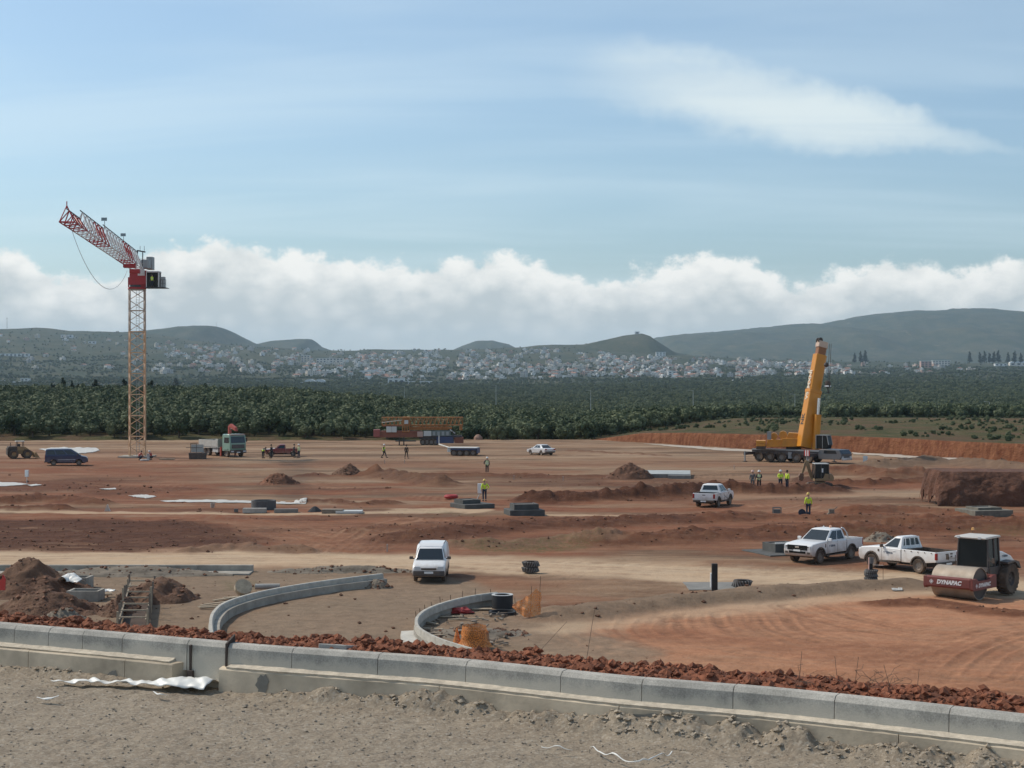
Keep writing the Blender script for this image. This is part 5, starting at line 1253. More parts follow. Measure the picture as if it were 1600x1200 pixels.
def pickup(label, x, y, rz, paintm=PWHITE, single=False, front='new', logo=True, chrome=False, tail=True):
    p = offset_near(x, y, rz, .82); o = empty('pickup_truck', (p.x, p.y, gz(p)), R(rz)); tag(o, label, 'pickup truck')
    r_ = .39; wf, wr = 1.72, -1.5; hw = .93; cb = -.35 if single else -.98       # back of cab
    top = 1.20
    poly = [(cb, .50)] + [(wr + 0, 0)][:0] + [(wf - .50, .46)] + arch(wf, .40, .50, math.pi, 0.0) + [(2.52, .42), (2.64, .52), (2.68, .74), (2.64, 1.02), (2.45, 1.13), (1.75, 1.20), (1.0, 1.25), (.9, top + .02), (cb, top + .02)]
    body_sides(poly, hw, paintm, o, 'body')
    bp = [(cb - .02, .52)] + [(-2.62, .58)][:0] + [(cb - .02, top), (-2.66, top), (-2.69, .66), (-2.60, .60)] + arch(wr, .40, .50, 0, math.pi)[::-1]
    bp = [(cb - .02, top), (-2.66, top), (-2.69, .66), (wr - .50, .58)] + arch(wr, .40, .50, math.pi, 0) + [(wr + .50, .50), (cb - .02, .50)]
    for s in (-1, 1):
        MB().prism(bp, s * hw - (.09 if s > 0 else 0), s * hw + (0 if s > 0 else .09), .015, .03).build('bed_side', paintm, o, smooth=True)
    MB().bb(-2.69, -2.62, -hw + .10, hw - .10, .64, top - .005).build('tailgate', paintm, o, bevel=.02)
    MB().bb(-2.6, cb - .03, -hw + .1, hw - .1, .66, .72).build('bed_floor', BLACKP, o); MB().bb(cb - .08, cb - .03, -hw + .1, hw - .1, .66, top - .02).build('bed_headboard', BLACKP, o)
    for s in (-1, 1): MB().bb(-2.62, cb - .05, s * (hw - .115) - .02, s * (hw - .115) + .02, .72, top + .012).build('bed_liner', BLACKP, o)
    MB().bb(-2.5, 2.4, -.72, .72, .36, .62).build('underbody', UNDER, o)
    f = cab_house(o, cb + .02, 1.06, cb + .12, .28, top, 1.80, hw - .04, .66, paintm)
    on_face(o, f['front'], .05, .95, .06, .93, GLASSD, 'windscreen'); on_face(o, f['rear'], .10, .90, .28, .88, GLASSD, 'rear_window')
    for sd in ('left', 'right'):
        fl = (lambda a: a) if sd == 'right' else (lambda a: 1 - a)
        def side(u0, u1, u0t, u1t, nm):
            if sd == 'right': on_face(o, f[sd], u0, u1, .10, .88, GLASSD, nm, u0t=u0t, u1t=u1t)
            else: on_face(o, f[sd], 1 - u1, 1 - u0, .10, .88, GLASSD, nm, u0t=1 - u1t, u1t=1 - u0t)
        if single: side(.20, .90, .20, .80, 'side_window')
        else: side(.50, .93, .50, .86, 'side_window'); side(.10, .46, .13, .46, 'side_window')
    for s in (-1, 1):
        wheel(o, wf, s * .80, r_, .26, s); wheel(o, wr, s * .80, r_, .26, s)
        MB().prism([q for q in arch(wf, .40, .53, math.pi, 0, 12)] + [q for q in arch(wf, .40, .46, 0, math.pi, 12)], s * hw - .02, s * hw + .025).build('wheel_arch', BLACKP, o)
        MB().prism([q for q in arch(wr, .40, .53, math.pi, 0, 12)] + [q for q in arch(wr, .40, .46, 0, math.pi, 12)], s * hw - .02, s * hw + .025).build('wheel_arch', BLACKP, o)
        MB().bb(cb + .1, wf - .55, s * (hw - .05), s * (hw + .06), .40, .46).build('side_step', BLACKP, o)
        mr = MB().box((.92, s * 1.04, 1.30), (.10, .22, .18)).build('mirror', paintm if not single else BLACKP, o, bevel=.03); MB().box((.92, s * .93, 1.24), (.05, .12, .05)).build('mirror_arm', BLACKP, mr)
        for xx in ((.15,) if single else (.05, -.85)): MB().box((xx, s * (hw + .012), 1.06), (.18, .03, .035)).build('door_handle', paintm, o)
        for xx in ((cb - .01, 1.0) if single else (.0, cb + .0, 1.0)): MB().bb(xx - .006, xx + .006, s * hw - .004, s * hw + .004, .52, 1.19).build('door_gap', UNDER, o)
        if front == 'new': MB().box((1.22, s * (hw + .008), .98), (.06, .02, .20)).build('vent', BLACKP, o)
        else: MB().box((1.22, s * (hw + .008), 1.02), (.10, .02, .12)).build('vent', BLACKP, o)
        if logo:
            M_ = Matrix.Translation((.55, s * (hw + .006), .93)) @ Matrix.Rotation(math.pi if s > 0 else 0, 4, 'Z') @ Matrix.Rotation(math.pi / 2, 4, 'X'); text_mesh(o, 'T TERNA', .16, LOGO, M_, bold=.004)
    if front == 'new':
        MB().box((2.675, 0, .92), (.06, 1.34, .28)).build('grille', CABG, o, bevel=.03); MB().box((2.70, 0, .95), (.02, .26, .10)).build('badge', CHROME, o, bevel=.03); MB().bb(2.685, 2.705, -.62, .62, .86, .88).build('grille_bar', mat('grille_grey', (.25, .25, .26), .5), o); lamp_pair(o, 2.60, .76, .93, (.16, .26, .20), LAMP, 'headlight'); lamp_pair(o, 2.655, .70, .96, (.06, .16, .08), BLACKP, 'headlight_bezel')
        MB().box((2.685, 0, .66), (.05, 1.1, .13)).build('lower_grille', CABG, o, bevel=.02); lamp_pair(o, 2.645, .74, .64, (.06, .2, .13), BLACKP, 'fog_lamp'); MB().box((2.715, 0, .76), (.01, .45, .10)).build('number_plate', PLATE, o)
    else:
        MB().box((2.665, 0, .92), (.05, 1.1, .22)).build('grille', CHROME, o); lamp_pair(o, 2.58, .74, .96, (.18, .30, .20), LAMP, 'headlight'); MB().box((2.70, 0, .62), (.02, .45, .10)).build('number_plate', PLATE, o)
    MB().box((-2.74, 0, .56), (.16, 1.75, .16)).build('rear_bumper', BLACKP if not chrome else CHROME, o, bevel=.03); MB().box((-2.83, .0, .56), (.01, .45, .10)).build('number_plate', PLATE, o)
    lamp_pair(o, -2.66, .86, .96, (.10, .16, .36), TAIL, 'tail_light')
    MB().box((-2.695, .0, 1.05), (.012, .25, .06)).build('tailgate_handle', BLACKP, o)
    if single:
        MB().box((-2.70, -.35, 1.06), (.012, .18, .07)).build('sticker', BLACKP, o); MB().box((-2.70, -.35, .92), (.012, .14, .07)).build('sticker', BLACKP, o)
        rk = MB()
        for yy in (-.60, -.2, .2, .60): rk.tube((cb - .06, yy, 1.18), (cb + .02, yy * .93, 1.80), .022, 6)
        rk.tube((cb - .06, -.62, 1.22), (cb - .06, .62, 1.22), .022).tube((cb + .02, -.58, 1.80), (cb + .02, .58, 1.80), .022); rk.build('window_guard', PWHITE, o)
        for s in (-1, 1):
            for k in range(5): MB().tube((cb - .25 - k * .45, s * (hw + .0), 1.13), (cb - .25 - k * .45, s * (hw + .03), 1.13), .03, 8).build('tie_hook', BLACKP, o)
    else:
        rb = MB()
        for s in (-1, 1): rb.path([(-1.35, s * .80, top), (-1.22, s * .76, 1.55), (-1.05, s * .66, 1.80), (-.9, s * .6, 1.86)], .035, 7)
        if front == 'new': rb.build('roll_bar', PWHITE, o)
    return o
rang = pickup('white double-cab pickup turned towards the viewer beside the black-walled chamber', 1306, 876, 226, single=False, front='new')
singl = pickup('white single-cab pickup with window guard seen from the rear left of the roller', 1402, 892, 127, single=True, front='old')
far_pick = pickup('white double-cab pickup seen from behind in the middle of the site', 1130, 790, 66, front='plain', logo=False, chrome=False)
# antenna light on the double cab roof
MB().lathe([(0, 0), (.07, .0), (.07, .10), (.0, .13)], 10, (-.55, .1, 1.85)).build('beacon', mat('beacon_amber', (.75, .40, .25), .4), rang)

# small white van, front view
def small_van():
    p = G(674, 903); o = empty('delivery_van', (p.x, p.y, gz(p)), R(-91)); tag(o, 'small white delivery van facing the viewer on the dusty ground', 'van'); hw = .84
    poly = [(-2.0, .34), (-1.65, .30)] + arch(-1.28, .30, .36, math.pi, 0, 9) + [(.95, .28)] + arch(1.32, .30, .36, math.pi, 0, 9) + [(1.85, .28), (2.02, .40), (2.06, .62), (1.98, .80), (1.75, .92), (1.0, 1.08), (.5, 1.12), (-2.02, 1.12)]
    body_sides(poly, hw, PWHITE, o, 'body', .07, .16)
    f = cab_house(o, -.2, 1.16, -.2, .42, 1.06, 1.62, .78, .62, PWHITE)
    on_face(o, f['front'], .04, .96, .04, .93, GLASSD, 'windscreen', .012)
    for sd in ('left', 'right'): on_face(o, f[sd], *((.35, .88) if sd == 'right' else (.12, .65)), .12, .86, GLASSD, 'side_window', .01)
    n_ = 9; rings = []
    for xx, k, zt_ in ((-2.04, .95, 1.74), (-1.98, 1., 1.80), (-.9, 1., 1.84), (.02, .98, 1.82), (.25, .90, 1.70)):
        rings.append([(xx, -hw * k, .9), (xx, -hw * k * .99, 1.25), (xx, -hw * k * .90, zt_ - .14), (xx, -hw * k * .78, zt_ - .02), (xx, 0, zt_), (xx, hw * k * .78, zt_ - .02), (xx, hw * k * .90, zt_ - .14), (xx, hw * k * .99, 1.25), (xx, hw * k, .9)])
    MB().loft(rings).build('cargo_box', PWHITE, o, smooth=True)
    MB().box((1.98, 0, .47), (.20, 1.62, .30)).build('bumper', mat('grey_bumper', (.055, .055, .056), .7, dust=.3), o, bevel=.06); MB().box((2.045, 0, .70), (.05, .78, .10)).build('grille', BLACKP, o, bevel=.02)
    lamp_pair(o, 1.97, .60, .74, (.12, .30, .17), LAMP, 'headlight'); MB().box((2.09, 0, .52), (.012, .46, .11)).build('number_plate', PLATE, o)
    for s in (-1, 1):
        wheel(o, 1.32, s * .72, .29, .19, s); wheel(o, -1.28, s * .72, .29, .19, s); mr = MB().box((.92, s * .98, 1.16), (.10, .20, .15)).build('mirror', BLACKP, o, bevel=.03); MB().box((.92, s * .86, 1.12), (.05, .1, .05)).build('mirror_arm', BLACKP, mr)
        MB().tube((.8, s * .62, 1.10), (.42, s * .1, 1.25), .012, 5).build('wiper', BLACKP, o); MB().bb(-1.7, .0, s * .66 - .012, s * .66 + .012, 1.80, 1.835).build('roof_rail', BLACKP, o)
        MB().prism([q for q in arch(1.32, .30, .385, math.pi, 0, 12)] + [q for q in arch(1.32, .30, .33, 0, math.pi, 12)], s * hw - .02, s * hw + .012).build('wheel_arch', BLACKP, o)
    MB().bb(-1.9, 1.8, -.62, .62, .22, .5).build('underbody', UNDER, o)
small_van()
# silver saloon
def saloon():
    p = offset_near(838, 710.5, 122, .75); o = empty('saloon_car', (p.x, p.y, gz(p)), R(122)); tag(o, 'silver saloon car seen from behind in the middle of the far site', 'car'); hw = .88
    poly = [(-2.25, .38), (-1.72, .30)] + arch(-1.33, .31, .37, math.pi, 0, 9) + [(.95, .26)] + arch(1.34, .31, .37, math.pi, 0, 9) + [(2.05, .28), (2.27, .42), (2.28, .62), (2.1, .74), (1.2, .90), (.9, .93), (-1.4, .98), (-2.1, .98), (-2.3, .88), (-2.32, .55)]
    body_sides(poly, hw, PSILVER, o, 'body', .06, .14); f = cab_house(o, -1.62, 1.02, -.88, .25, .94, 1.40, .80, .58, PSILVER)
    on_face(o, f['front'], .05, .95, .05, .93, GLASSD, 'windscreen'); on_face(o, f['rear'], .06, .94, .06, .92, GLASSD, 'rear_window')
    for sd in ('left', 'right'):
        for a, b in ((.22, .55), (.58, .86)): a, b = (a, b) if sd == 'right' else (1 - b, 1 - a); on_face(o, f[sd], a, b, .12, .88, GLASSD, 'side_window')
    for s in (-1, 1):
        for xx in (-1.33, 1.34): wheel(o, xx, s * .76, .31, .2, s)
        MB().box((.75, s * .96, .98), (.08, .16, .1)).build('mirror', PSILVER, o, bevel=.03)
    lamp_pair(o, -2.27, .68, .82, (.1, .32, .16), TAIL, 'tail_light'); lamp_pair(o, 2.2, .66, .68, (.14, .32, .14), LAMP, 'headlight'); MB().box((-2.34, 0, .72), (.012, .46, .11)).build('number_plate', PLATE, o); MB().box((-2.32, 0, .48), (.06, 1.6, .14)).build('rear_bumper', BLACKP, o, bevel=.02); MB().bb(-2, 2, -.6, .6, .2, .4).build('underbody', UNDER, o)
saloon()
# dark blue van
def blue_van():
    p = offset_near(104, 727.5, 14, .8); o = empty('blue_van', (p.x, p.y, gz(p)), R(14)); tag(o, 'dark blue passenger van standing left of the tower crane', 'van'); hw = .96
    poly = [(-2.45, .40), (-1.95, .32)] + arch(-1.50, .33, .40, math.pi, 0, 9) + [(1.02, .30)] + arch(1.43, .33, .40, math.pi, 0, 9) + [(2.2, .30), (2.45, .45), (2.47, .75), (2.3, .98), (1.75, 1.12), (1.4, 1.18), (-2.48, 1.18), (-2.5, .6)]
    body_sides(poly, hw, PBLUE, o, 'body', .05, .12); f = cab_house(o, -2.48, 1.72, -2.36, .55, 1.14, 1.92, .92, .78, PBLUE)
    on_face(o, f['front'], .05, .95, .06, .93, GLASSD, 'windscreen'); on_face(o, f['rear'], .10, .90, .25, .88, GLASSD, 'rear_window')
    pale = mat('reflecting_glass', (.45, .50, .52), .1, spec=.9)
    for sd in ('left', 'right'):
        for i, (a, b) in enumerate(((.05, .30), (.34, .62), (.67, .90))): a, b = (a, b) if sd == 'right' else (1 - b, 1 - a); on_face(o, f[sd], a, b, .22, .86, GLASSD, 'side_window')
    on_face(o, f['rear'], .0, .06, .0, 1, LAMP, 'rear_glare_strip')  # white glare on the van's rear edge, painted as a pale strip
    for s in (-1, 1):
        for xx in (-1.50, 1.43): wheel(o, xx, s * .82, .33, .22, s)
        MB().box((1.25, s * 1.06, 1.25), (.12, .22, .22)).build('mirror', BLACKP, o, bevel=.03); MB().bb(-1.0, 1.0, s * hw - .01, s * hw + .02, .66, .72).build('side_rail', mat('silver_trim', (.45, .45, .45), .4), o)
    lamp_pair(o, -2.46, .86, .95, (.1, .14, .5), TAIL, 'tail_light'); lamp_pair(o, 2.32, .74, .82, (.2, .34, .2), LAMP, 'headlight'); MB().box((-2.5, 0, .45), (.12, 1.85, .2)).build('rear_bumper', BLACKP, o, bevel=.03); MB().box((2.44, 0, .5), (.1, 1.8, .3)).build('bumper', BLACKP, o, bevel=.04); MB().bb(-2.2, 2.1, -.7, .7, .24, .5).build('underbody', UNDER, o)
    MB().box((-2.535, 0, 1.05), (.01, .5, .12)).build('number_plate', PLATE, o)
blue_van()
# dark red pickup with white bonnet
def red_pickup():
    p = offset_near(441, 713.5, 187, .75); o = empty('red_pickup', (p.x, p.y, gz(p)), R(187)); tag(o, 'old dark red pickup with a pale bonnet, workers standing round it', 'pickup truck'); hw = .84
    poly = [(-.45, .45), (1.05, .42)] + arch(1.45, .36, .42, math.pi, 0, 9) + [(2.2, .40), (2.36, .55), (2.34, .92), (1.0, 1.06), (-.45, 1.06)]
    body_sides(poly, hw, PRED, o, 'body'); bp = [(-.48, 1.02), (-2.36, 1.02), (-2.36, .55), (-1.87, .5)] + arch(-1.45, .36, .42, math.pi, 0, 9) + [(-.48, .48)]
    for s in (-1, 1): MB().prism(bp, s * hw - (.07 if s > 0 else 0), s * hw + (0 if s > 0 else .07)).build('bed_side', PRED, o)
    MB().bb(-2.37, -2.3, -hw + .08, hw - .08, .52, 1.0).build('tailgate', PRED, o); MB().bb(-2.3, -.5, -hw + .08, hw - .08, .56, .62).build('bed_floor', BLACKP, o)
    f = cab_house(o, -.45, 1.0, -.38, .35, 1.03, 1.58, .79, .62, PRED); on_face(o, f['front'], .06, .94, .08, .92, GLASSD, 'windscreen'); on_face(o, f['rear'], .1, .9, .2, .9, GLASSD, 'rear_window')
    for sd in ('left', 'right'): on_face(o, f[sd], *((.1, .82) if sd == 'right' else (.18, .9)), .14, .86, GLASSD, 'side_window')
    MB().quad((1.02, -.74, 1.075), (2.3, -.72, .94), (2.3, .72, .94), (1.02, .74, 1.075), .02).build('bonnet', PWHITE, o, label='pale bonnet')  # white panel laid over the red bonnet
    for s in (-1, 1):
        for xx in (1.45, -1.45): wheel(o, xx, s * .72, .35, .22, s)
        MB().box((.85, s * .94, 1.12), (.08, .16, .14)).build('mirror', BLACKP, o)
    lamp_pair(o, 2.33, .62, .75, (.08, .26, .16), LAMP, 'headlight'); lamp_pair(o, -2.36, .74, .8, (.06, .12, .25), TAIL, 'tail_light'); MB().box((2.38, 0, .5), (.1, 1.6, .14)).build('bumper', CHROME, o); MB().bb(-2.1, 2.1, -.6, .6, .3, .5).build('underbody', UNDER, o)
red_pickup()
# green lorry with loading crane
def crane_lorry():
    p = offset_near(338, 712.5, -50, 1.1); o = empty('crane_lorry', (p.x, p.y, gz(p)), R(-50)); tag(o, 'pale green lorry with folded red loading crane and grey drop-side body', 'lorry')
    MB().bb(-4.2, 3.4, -.42, .42, .65, .95).build('chassis', UNDER, o); GREYB = mat('dropside_grey', (.50, .50, .46), .7, var=.12, dust=.25)
    # cab
    prof = [(1.75, .75), (3.65, .75), (3.78, 1.0), (3.80, 1.75), (3.62, 2.85), (3.35, 3.02), (1.9, 3.02), (1.75, 2.8)]
    MB().prism(prof, -1.22, 1.22, .06, .12).build('cab', PGREEN, o, smooth=True)
    fq = [(3.80, -1.12, 1.80), (3.80, 1.12, 1.80), (3.63, 1.08, 2.75), (3.63, -1.08, 2.75)]; on_face(o, fq, .02, .98, .06, .96, GLASSD, 'windscreen', .03)
    for s in (-1, 1):
        q = [(2.2, s * 1.22, 1.85), (3.55, s * 1.22, 1.85), (3.45, s * 1.22, 2.6), (2.3, s * 1.22, 2.6)]
        if s > 0: q = [q[1], q[0], q[3], q[2]]
        on_face(o, q, .02, .98, .02, .98, GLASSD, 'side_window', .015); MB().box((3.55, s * 1.42, 2.25), (.12, .20, .55)).build('mirror', BLACKP, o, bevel=.03)
    MB().box((3.81, 0, 1.40), (.06, 1.9, .52)).build('grille', BLACKP, o, bevel=.03)
    for k in range(4): MB().box((3.85, 0, 1.2 + .13 * k), (.02, 1.7, .025)).build('grille_bar', mat('grille_grey', (.25, .25, .26), .5), o)
    MB().box((3.80, 0, .72), (.22, 2.45, .45)).build('bumper', BLACKP, o, bevel=.04); lamp_pair(o, 3.90, .92, .74, (.06, .42, .20), LAMP, 'headlight'); MB().box((3.925, 0, .62), (.01, .5, .12)).build('number_plate', PLATE, o); MB().box((3.5, 0, 2.94), (.5, 2.2, .12)).build('sun_visor', mat('lorry_roof', (.35, .22, .20), .6), o)
    for s in (-1, 1):
        wheel(o, 2.75, s * 1.02, .50, .32, s); wheel(o, -2.1, s * 1.0, .50, .45, s); wheel(o, -3.2, s * 1.0, .50, .45, s); MB().bb(2.2, 3.3, s * 1.23 - .1, s * 1.23, 1.0, 1.1).build('mudguard', PGREEN, o); MB().bb(-.9, .5, s * 1.0 - .15, s * 1.0 + .15, .55, 1.0).build('fuel_tank', mat('tank_grey', (.5, .5, .48), .5), o)
    # drop-side body
    MB().bb(-4.4, .65, -1.25, 1.25, 1.10, 1.25).build('deck', GREYB, o)
    for s in (-1, 1):
        for k in range(3): MB().bb(-4.38 + k * 1.68, -4.38 + k * 1.68 + 1.64, s * 1.25 - .05, s * 1.25, 1.26, 2.15).build('side_board', GREYB, o, bevel=.01)
    MB().bb(-4.42, -4.36, -1.2, 1.2, 1.26, 2.15).build('tail_board', GREYB, o); MB().bb(.58, .65, -1.2, 1.2, 1.26, 2.35).build('headboard', mat('dull_grey', (.22, .23, .22), .8), o)
    # loading crane folded behind the cab
    REDC = mat('loader_red', (.40, .055, .035), .45, dust=.15)
    c_ = empty('loading_crane', (1.2, 0, 1.0)); c_.parent = o; c_.scale = (1.0, 1.0, 1.22)
    MB().bb(-.35, .35, -.9, .9, -.15, .25).build('base', REDC, c_); MB().tube((0, .3, .2), (0, .3, 2.55), .22, 10, .18).build('column', REDC, c_); MB().prism([(-.2, 2.5), (.35, 2.75), (1.55, 2.35), (1.75, 1.95), (1.45, 2.0), (.2, 2.35)], .12, .48).build('boom', REDC, c_, bevel=.03); MB().tube((.1, .3, 2.2), (1.2, .3, 2.25), .08, 8).build('ram', CHROME, c_); MB().box((-.1, .3, 1.4), (.3, .35, 2.2)).build('outer_arm', REDC, c_)
    for s in (-1, 1): MB().bb(-.12, .12, s * 1.1 - .08, s * 1.1 + .08, -.75, .2).build('outrigger', REDC, c_)
crane_lorry()
# dark skip with rail frame in front of the lorry
p = G(309, 717); o = empty('material_skip', (p.x, p.y, gz(p)), 0); tag(o, 'dark metal skip with a pipe frame in front of the lorry', 'skip')
BLK = mat('dark_steel', (.035, .034, .034), .7, dust=.25)
MB().prism([(-1.0, 0), (1.0, 0), (1.08, .8), (-1.08, .8)], -.6, .6).build('bin', BLK, o, bevel=.02)
m = MB()
for x_ in (-1.0, -.25): m.tube((x_, .4, .7), (x_, .4, 2.0), .035)
m.tube((-1.0, .4, 2.0), (-.2, .4, 2.0), .035).tube((-1.6, .4, 1.45), (.5, .4, 1.45), .035); m.build('pipe_frame', BLK, o); MB().box((-.2, .8, 1.35), (1.6, .1, 1.0)).build('board', mat('dropside_grey', (.5, .5, .46), .7), o)
# brown loader at the left edge
def loader():
    p = G(32, 716.5); o = empty('wheel_loader', (p.x, p.y, gz(p)), R(25)); tag(o, 'old brown and black wheel loader at the left edge behind the blue van', 'loader')
    OCH = mat('loader_ochre', (.34, .22, .10), .7, var=.3, dust=.4)
    MB().bb(-1.6, -.5, -.72, .72, .65, 1.55).build('engine_cover', BLK, o, bevel=.06); MB().bb(-1.72, -1.6, -.7, .7, .45, 1.35).build('counterweight', BLK, o, bevel=.04); MB().bb(-.6, .9, -.5, .5, .55, .95).build('frame', OCH, o)
    MB().bb(-.55, .4, -.55, .55, .95, 1.5).build('cab_base', OCH, o, bevel=.04)
    m = MB()
    for x_ in (-.5, .35):
        for s in (-1, 1): m.tube((x_, s * .52, 1.5), (x_ * .85, s * .5, 2.15), .04)
    m.build('canopy_post', BLK, o); MB().box((-.08, 0, 2.19), (1.1, 1.2, .08)).build('canopy', mat('canopy_pale', (.5, .5, .46), .7), o, bevel=.02); MB().box((-.25, 0, 1.6), (.4, .45, .5)).build('seat', SEATM, o, bevel=.04)
    for s in (-1, 1):
        wheel(o, -.95, s * .85, .55, .38, s, rim=OCH, tread=True, hub=.5); wheel(o, .75, s * .85, .55, .38, s, rim=OCH, tread=True, hub=.5); MB().prism([(.3, 1.35), (.55, 1.45), (1.55, .75), (1.75, .35), (1.55, .3), (1.3, .6)], s * .45 - .06, s * .45 + .06).build('lift_arm', OCH, o); MB().tube((.3, s * .45, .8), (1.1, s * .45, .9), .06, 7).build('ram', CHROME, o)
    MB().prism([(1.6, .1), (2.3, .05), (2.1, .35), (1.85, .75), (1.65, .75)], -1.0, 1.0).build('bucket', OCH, o); MB().tube((-1.2, .3, 1.5), (-1.2, .3, 2.0), .05, 8).build('exhaust', BLK, o)
loader()
# soil roller
def roller():
    p = G(1506, 931.5); rz = 227; o = empty('soil_roller', (p.x, p.y, gz(p)), R(rz)); tag(o, 'large soil roller with dark red drum frame and white bonnet at the right edge', 'roller')
    DRED = mat('roller_red', (.16, .022, .024), .5, var=.15, dust=.22); DRUM = mat('drum_steel', (.42, .36, .29), .6, .3, var=.2, vscale=2, dust=.3); DARK = mat('roller_dark', (.035, .037, .042), .5, dust=.2)
    dx_, rd = .45, .77; W = 1.08
    MB().lathe([(rd - .03, -W), (rd, -W), (rd, W), (rd - .03, W)], 48, (dx_, 0, rd), 'Y', closed=True).build('drum', DRUM, o, smooth=True)
    for s in (-1, 1): MB().lathe([(0, 0), (.25, 0), (.3, .05), (rd - .03, .05), (rd - .03, .07), (0, .09)], 32, (dx_, s * (W - .12), rd), 'Y').build('drum_plate', DARK, o, smooth=True)
    # frame round the drum
    for s in (-1, 1): MB().prism([(dx_ - 1.25, .52), (dx_ + 1.05, .52), (dx_ + 1.12, .62), (dx_ + 1.12, 1.08), (dx_ + .75, 1.08), (dx_ + .5, .95), (dx_ - .5, .95), (dx_ - .9, 1.12), (dx_ - 1.25, 1.12)], s * (W + .13) - .08, s * (W + .13) + .08, .012, .02).build('frame_side', DRED, o)
    MB().prism([(dx_ + .93, .62), (dx_ + 1.08, .58), (dx_ + 1.13, .66), (dx_ + 1.13, 1.04), (dx_ + 1.0, 1.1), (dx_ + .9, 1.1)], -W - .05, W + .05).build('frame_front', DRED, o); MB().bb(dx_ - 1.25, dx_ - 1.0, -W - .05, W + .05, .55, 1.12).build('frame_rear', DRED, o)
    WL = mat('white_letters', (.75, .74, .72), .6)
    text_mesh(o, 'DYNAPAC', .27, WL, Matrix.Translation((dx_ + 1.137, .05, .84)) @ Matrix.Rotation(math.pi / 2, 4, 'Z') @ Matrix.Rotation(math.pi / 2, 4, 'X'), bold=.014, shear=.25, width=1.0)
    def emblem(M_): q = MB(); q.lathe([(.085, -.004), (.11, -.004), (.11, .004), (.085, .004)], 4, closed=True); q.lathe([(.0, -.004), (.05, -.004), (.05, .004), (.0, .004)], 4); e = q.build('emblem', WL, o); e.matrix_local = M_
    emblem(Matrix.Translation((dx_ + 1.137, -.86, .84)) @ Matrix.Rotation(math.pi / 2, 4, 'Z') @ Matrix.Rotation(math.pi / 2, 4, 'X'))
    for s in (-1, 1):
        M_ = Matrix.Rotation(math.pi if s > 0 else 0, 4, 'Z') @ Matrix.Rotation(math.pi / 2, 4, 'X'); text_mesh(o, 'DYNAPAC', .25, WL, Matrix.Translation((dx_ - .02, s * (W + .215), .74)) @ M_, bold=.013, shear=.25); emblem(Matrix.Translation((dx_ + (.75 if s > 0 else -.75), s * (W + .215), .74)) @ M_)
    # articulated rear with cab
    MB().bb(-1.0, -.7, -.35, .35, .5, 1.0).build('articulation', DARK, o); MB().bb(-3.6, -1.0, -.55, .55, .62, 1.15).build('rear_frame', DARK, o)
    MB().prism([(-2.05, 1.0), (-.85, 1.0), (-.75, 1.2), (-.8, 1.42), (-2.1, 1.42)], -.85, .85, .02, .04).build('cab_platform', DARK, o)
    f = cab_house(o, -2.05, -.86, -2.0, -.92, 1.42, 2.78, .80, .74, CABG, 'cab_glass', bev=.02)
    pil = MB()
    for s in (-1, 1):
        for a, b in ((-2.05, -2.0), (-1.55, -1.52), (-.86, -.92)): pil.tube((a, s * .81, 1.42), (b, s * .75, 2.80), .045, 6)
    pil.build('cab_pillar', DARK, o); MB().prism([(-2.2, 2.78), (-.6, 2.76), (-.55, 2.82), (-.68, 2.87), (-2.1, 2.89)], -.82, .82, .02, .06).build('cab_roof', mat('roof_pale', (.55, .55, .52), .5, dust=.25), o, smooth=True)
    for s in (-1, 1):
        MB().box((-.50, s * .55, 2.83), (.08, .14, .10)).build('work_light', LAMP, o); MB().tube((-.75, s * .85, 1.75), (-.65, s * 1.15, 1.75), .015).build('mirror_arm', BLACKP, o); MB().box((-.62, s * 1.2, 1.78), (.05, .16, .24)).build('mirror', BLACKP, o, bevel=.02); MB().tube((-.85, s * .9, 1.0), (-.85, s * .9, 1.9), .02).build('handrail', BLACKP, o)
        wheel(o, -2.62, s * .92, .76, .58, s, rim=DARK, tread=True, hub=.46); MB().prism([(-3.5, 1.2), (-3.3, 1.55), (-2.9, 1.64), (-2.1, 1.6), (-2.1, 1.5), (-2.9, 1.56), (-3.4, 1.2)], s * .92 - .3, s * .92 + .3).build('mudguard', DARK, o)
    MB().prism([(-2.12, 1.15), (-2.12, 2.10), (-2.6, 2.06), (-3.5, 1.78), (-4.0, 1.42), (-4.05, 1.15)], -.72, .72, .05, .12).build('bonnet', PWHITE, o, smooth=True); MB().bb(-4.15, -3.4, -.75, .75, .60, 1.15).build('rear_bumper', DARK, o, bevel=.08)
    for s in (-1, 1): text_mesh(o, 'T TERNA', .15, LOGO, Matrix.Translation((-2.75, s * .735, 1.82)) @ Matrix.Rotation(math.pi if s > 0 else 0, 4, 'Z') @ Matrix.Rotation(math.pi / 2, 4, 'X'), bold=.003)
    MB().tube((-2.05, -.6, 2.9), (-2.05, -.6, 3.05), .02).build('beacon_stem', BLACKP, o); MB().lathe([(0, 0), (.07, 0), (.06, .12), (0, .14)], 10, (-2.05, -.6, 3.05)).build('beacon', mat('beacon_orange', (.75, .38, .12), .35), o); MB().tube((-2.2, .55, 1.9), (-2.2, .55, 2.55), .05, 8).build('exhaust', DARK, o)
    MB().box((-1.6, 0, 1.6), (.45, .5, .5)).build('seat', SEATM, o)
roller()
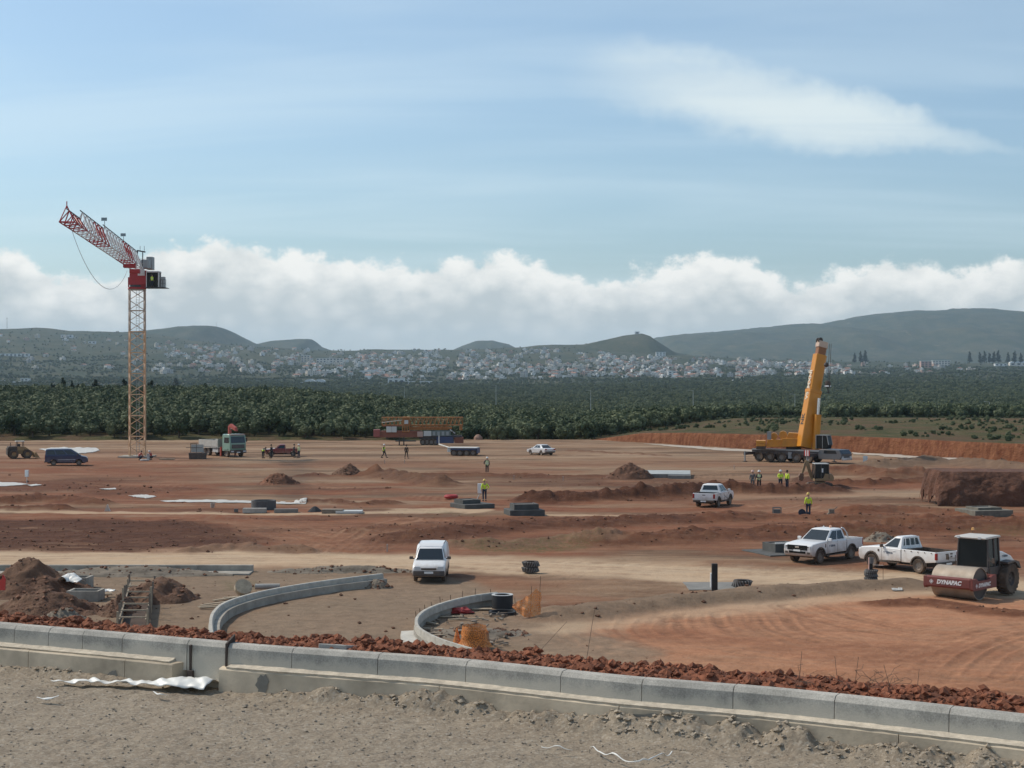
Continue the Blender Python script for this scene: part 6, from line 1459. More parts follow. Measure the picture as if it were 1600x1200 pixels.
# mini excavator
def excavator():
    p = G(1281, 764); o = empty('mini_excavator', (p.x, p.y, gz(p) - .05), R(180)); o.scale = (.86, .86, .86); tag(o, 'small excavator with dark glazed cab digging on the dark windrow', 'excavator'); s0 = 1.0
    TAN = mat('excavator_tan', (.30, .20, .10), .6, var=.2, dust=.4)
    for s in (-1, 1):
        MB().prism([(-1.0, .0), (1.0, .0), (1.22, .14), (1.28, .3), (1.15, .46), (-1.15, .46), (-1.28, .3), (-1.22, .14)], s * .72 - .2, s * .72 + .2).build('track', BLK, o, bevel=.03)
    MB().bb(-.5, .5, -.55, .55, .3, .6).build('undercarriage', TAN, o); MB().lathe([(0, .6), (.5, .6), (.5, .7), (0, .7)], 18).build('slew_ring', BLK, o)
    MB().prism([(-1.35, .7), (.75, .7), (.75, .95), (-.2, 1.0), (-.4, 1.5), (-1.2, 1.45), (-1.4, 1.1)], -.9, .9, .03, .06).build('house', TAN, o, smooth=True)
    f = cab_house(o, -.85, .72, -.8, .62, 1.0, 2.48, .88, .84, CABG, 'cab_glass', bev=.02); m = MB()
    for s in (-1, 1):
        for a, b in ((-.85, -.8), (.0, .0), (.72, .62)): m.tube((a, s * .88, .95), (b, s * .84, 2.5), .05, 6)
    m.build('cab_pillar', BLK, o); MB().box((-.08, 0, 2.55), (1.55, 1.75, .10)).build('cab_roof', mat('pale_roof', (.42, .42, .40), .6), o, bevel=.03); MB().box((-.1, .875, 1.85), (.22, .02, .45)).build('window_sticker', PLATE, o)
    MB().prism([(.65, .75), (.95, .8), (1.25, 1.7), (1.55, 2.75), (1.4, 2.95), (1.15, 2.8), (.95, 1.9), (.7, 1.1)], -.5, -.25).build('boom', TAN, o, bevel=.02); MB().prism([(1.3, 2.85), (1.55, 2.95), (1.85, 1.9), (2.0, 1.3), (1.85, 1.25), (1.62, 1.8)], -.46, -.30).build('stick', TAN, o, bevel=.02)
    MB().prism([(1.75, 1.45), (2.1, 1.5), (2.3, 1.15), (2.25, .75), (1.9, .6), (1.75, .9)], -.68, -.08).build('bucket', mat('bucket_brown', (.17, .09, .055), .7), o, bevel=.02); MB().tube((.85, -.38, 1.0), (1.35, -.38, 2.3), .05, 8).build('boom_ram', CHROME, o); MB().tube((1.2, -.38, 2.95), (1.75, -.38, 2.0), .04, 8).build('stick_ram', CHROME, o); MB().prism([(1.2, .0), (1.35, .0), (1.4, .4), (1.25, .4)], -.9, .9).build('dozer_blade', TAN, o)
excavator()
# ------------------------------------------------------------------ tower crane
def tower_crane():
    base = G(214.5, 714); s = F / base.y; o = empty('tower_crane', (base.x, base.y, 0)); tag(o, 'tall tower crane with cream lattice mast and red and white jib', 'tower crane')
    CREAM = mat('mast_cream', (.58, .36, .21), .6, var=.14, vscale=.6, dust=.1); GREYM = mat('mast_grey', (.40, .32, .26), .6, var=.12, vscale=.6); REDM = mat('crane_red', (.36, .025, .028), .5, var=.12); WHM = mat('crane_white', (.62, .60, .58), .5); STEEL = mat('crane_steel', (.30, .31, .31), .5, .4); DKS = mat('crane_dark', (.045, .047, .05), .5)
    top = (590 - 452) / s + CAM_Z; hw = .98; ang = R(17); rot = Matrix.Rotation(ang, 3, 'Z')
    cor = [rot @ Vector((sx * hw, sy * hw, 0)) for sx, sy in ((-1, -1), (1, -1), (1, 1), (-1, 1))]
    secs = 8; hs = top / secs; split = (590 - 515) / s + CAM_Z
    for k in range(secs):
        z0 = k * hs; z1 = z0 + hs; mt = CREAM if z0 + hs / 2 < split else GREYM; m = MB()
        for i in range(4):
            a, b = cor[i], cor[(i + 1) % 4]; Z = lambda p, z: Vector((p.x, p.y, z)); m.box(Z(a, (z0 + z1) / 2), (.17, .17, z1 - z0 - .02), ang)
            zm = (z0 + z1) / 2
            m.tube(Z(a, z0 + .1), Z(b, zm), .05, 5).tube(Z(b, zm), Z(a, z1 - .1), .05, 5); m.tube(Z(a, z1 - .06), Z(b, z1 - .06), .05, 5)
            if i in (1, 3): m.tube(Z(b, z0 + .1), Z(a, zm), .04, 5).tube(Z(a, zm), Z(b, z1 - .1), .04, 5)
        q = m.build('mast_section', mt, o)
        lm = MB()
        for s_ in (-.2, .2): lm.tube((s_, .35, z0 + .05), (s_, .35, z1 - .05), .025, 4)
        for j in range(8): lm.tube((-.2, .35, z0 + hs * j / 8), (.2, .35, z0 + hs * j / 8), .018, 4)
        lm.build('ladder', STEEL, q)
        if k % 2 == 1: MB().box((0, .1, z1 - .12), (1.3, 1.3, .05), ang).build('rest_platform', STEEL, q)
    MB().box((0, 0, .02), (4.2, 4.2, .3)).build('base_slab', CONCF, o)
    # slewing part
    MB().box((0, 0, top + .12), (2.25, 2.25, .24), ang).build('slewing_ring_support', REDM, o, bevel=.03); MB().lathe([(0, 0), (.95, 0), (.95, .3), (0, .3)], 24, (0, 0, top + .24)).build('slewing_ring', DKS, o)
    MB().box((.3, 0, top + 1.5), (2.4, 1.7, 1.9), taper=(.92, .95)).build('slewing_platform', REDM, o, bevel=.04); MB().box((.75, -.9, top + 2.1), (.9, .2, .7)).build('junction_box', WHM, o); MB().box((-.98, -.6, top + .9), (.16, .16, 1.3)).build('post', REDM, o)
    MB().bb(.5, 2.2, -.7, .7, top + .3, top + .5).build('cab_arm', REDM, o)
    cab = empty('operator_cab', (2.22, -.3, top + .1)); cab.parent = o
    MB().bb(-.75, .85, -.75, .75, .1, .18).build('floor', DKS, cab); MB().bb(-.72, .78, -.7, .7, .2, 2.05).build('glazing', CABG, cab); MB().bb(-.8, .9, -.8, .8, 2.06, 2.25).build('roof', WHM, cab, bevel=.03); m = MB()
    for x_ in (-.76, .82):
        for y_ in (-.74, .74): m.box((x_, y_, 1.1), (.09, .09, 1.95))
    m.build('frame', WHM, cab); MB().bb(-.95, 1.9, -1.0, 1.0, 0, .07).build('walkway', DKS, cab); MB().box((1.35, -.3, .8), (.5, .7, 1.4)).build('electric_cabinet', STEEL, cab, bevel=.02)
    m = MB()
    for x_ in (1.0, 1.4, 1.85): m.tube((x_, -.95, .07), (x_, -.95, 1.1), .025, 5)
    m.tube((1.0, -.95, 1.1), (1.85, -.95, 1.1), .025, 5).tube((1.0, -.95, .6), (1.85, -.95, .6), .02, 5); m.build('railing', DKS, cab)
    MB().tube((.0, -.745, 1.35), (.05, -.745, 1.4), .001).build('hinge', DKS, cab)
    # jib, level, reaching towards the camera
    zj = top + 2.62
    root = Vector((.1, -.6, zj)); dt = F * (zj - CAM_Z) / (590 - 347); tipw = PD(104.5, 347, dt); tip = Vector((tipw.x - base.x, tipw.y - base.y, zj)); d = tip - root; L = d.length; d.normalize(); side = Vector((d.y, -d.x, 0)); up = Vector((0, 0, 1))
    def jp(t, sd, h): return root + d * (L * t) + side * sd + up * h
    bays = 26; cols_ = lambda t: REDM if (t < .10 or .24 < t < .42 or .58 < t < .70 or t > .80) else WHM
    jib = empty('jib', (0, 0, 0)); jib.parent = o
    W = lambda t: .80 - .12 * t
    def Hh(t): return 2.35 if t < .56 else (2.0 if t < .85 else 1.2)
    nsec = 7
    for q in range(nsec):
        t0, t1 = q / nsec, (q + 1) / nsec; h = Hh((t0 + t1) / 2); w = W((t0 + t1) / 2); mt = [WHM, REDM, WHM, WHM, REDM, WHM, REDM][q]; m = MB(); nb = 3
        m.tube(jp(t0, -w, 0), jp(t1, -w, 0), .065, 6).tube(jp(t0, w, 0), jp(t1, w, 0), .065, 6); mm = MB().tube(jp(t0, 0, h), jp(t1, 0, h), .065, 6)
        for k in range(nb):
            a, b = t0 + (t1 - t0) * k / nb, t0 + (t1 - t0) * (k + 1) / nb; c_ = (a + b) / 2
            for s_ in (-w, w): m.tube(jp(a, s_, 0), jp(c_, 0, h), .06, 5).tube(jp(c_, 0, h), jp(b, s_, 0), .06, 5)
            m.tube(jp(a, -w, 0), jp(a, w, 0), .045, 5).tube(jp(a, -w, 0), jp(b, w, 0), .04, 5)
        sec = m.build('jib_section', mt, jib); mm.build('top_chord', DKS, sec)
    m = MB().tube(jp(1, -W(1), 0), jp(1, W(1), 0), .08, 6).tube(jp(1, -W(1), 0), jp(1, 0, 1.5), .05, 5).tube(jp(1, W(1), 0), jp(1, 0, 1.5), .05, 5).tube(jp(1, 0, 1.25), jp(1, 0, 1.9), .05, 5); m.build('jib_end', REDM, jib)
    for t in (.55, .25):
        sg = MB().tube(jp(t, 0, Hh(t)), jp(t, 0, Hh(t) + .55), .03, 5).build('sign_stem', DKS, jib); MB().box(jp(t, .3, Hh(t) + .75) + Vector((.25, 0, 0)), (.62, .06, .36)).build('sign_board', mat('sign_grey', (.20, .26, .28), .6), sg)
    tr_ = MB(); tr_.box(jp(.14, 0, -.25), (1.6, 1.5, .35), math.atan2(d.y, d.x)); tr_.build('trolley', REDM, jib); MB().box(jp(.04, 0, -.45), (1.4, 1.3, .5), math.atan2(d.y, d.x)).build('jib_foot', REDM, jib, bevel=.04)
    # machinery on the short counter jib behind
    cj = empty('counter_jib', (0, 0, zj)); cj.parent = o; back = -d
    m = MB(); 
    for s_ in (-.7, .7): m.tube(side * s_, back * 6 + side * s_, .09, 6)
    for k in range(6): m.tube(back * k + side * -.7, back * k + side * .7, .05, 5)
    m.build('beam', REDM, cj); MB().box(back * 1.2 + Vector((1.0, 0, .75)), (1.2, 1.2, 1.2)).build('winch_drum', STEEL, cj, bevel=.15); MB().box(back * 3 + Vector((1.5, 0, 1.0)), (.8, 1.4, 1.7)).build('control_box', STEEL, cj, bevel=.03)
    m = MB()
    for x_ in (.1, .6, 1.1, 1.6): m.tube((x_, -1.0, .1), (x_, -1.0, 1.3), .03, 5)
    m.tube((.1, -1.0, 1.3), (1.6, -1.0, 1.3), .03, 5).tube((.1, -1.0, .7), (1.6, -1.0, .7), .025, 5); m.build('railing', STEEL, cj)
    m = MB().tube((-.2, 0, 0), (.05, 0, 2.5), .1, 6).tube((.7, 0, 0), (.75, 0, 2.3), .07, 6).tube((.0, 0, 2.5), (1.1, 0, 2.3), .09, 6).tube((.4, 0, 2.5), (.4, 0, 3.1), .03, 5).tube((.95, 0, 2.4), (.95, 0, 3.1), .03, 5); m.build('tower_head', DKS, cj)
    MB().lathe([(0, -.3), (.42, -.3), (.42, .3), (0, .3)], 16, (.75, -.8, -.3), 'Y').build('cable_reel', WHM, cj)
    # slack rope
    a = jp(.965, 0, -.05); b = Vector((-1.1, -1.0, top + 2.4)); pts_ = []
    for t in np.linspace(0, 1, 26):
        p = a.lerp(b, t ** 1.0); sag = 4.0 * (4 * t * (1 - t)) ** .9 + 0; p.z -= sag; pts_.append(p)
    MB().path(pts_, .03, 4).build('rope', STEEL, o)
tower_crane()
# ------------------------------------------------------------------ yellow mobile crane
def mobile_crane():
    p = G(1250, 722); rz = -40; o = empty('mobile_crane', (p.x, p.y, gz(p)), R(rz)); tag(o, 'yellow telescopic mobile crane on a dark carrier with its boom raised', 'mobile crane'); inv = Matrix.Rotation(-R(rz), 3, 'Z')
    GR = mat('carrier_grey', (.26, .28, .29), .5, dust=.2)
    MB().prism([(-6.2, .95), (5.6, .95), (5.6, 1.35), (3.6, 1.55), (-6.2, 1.55)], -1.25, 1.25).build('carrier_deck', DBLUE, o, bevel=.04)
    for k in range(6): MB().bb(-6.1 + k * 1.6, -6.1 + k * 1.6 + 1.55, -1.38, -1.26, 1.45, 1.62).build('deck_edge', GR, o)
    MB().bb(-6.0, 5.6, -.6, .6, .55, .94).build('chassis', UNDER, o)
    for x_ in (-5.2, -3.6, -1.9, .2, 1.85):
        for s in (-1, 1): wheel(o, x_, s * 1.08, .64, .42, s, rim=RIMD, hub=.5); MB().prism([q for q in arch(x_, .64, .78, math.pi, 0, 10)] + [q for q in arch(x_, .64, .72, 0, math.pi, 10)], s * 1.1 - .2, s * 1.1 + .2).build('mudguard', DBLUE, o)
    for s in (-1, 1): MB().bb(-.95, -.45, s * 1.1 - .2, s * 1.1 + .2, .5, 1.3).build('tool_box', GR, o, bevel=.02)
    # driver's cab of the carrier, low and wide
    MB().prism([(3.3, .55), (6.2, .55), (6.45, .8), (6.5, 1.2), (6.1, 1.72), (3.5, 1.76), (3.3, 1.5)], -1.32, 1.32, .04, .08).build('driver_cab', mat('carrier_cab', (.10, .115, .13), .35, dust=.2), o, smooth=True); on_face(o, [(6.5, -1.2, 1.22), (6.5, 1.2, 1.22), (6.13, 1.2, 1.70), (6.13, -1.2, 1.70)], .03, .97, .05, .95, GLASSD, 'windscreen', .03)
    for s in (-1, 1):
        q = [(4.0, s * 1.32, 1.25), (5.9, s * 1.32, 1.25), (5.7, s * 1.32, 1.66), (4.1, s * 1.32, 1.66)]; q = q if s < 0 else [q[1], q[0], q[3], q[2]]; on_face(o, q, .02, .98, .02, .98, GLASSD, 'side_window', .015)
    lamp_pair(o, 6.48, .95, .85, (.08, .4, .2), LAMP, 'headlight'); MB().box((6.5, 0, .6), (.12, 2.5, .3)).build('bumper', PWHITE, o, bevel=.03)
    # outriggers
    for x_ in (-5.9, 2.9):
        for s in (-1, 1):
            g_ = MB().box((x_, s * 2.3, 1.05), (.35, 2.2, .35)).build('outrigger_beam', DBLUE, o); MB().tube((x_, s * 3.35, .12), (x_, s * 3.35, 1.35), .09, 8).build('outrigger_leg', GR, g_); MB().lathe([(0, 0), (.3, 0), (.3, .08), (0, .1)], 12, (x_, s * 3.35, .02)).build('foot_plate', BLK, g_)
    hz_ = MB()
    for k in range(5): hz_.cur = k % 2; hz_.bb(2.6 + .15 * k, 2.6 + .15 * k + .15, -3.5, -3.46, 1.0, 1.7)
    hz_.build('warning_board', [mat('warn_red', (.45, .04, .03), .6), PLATE], o)
    # superstructure turned nearly along the carrier
    up_ = empty('superstructure', (-.9, 0, 1.62)); up_.parent = o; up_.rotation_euler = (0, 0, R(30))
    MB().lathe([(0, 0), (.95, 0), (.95, .3), (0, .3)], 24).build('slew_ring', BLK, up_); MB().prism([(-3.4, .3), (2.0, .3), (2.4, .55), (1.6, .8), (.6, 2.0), (-.6, 2.05), (-1.0, 1.25), (-3.2, 1.15)], -.95, .95, .03, .05).build('turntable', YEL, up_, bevel=.02)
    for s in (-1, 1): MB().bb(-1.4, .9, s * 1.15 - .2, s * 1.15 + .2, .35, 1.35).build('engine_cover', YEL, up_, bevel=.04); MB().bb(-3.3, .9, s * 1.36 - .02, s * 1.36 + .02, 1.1, 1.2).build('side_rail', YEL, up_)
    MB().lathe([(.0, -.7), (.5, -.7), (.5, .7), (0, .7)], 20, (-1.3, 0, 1.75), 'Y').build('winch', YEL, up_, smooth=True); MB().lathe([(.0, -.6), (.42, -.6), (.42, .6), (0, .6)], 20, (-2.4, 0, 1.6), 'Y').build('winch', YEL, up_, smooth=True)
    for k in range(3): MB().bb(-4.6, -3.45, -1.25, 1.25, .0 + k * .36, .0 + k * .36 + .34).build('counterweight', YEL if k else BLK, up_, bevel=.03)
    MB().box((-3.0, -.9, 1.7), (.5, .5, 1.0)).build('exhaust_box', GR, up_)
    oc = inv @ (PD(1287, 701, p.y - 2.6) - Vector((p.x, p.y, gz(p)))); cb_ = empty('operator_cab', oc); cb_.parent = o
    MB().prism([(-.8, 0), (.8, 0), (.95, .5), (.7, 1.6), (-.8, 1.6)], -.45, .45).build('glazing', CABG, cb_, bevel=.08); m = MB()
    for y_ in (-.46, .46): m.tube((-.8, y_, 0), (-.8, y_, 1.62), .05).tube((.95, y_, .5), (.7, y_, 1.62), .06).tube((.1, y_, 0), (.1, y_, 1.62), .04)
    m.box((-.05, 0, 1.66), (1.6, 1.0, .08)); m.build('cab_frame', GR, cb_)
    # boom
    yb = p.y - 1.0; P0 = PD(1258, 692, yb); P1 = PD(1285.5, 534, yb + 1.5); org = Vector((p.x, p.y, gz(p))); B = empty('boom', inv @ (P0 - org)); B.parent = o; d = (inv @ (P1 - P0)); L = d.length; q_ = d.to_track_quat('Z', 'Y'); B.rotation_mode = 'QUATERNION'
    # turn the section so that its broad side looks to the camera's right
    B.rotation_quaternion = q_
    Mx = q_.to_matrix(); camv = inv @ Vector((0, -1, 0)); lx = Mx.transposed() @ camv; spin = math.atan2(lx.y, lx.x); rt = Matrix.Rotation(spin + R(20), 3, 'Z')
    def sect(z0, z1, w, h, nm, mt, bev=.03):
        rr_ = MB(); ring = lambda z: [tuple(rt @ Vector((x_, y_, 0)) + Vector((0, 0, z))) for x_, y_ in ((-w / 2, -h / 2 + .12), (-w / 2 + .1, -h / 2), (w / 2 - .1, -h / 2), (w / 2, -h / 2 + .12), (w / 2, h / 2 - .3), (w / 4, h / 2), (-w / 4, h / 2), (-w / 2, h / 2 - .3))]
        return rr_.loft([ring(z0), ring(z1)]).build(nm, mt, B, bevel=bev)
    BY = mat('boom_yellow', (.60, .235, .014), .4, var=.10, vscale=.7)
    sect(-.6, L * .50, 1.35, 1.75, 'boom_base', BY); sect(L * .50 - .15, L * .52, 1.44, 1.86, 'boom_collar', BY); sect(L * .52, L * .87, 1.15, 1.55, 'boom_stage', BY); sect(L * .87, L * .94, .9, 1.2, 'boom_stage', mat('boom_brown', (.26, .10, .03), .5)); sect(L * .94, L, 1.0, 1.4, 'boom_head', mat('boom_head_pale', (.55, .40, .30), .5))
    for s in (-1, 1): MB().lathe([(0, -.05), (.36, -.05), (.36, .05), (0, .05)], 16, tuple(rt @ Vector((s * .25, -.5, 0)) + Vector((0, 0, L + .05))), 'X').build('sheave', BLK, B)
    # letters along the lit narrow face
    LC = mat('letter_cream', (.70, .62, .48), .6)
    face_n = rt @ Vector((-1, 0, 0)); al = Vector((0, 0, 1))
    best = max([rt @ Vector(v) for v in ((-1, 0, 0), (1, 0, 0), (0, -1, 0), (0, 1, 0))], key=lambda v: (Mx @ v).dot(inv @ Vector((-.80, -.6, 0))))
    half = .69 if abs((rt.transposed() @ best).x) > .5 else .89
    xax = al; yax = best.cross(xax); M_ = Matrix((xax, yax, best)).transposed().to_4x4()
    for txt, t0, sz, mt in (('NK', .22, .85, BLK), ('VSLMXNI', .56, .80, LC)): text_mesh(B, txt, sz, mt, Matrix.Translation(best * (half + .012) + Vector((0, 0, L * t0))) @ M_, bold=.03, width=1.15)
    # luffing ram
    r0 = inv @ (PD(1274, 702, yb - .5) - org); r1 = inv @ (PD(1280, 622, yb - .6) - org); MB().tube(r0, r0.lerp(r1, .68), .44, 12).build('luffing_ram', BY, o, smooth=True); MB().tube(r0.lerp(r1, .6), r1, .2, 10).build('ram_rod', CHROME, o, smooth=True)
    # rope, hook block, ball
    hb = inv @ (PD(1293.5, 600, yb - .2) - org); ht = inv @ (PD(1296, 537, yb - .2) - org); MB().tube(ht, hb, .03, 4).tube(ht + Vector((.18, .12, 0)), hb + Vector((.15, .1, 0)), .03, 4).build('hoist_rope', BLK, o)
    h_ = empty('hook_block', hb); h_.parent = o; MB().lathe([(0, -.5), (.25, -.45), (.36, 0), (.3, .35), (0, .5)], 14).build('block', BLK, h_, smooth=True); MB().box((0, 0, -.25), (.5, .72, .16)).build('stripe', PLATE, h_); MB().path([(0, 0, -.5), (.0, 0, -.75), (.15, 0, -.95), (.05, 0, -1.1), (-.12, 0, -1.0)], .06, 6).build('hook', BLK, h_)
    bl = inv @ (PD(1291, 570, yb - .9) - org); MB().lathe([(0, -.32), (.2, -.25), (.32, 0), (.2, .25), (0, .32)], 14, bl).build('hook_ball', BLK, o, smooth=True)
mobile_crane()
# ------------------------------------------------------------------ trailer with crane parts
def crane_trailer():
    p = G(655, 695); s = F / p.y; o = empty('crane_trailer', (p.x, p.y, gz(p)), R(3)); tag(o, 'long trailer carrying a folded orange lattice crane at the grove edge', 'trailer'); P_ = lambda x, y: ((x - 655) / s, (695 - y) / s)
    ORG = mat('old_orange', (.38, .15, .035), .6, var=.3, vscale=1, dust=.25); ORR = mat('rust_red', (.22, .07, .045), .7, var=.3, vscale=1, dust=.2); BLU = mat('trailer_blue', (.020, .050, .140), .5, dust=.15); PALE = mat('pale_box', (.52, .54, .52), .6)
    def bx(x0, y0, x1, y1, d0, d1, nm, m, bev=.03): a, b = P_(x0, y1); c_, e = P_(x1, y0); return MB().bb(a, c_, d0, d1, b, e).build(nm, m, o, bevel=bev)
    bx(586, 673, 660, 683, -.8, .8, 'chassis_beam', ORR); bx(584, 671, 594, 682, -1.1, 1.1, 'coupling_head', mat('coupling_red', (.28, .08, .07), .6)); bx(655, 680, 722, 686, -.7, .7, 'rear_beam', DBLUE); bx(682, 682, 709, 692, -1.25, 1.25, 'blue_box', BLU); bx(710, 683, 724, 692, -1.2, 1.2, 'tail_box', ORR)
    for x_ in (624, 631): bx(x_ - .8, 683, x_ + .8, 695.5, -.9, .9, 'landing_leg', BLK, 0)
    bx(618, 688, 650, 689.5, -.85, .85, 'drawbar', BLK, 0)
    for x_ in (661, 667, 674, 681): 
        for s_ in (-1, 1): wheel(o, P_(x_, 0)[0], s_ * 1.0, .50, .4, s_)
    bx(604, 666, 612, 675, -1.2, -.9, 'electric_cabinet', PALE); bx(612.3, 666, 620, 675, -1.2, -.9, 'electric_cabinet', PALE); bx(662, 673, 674, 681, -1.15, -.7, 'ballast_block', PALE); bx(652, 674, 661, 682, -1.1, -.7, 'small_box', mat('pale_pinkish', (.46, .32, .27), .7)); bx(675, 673, 704, 681, -1.0, .8, 'winch_frame', mat('dull_green_grey', (.16, .19, .18), .7))
    for k in range(4): bx(676 + k * 7, 674, 680 + k * 7, 680, -1.05, -1.0, 'guard_panel', mat('mesh_grey', (.30, .33, .33), .6), 0)
    def lat(x0, y0, x1, y1, n, m, yd, nm, r_=.06):
        a, b = P_(x0, y1); c_, e = P_(x1, y0); q = MB()
        for dy in (-yd, yd):
            q.tube((a, dy, b), (c_, dy, b), r_).tube((a, dy, e), (c_, dy, e), r_)
            for k in range(n):
                u, v = a + (c_ - a) * k / n, a + (c_ - a) * (k + 1) / n; mid = (u + v) / 2; q.tube((u, dy, b), (mid, dy, e), r_ * .7, 5).tube((mid, dy, e), (v, dy, b), r_ * .7, 5)
        for k in range(n + 1): u = a + (c_ - a) * k / n; q.tube((u, -yd, e), (u, yd, e), r_ * .7, 5).tube((u, -yd, b), (u, yd, b), r_ * .7, 5).tube((u, -yd, b), (u, -yd, e), r_ * .6, 5)
        return q.build(nm, m, o)
    lat(597, 652, 723, 664, 20, ORG, .75, 'lattice_jib'); lat(640, 664.5, 700, 671, 10, ORG, .6, 'lattice_section'); lat(629, 652, 640, 674, 3, ORG, .9, 'mast_frame', .09); bx(640, 667, 706, 670.5, -.5, .5, 'inner_boom', ORG); bx(598, 664, 628, 666, -.8, .8, 'platform', ORR)
    a = P_(597, 660); MB().tube((a[0], -.9, a[1]), (P_(628, 656)[0], -.9, P_(628, 656)[1]), .07).build('stay_bar', mat('bone_white', (.55, .50, .42), .6), o); MB().tube((P_(703, 671)[0], -.9, P_(703, 671)[1]), (P_(711, 677)[0], -.9, P_(711, 677)[1]), .09).build('brace', PALE, o); MB().tube((P_(707, 673)[0], -1.3, P_(707, 673)[1]), (P_(709, 689)[0], -1.3, P_(709, 689)[1]), .05).build('hose', BLK, o)
    bx(632, 656, 638, 662, -1.0, -.9, 'sign_plate', PALE, 0); bx(718, 664, 722.5, 672, -.7, .7, 'end_plate', ORG)
crane_trailer()
def dolly():
    p = G(724, 711); o = empty('trailer_dolly', (p.x, p.y, gz(p)), R(172)); tag(o, 'low multi-axle trailer with a white deck and blue frame beside the crane trailer', 'trailer'); s = F / p.y
    BLU = MATS['trailer_blue']; WD = mat('white_deck', (.60, .60, .57), .6, var=.15)
    MB().bb(-2.0, 2.0, -1.3, 1.3, 1.02, 1.12).build('deck', WD, o, bevel=.02); MB().bb(-2.0, 1.0, -1.05, 1.05, .72, 1.0).build('frame', BLU, o); MB().bb(1.55, 2.0, -1.2, 1.2, .5, 1.0).build('front_frame', WD, o, bevel=.05)
    for x_ in (-1.5, -.6, .3, 1.15):
        for s_ in (-1, 1): wheel(o, x_, s_ * 1.0, .42, .36, s_); MB().bb(x_ - .38, x_ + .38, s_ * 1.2 - .02, s_ * 1.2 + .06, .78, 1.0).build('axle_cover', BLU, o)
    MB().bb(-2.1, -2.0, -1.2, 1.2, .35, 1.0).build('rear_panel', BLU, o); a = Vector((2.0, -.2, 1.05)); b = Vector((4.0, -3.5, 1.35)); MB().tube(a, b, .09, 6).tube(b, b + Vector((0, 0, 1.2)), .06, 6).build('drawbar', WD, o)
dolly()
# ------------------------------------------------------------------ people
SKIN = mat('skin', (.36, .22, .155), .6); HIVIS = mat('hi_vis_yellow', (.62, .78, .055), .7, var=.08); HIVISW = mat('hi_vis_pale', (.62, .66, .35), .7); DARKC = mat('dark_cloth', (.022, .024, .028), .9); NAVY = mat('navy_cloth', (.035, .042, .065), .9); BROWNC = mat('brown_cloth', (.085, .062, .045), .9); GREYC = mat('grey_cloth', (.13, .13, .125), .9); REDCL = mat('red_cloth', (.36, .05, .035), .85); BOOT = mat('boot', (.03, .024, .02), .8); HELW = mat('helmet_white', (.72, .71, .68), .45); HELY = mat('helmet_yellow', (.70, .48, .12), .45); HELP = mat('helmet_pinkish', (.62, .42, .36), .45); REFL = mat('reflective_tape', (.65, .66, .64), .35); HAIR = mat('hair', (.025, .02, .016), .8)
def skin_mesh(name, V, E, Rr, root, m, parent, roots=()):
    me = bpy.data.meshes.new(name); me.from_pydata(V, E, []); me.materials.append(m); o = bpy.data.objects.new(name, me); link(o, parent)
    sk = o.modifiers.new('skin', 'SKIN'); sk.use_smooth_shade = True; sk.branch_smoothing = .3; sv = me.skin_vertices
    if not sv:
        bm = bmesh.new(); bm.from_mesh(me); bm.verts.layers.skin.verify(); bm.to_mesh(me); bm.free(); sv = me.skin_vertices
    for i, r_ in enumerate(Rr): sv[0].data[i].radius = r_ if isinstance(r_, tuple) else (r_, r_); sv[0].data[i].use_root = (i == root or i in roots)
    ss = o.modifiers.new('smooth', 'SUBSURF'); ss.levels = 1; ss.render_levels = 1
    return o
POSES = {   # shifts of joints from standing
    'stand': {}, 'walk': {'knL': (0, .16, .03), 'anL': (0, .30, .03), 'toL': (0, .30, .06), 'knR': (0, -.02, 0), 'anR': (0, -.34, .04), 'toR': (0, -.30, .0), 'elL': (0, -.12, 0), 'wrL': (0, -.20, .05), 'elR': (0, .08, 0), 'wrR': (0, .22, .08)},
    'apart': {'knL': (-.05, 0, 0), 'anL': (-.12, .0, 0), 'toL': (-.12, 0, 0), 'knR': (.05, 0, 0), 'anR': (.12, 0, 0), 'toR': (.12, 0, 0)},
    'crossed': {'elL': (.0, .10, .02), 'wrL': (.30, .20, .24), 'elR': (0, .10, .02), 'wrR': (-.30, .22, .22)}, 'hip': {'elR': (.12, -.02, 0), 'wrR': (-.08, .0, .12)},
    'bend': {'sp': (0, .10, -.03), 'ch': (0, .30, -.18), 'nk': (0, .40, -.26), 'hb': (0, .44, -.30), 'hd': (0, .52, -.36), 'shL': (0, .33, -.20), 'shR': (0, .33, -.20), 'elL': (0, .50, -.30), 'wrL': (0, .55, -.34), 'elR': (0, .50, -.30), 'wrR': (0, .55, -.34)},
    'crouch': {'pe': (0, -.1, -.50), 'sp': (0, -.02, -.50), 'ch': (0, .12, -.54), 'nk': (0, .2, -.56), 'hb': (0, .22, -.57), 'hd': (0, .26, -.6), 'shL': (0, .14, -.55), 'shR': (0, .14, -.55), 'hpL': (0, -.1, -.5), 'hpR': (0, -.1, -.5), 'knL': (-.1, .32, -.02), 'knR': (.1, .32, -.02), 'elL': (0, .30, -.52), 'wrL': (.05, .45, -.5), 'elR': (0, .30, -.52), 'wrR': (-.05, .45, -.5)},
    'seat': {'knL': (0, .42, .38), 'knR': (0, .42, .38), 'anL': (0, .42, .42), 'anR': (0, .42, .42), 'toL': (0, .42, .42), 'toR': (0, .42, .42), 'elL': (.0, .18, 0), 'wrL': (.02, .38, .22), 'elR': (0, .18, 0), 'wrR': (-.02, .38, .22)},
}
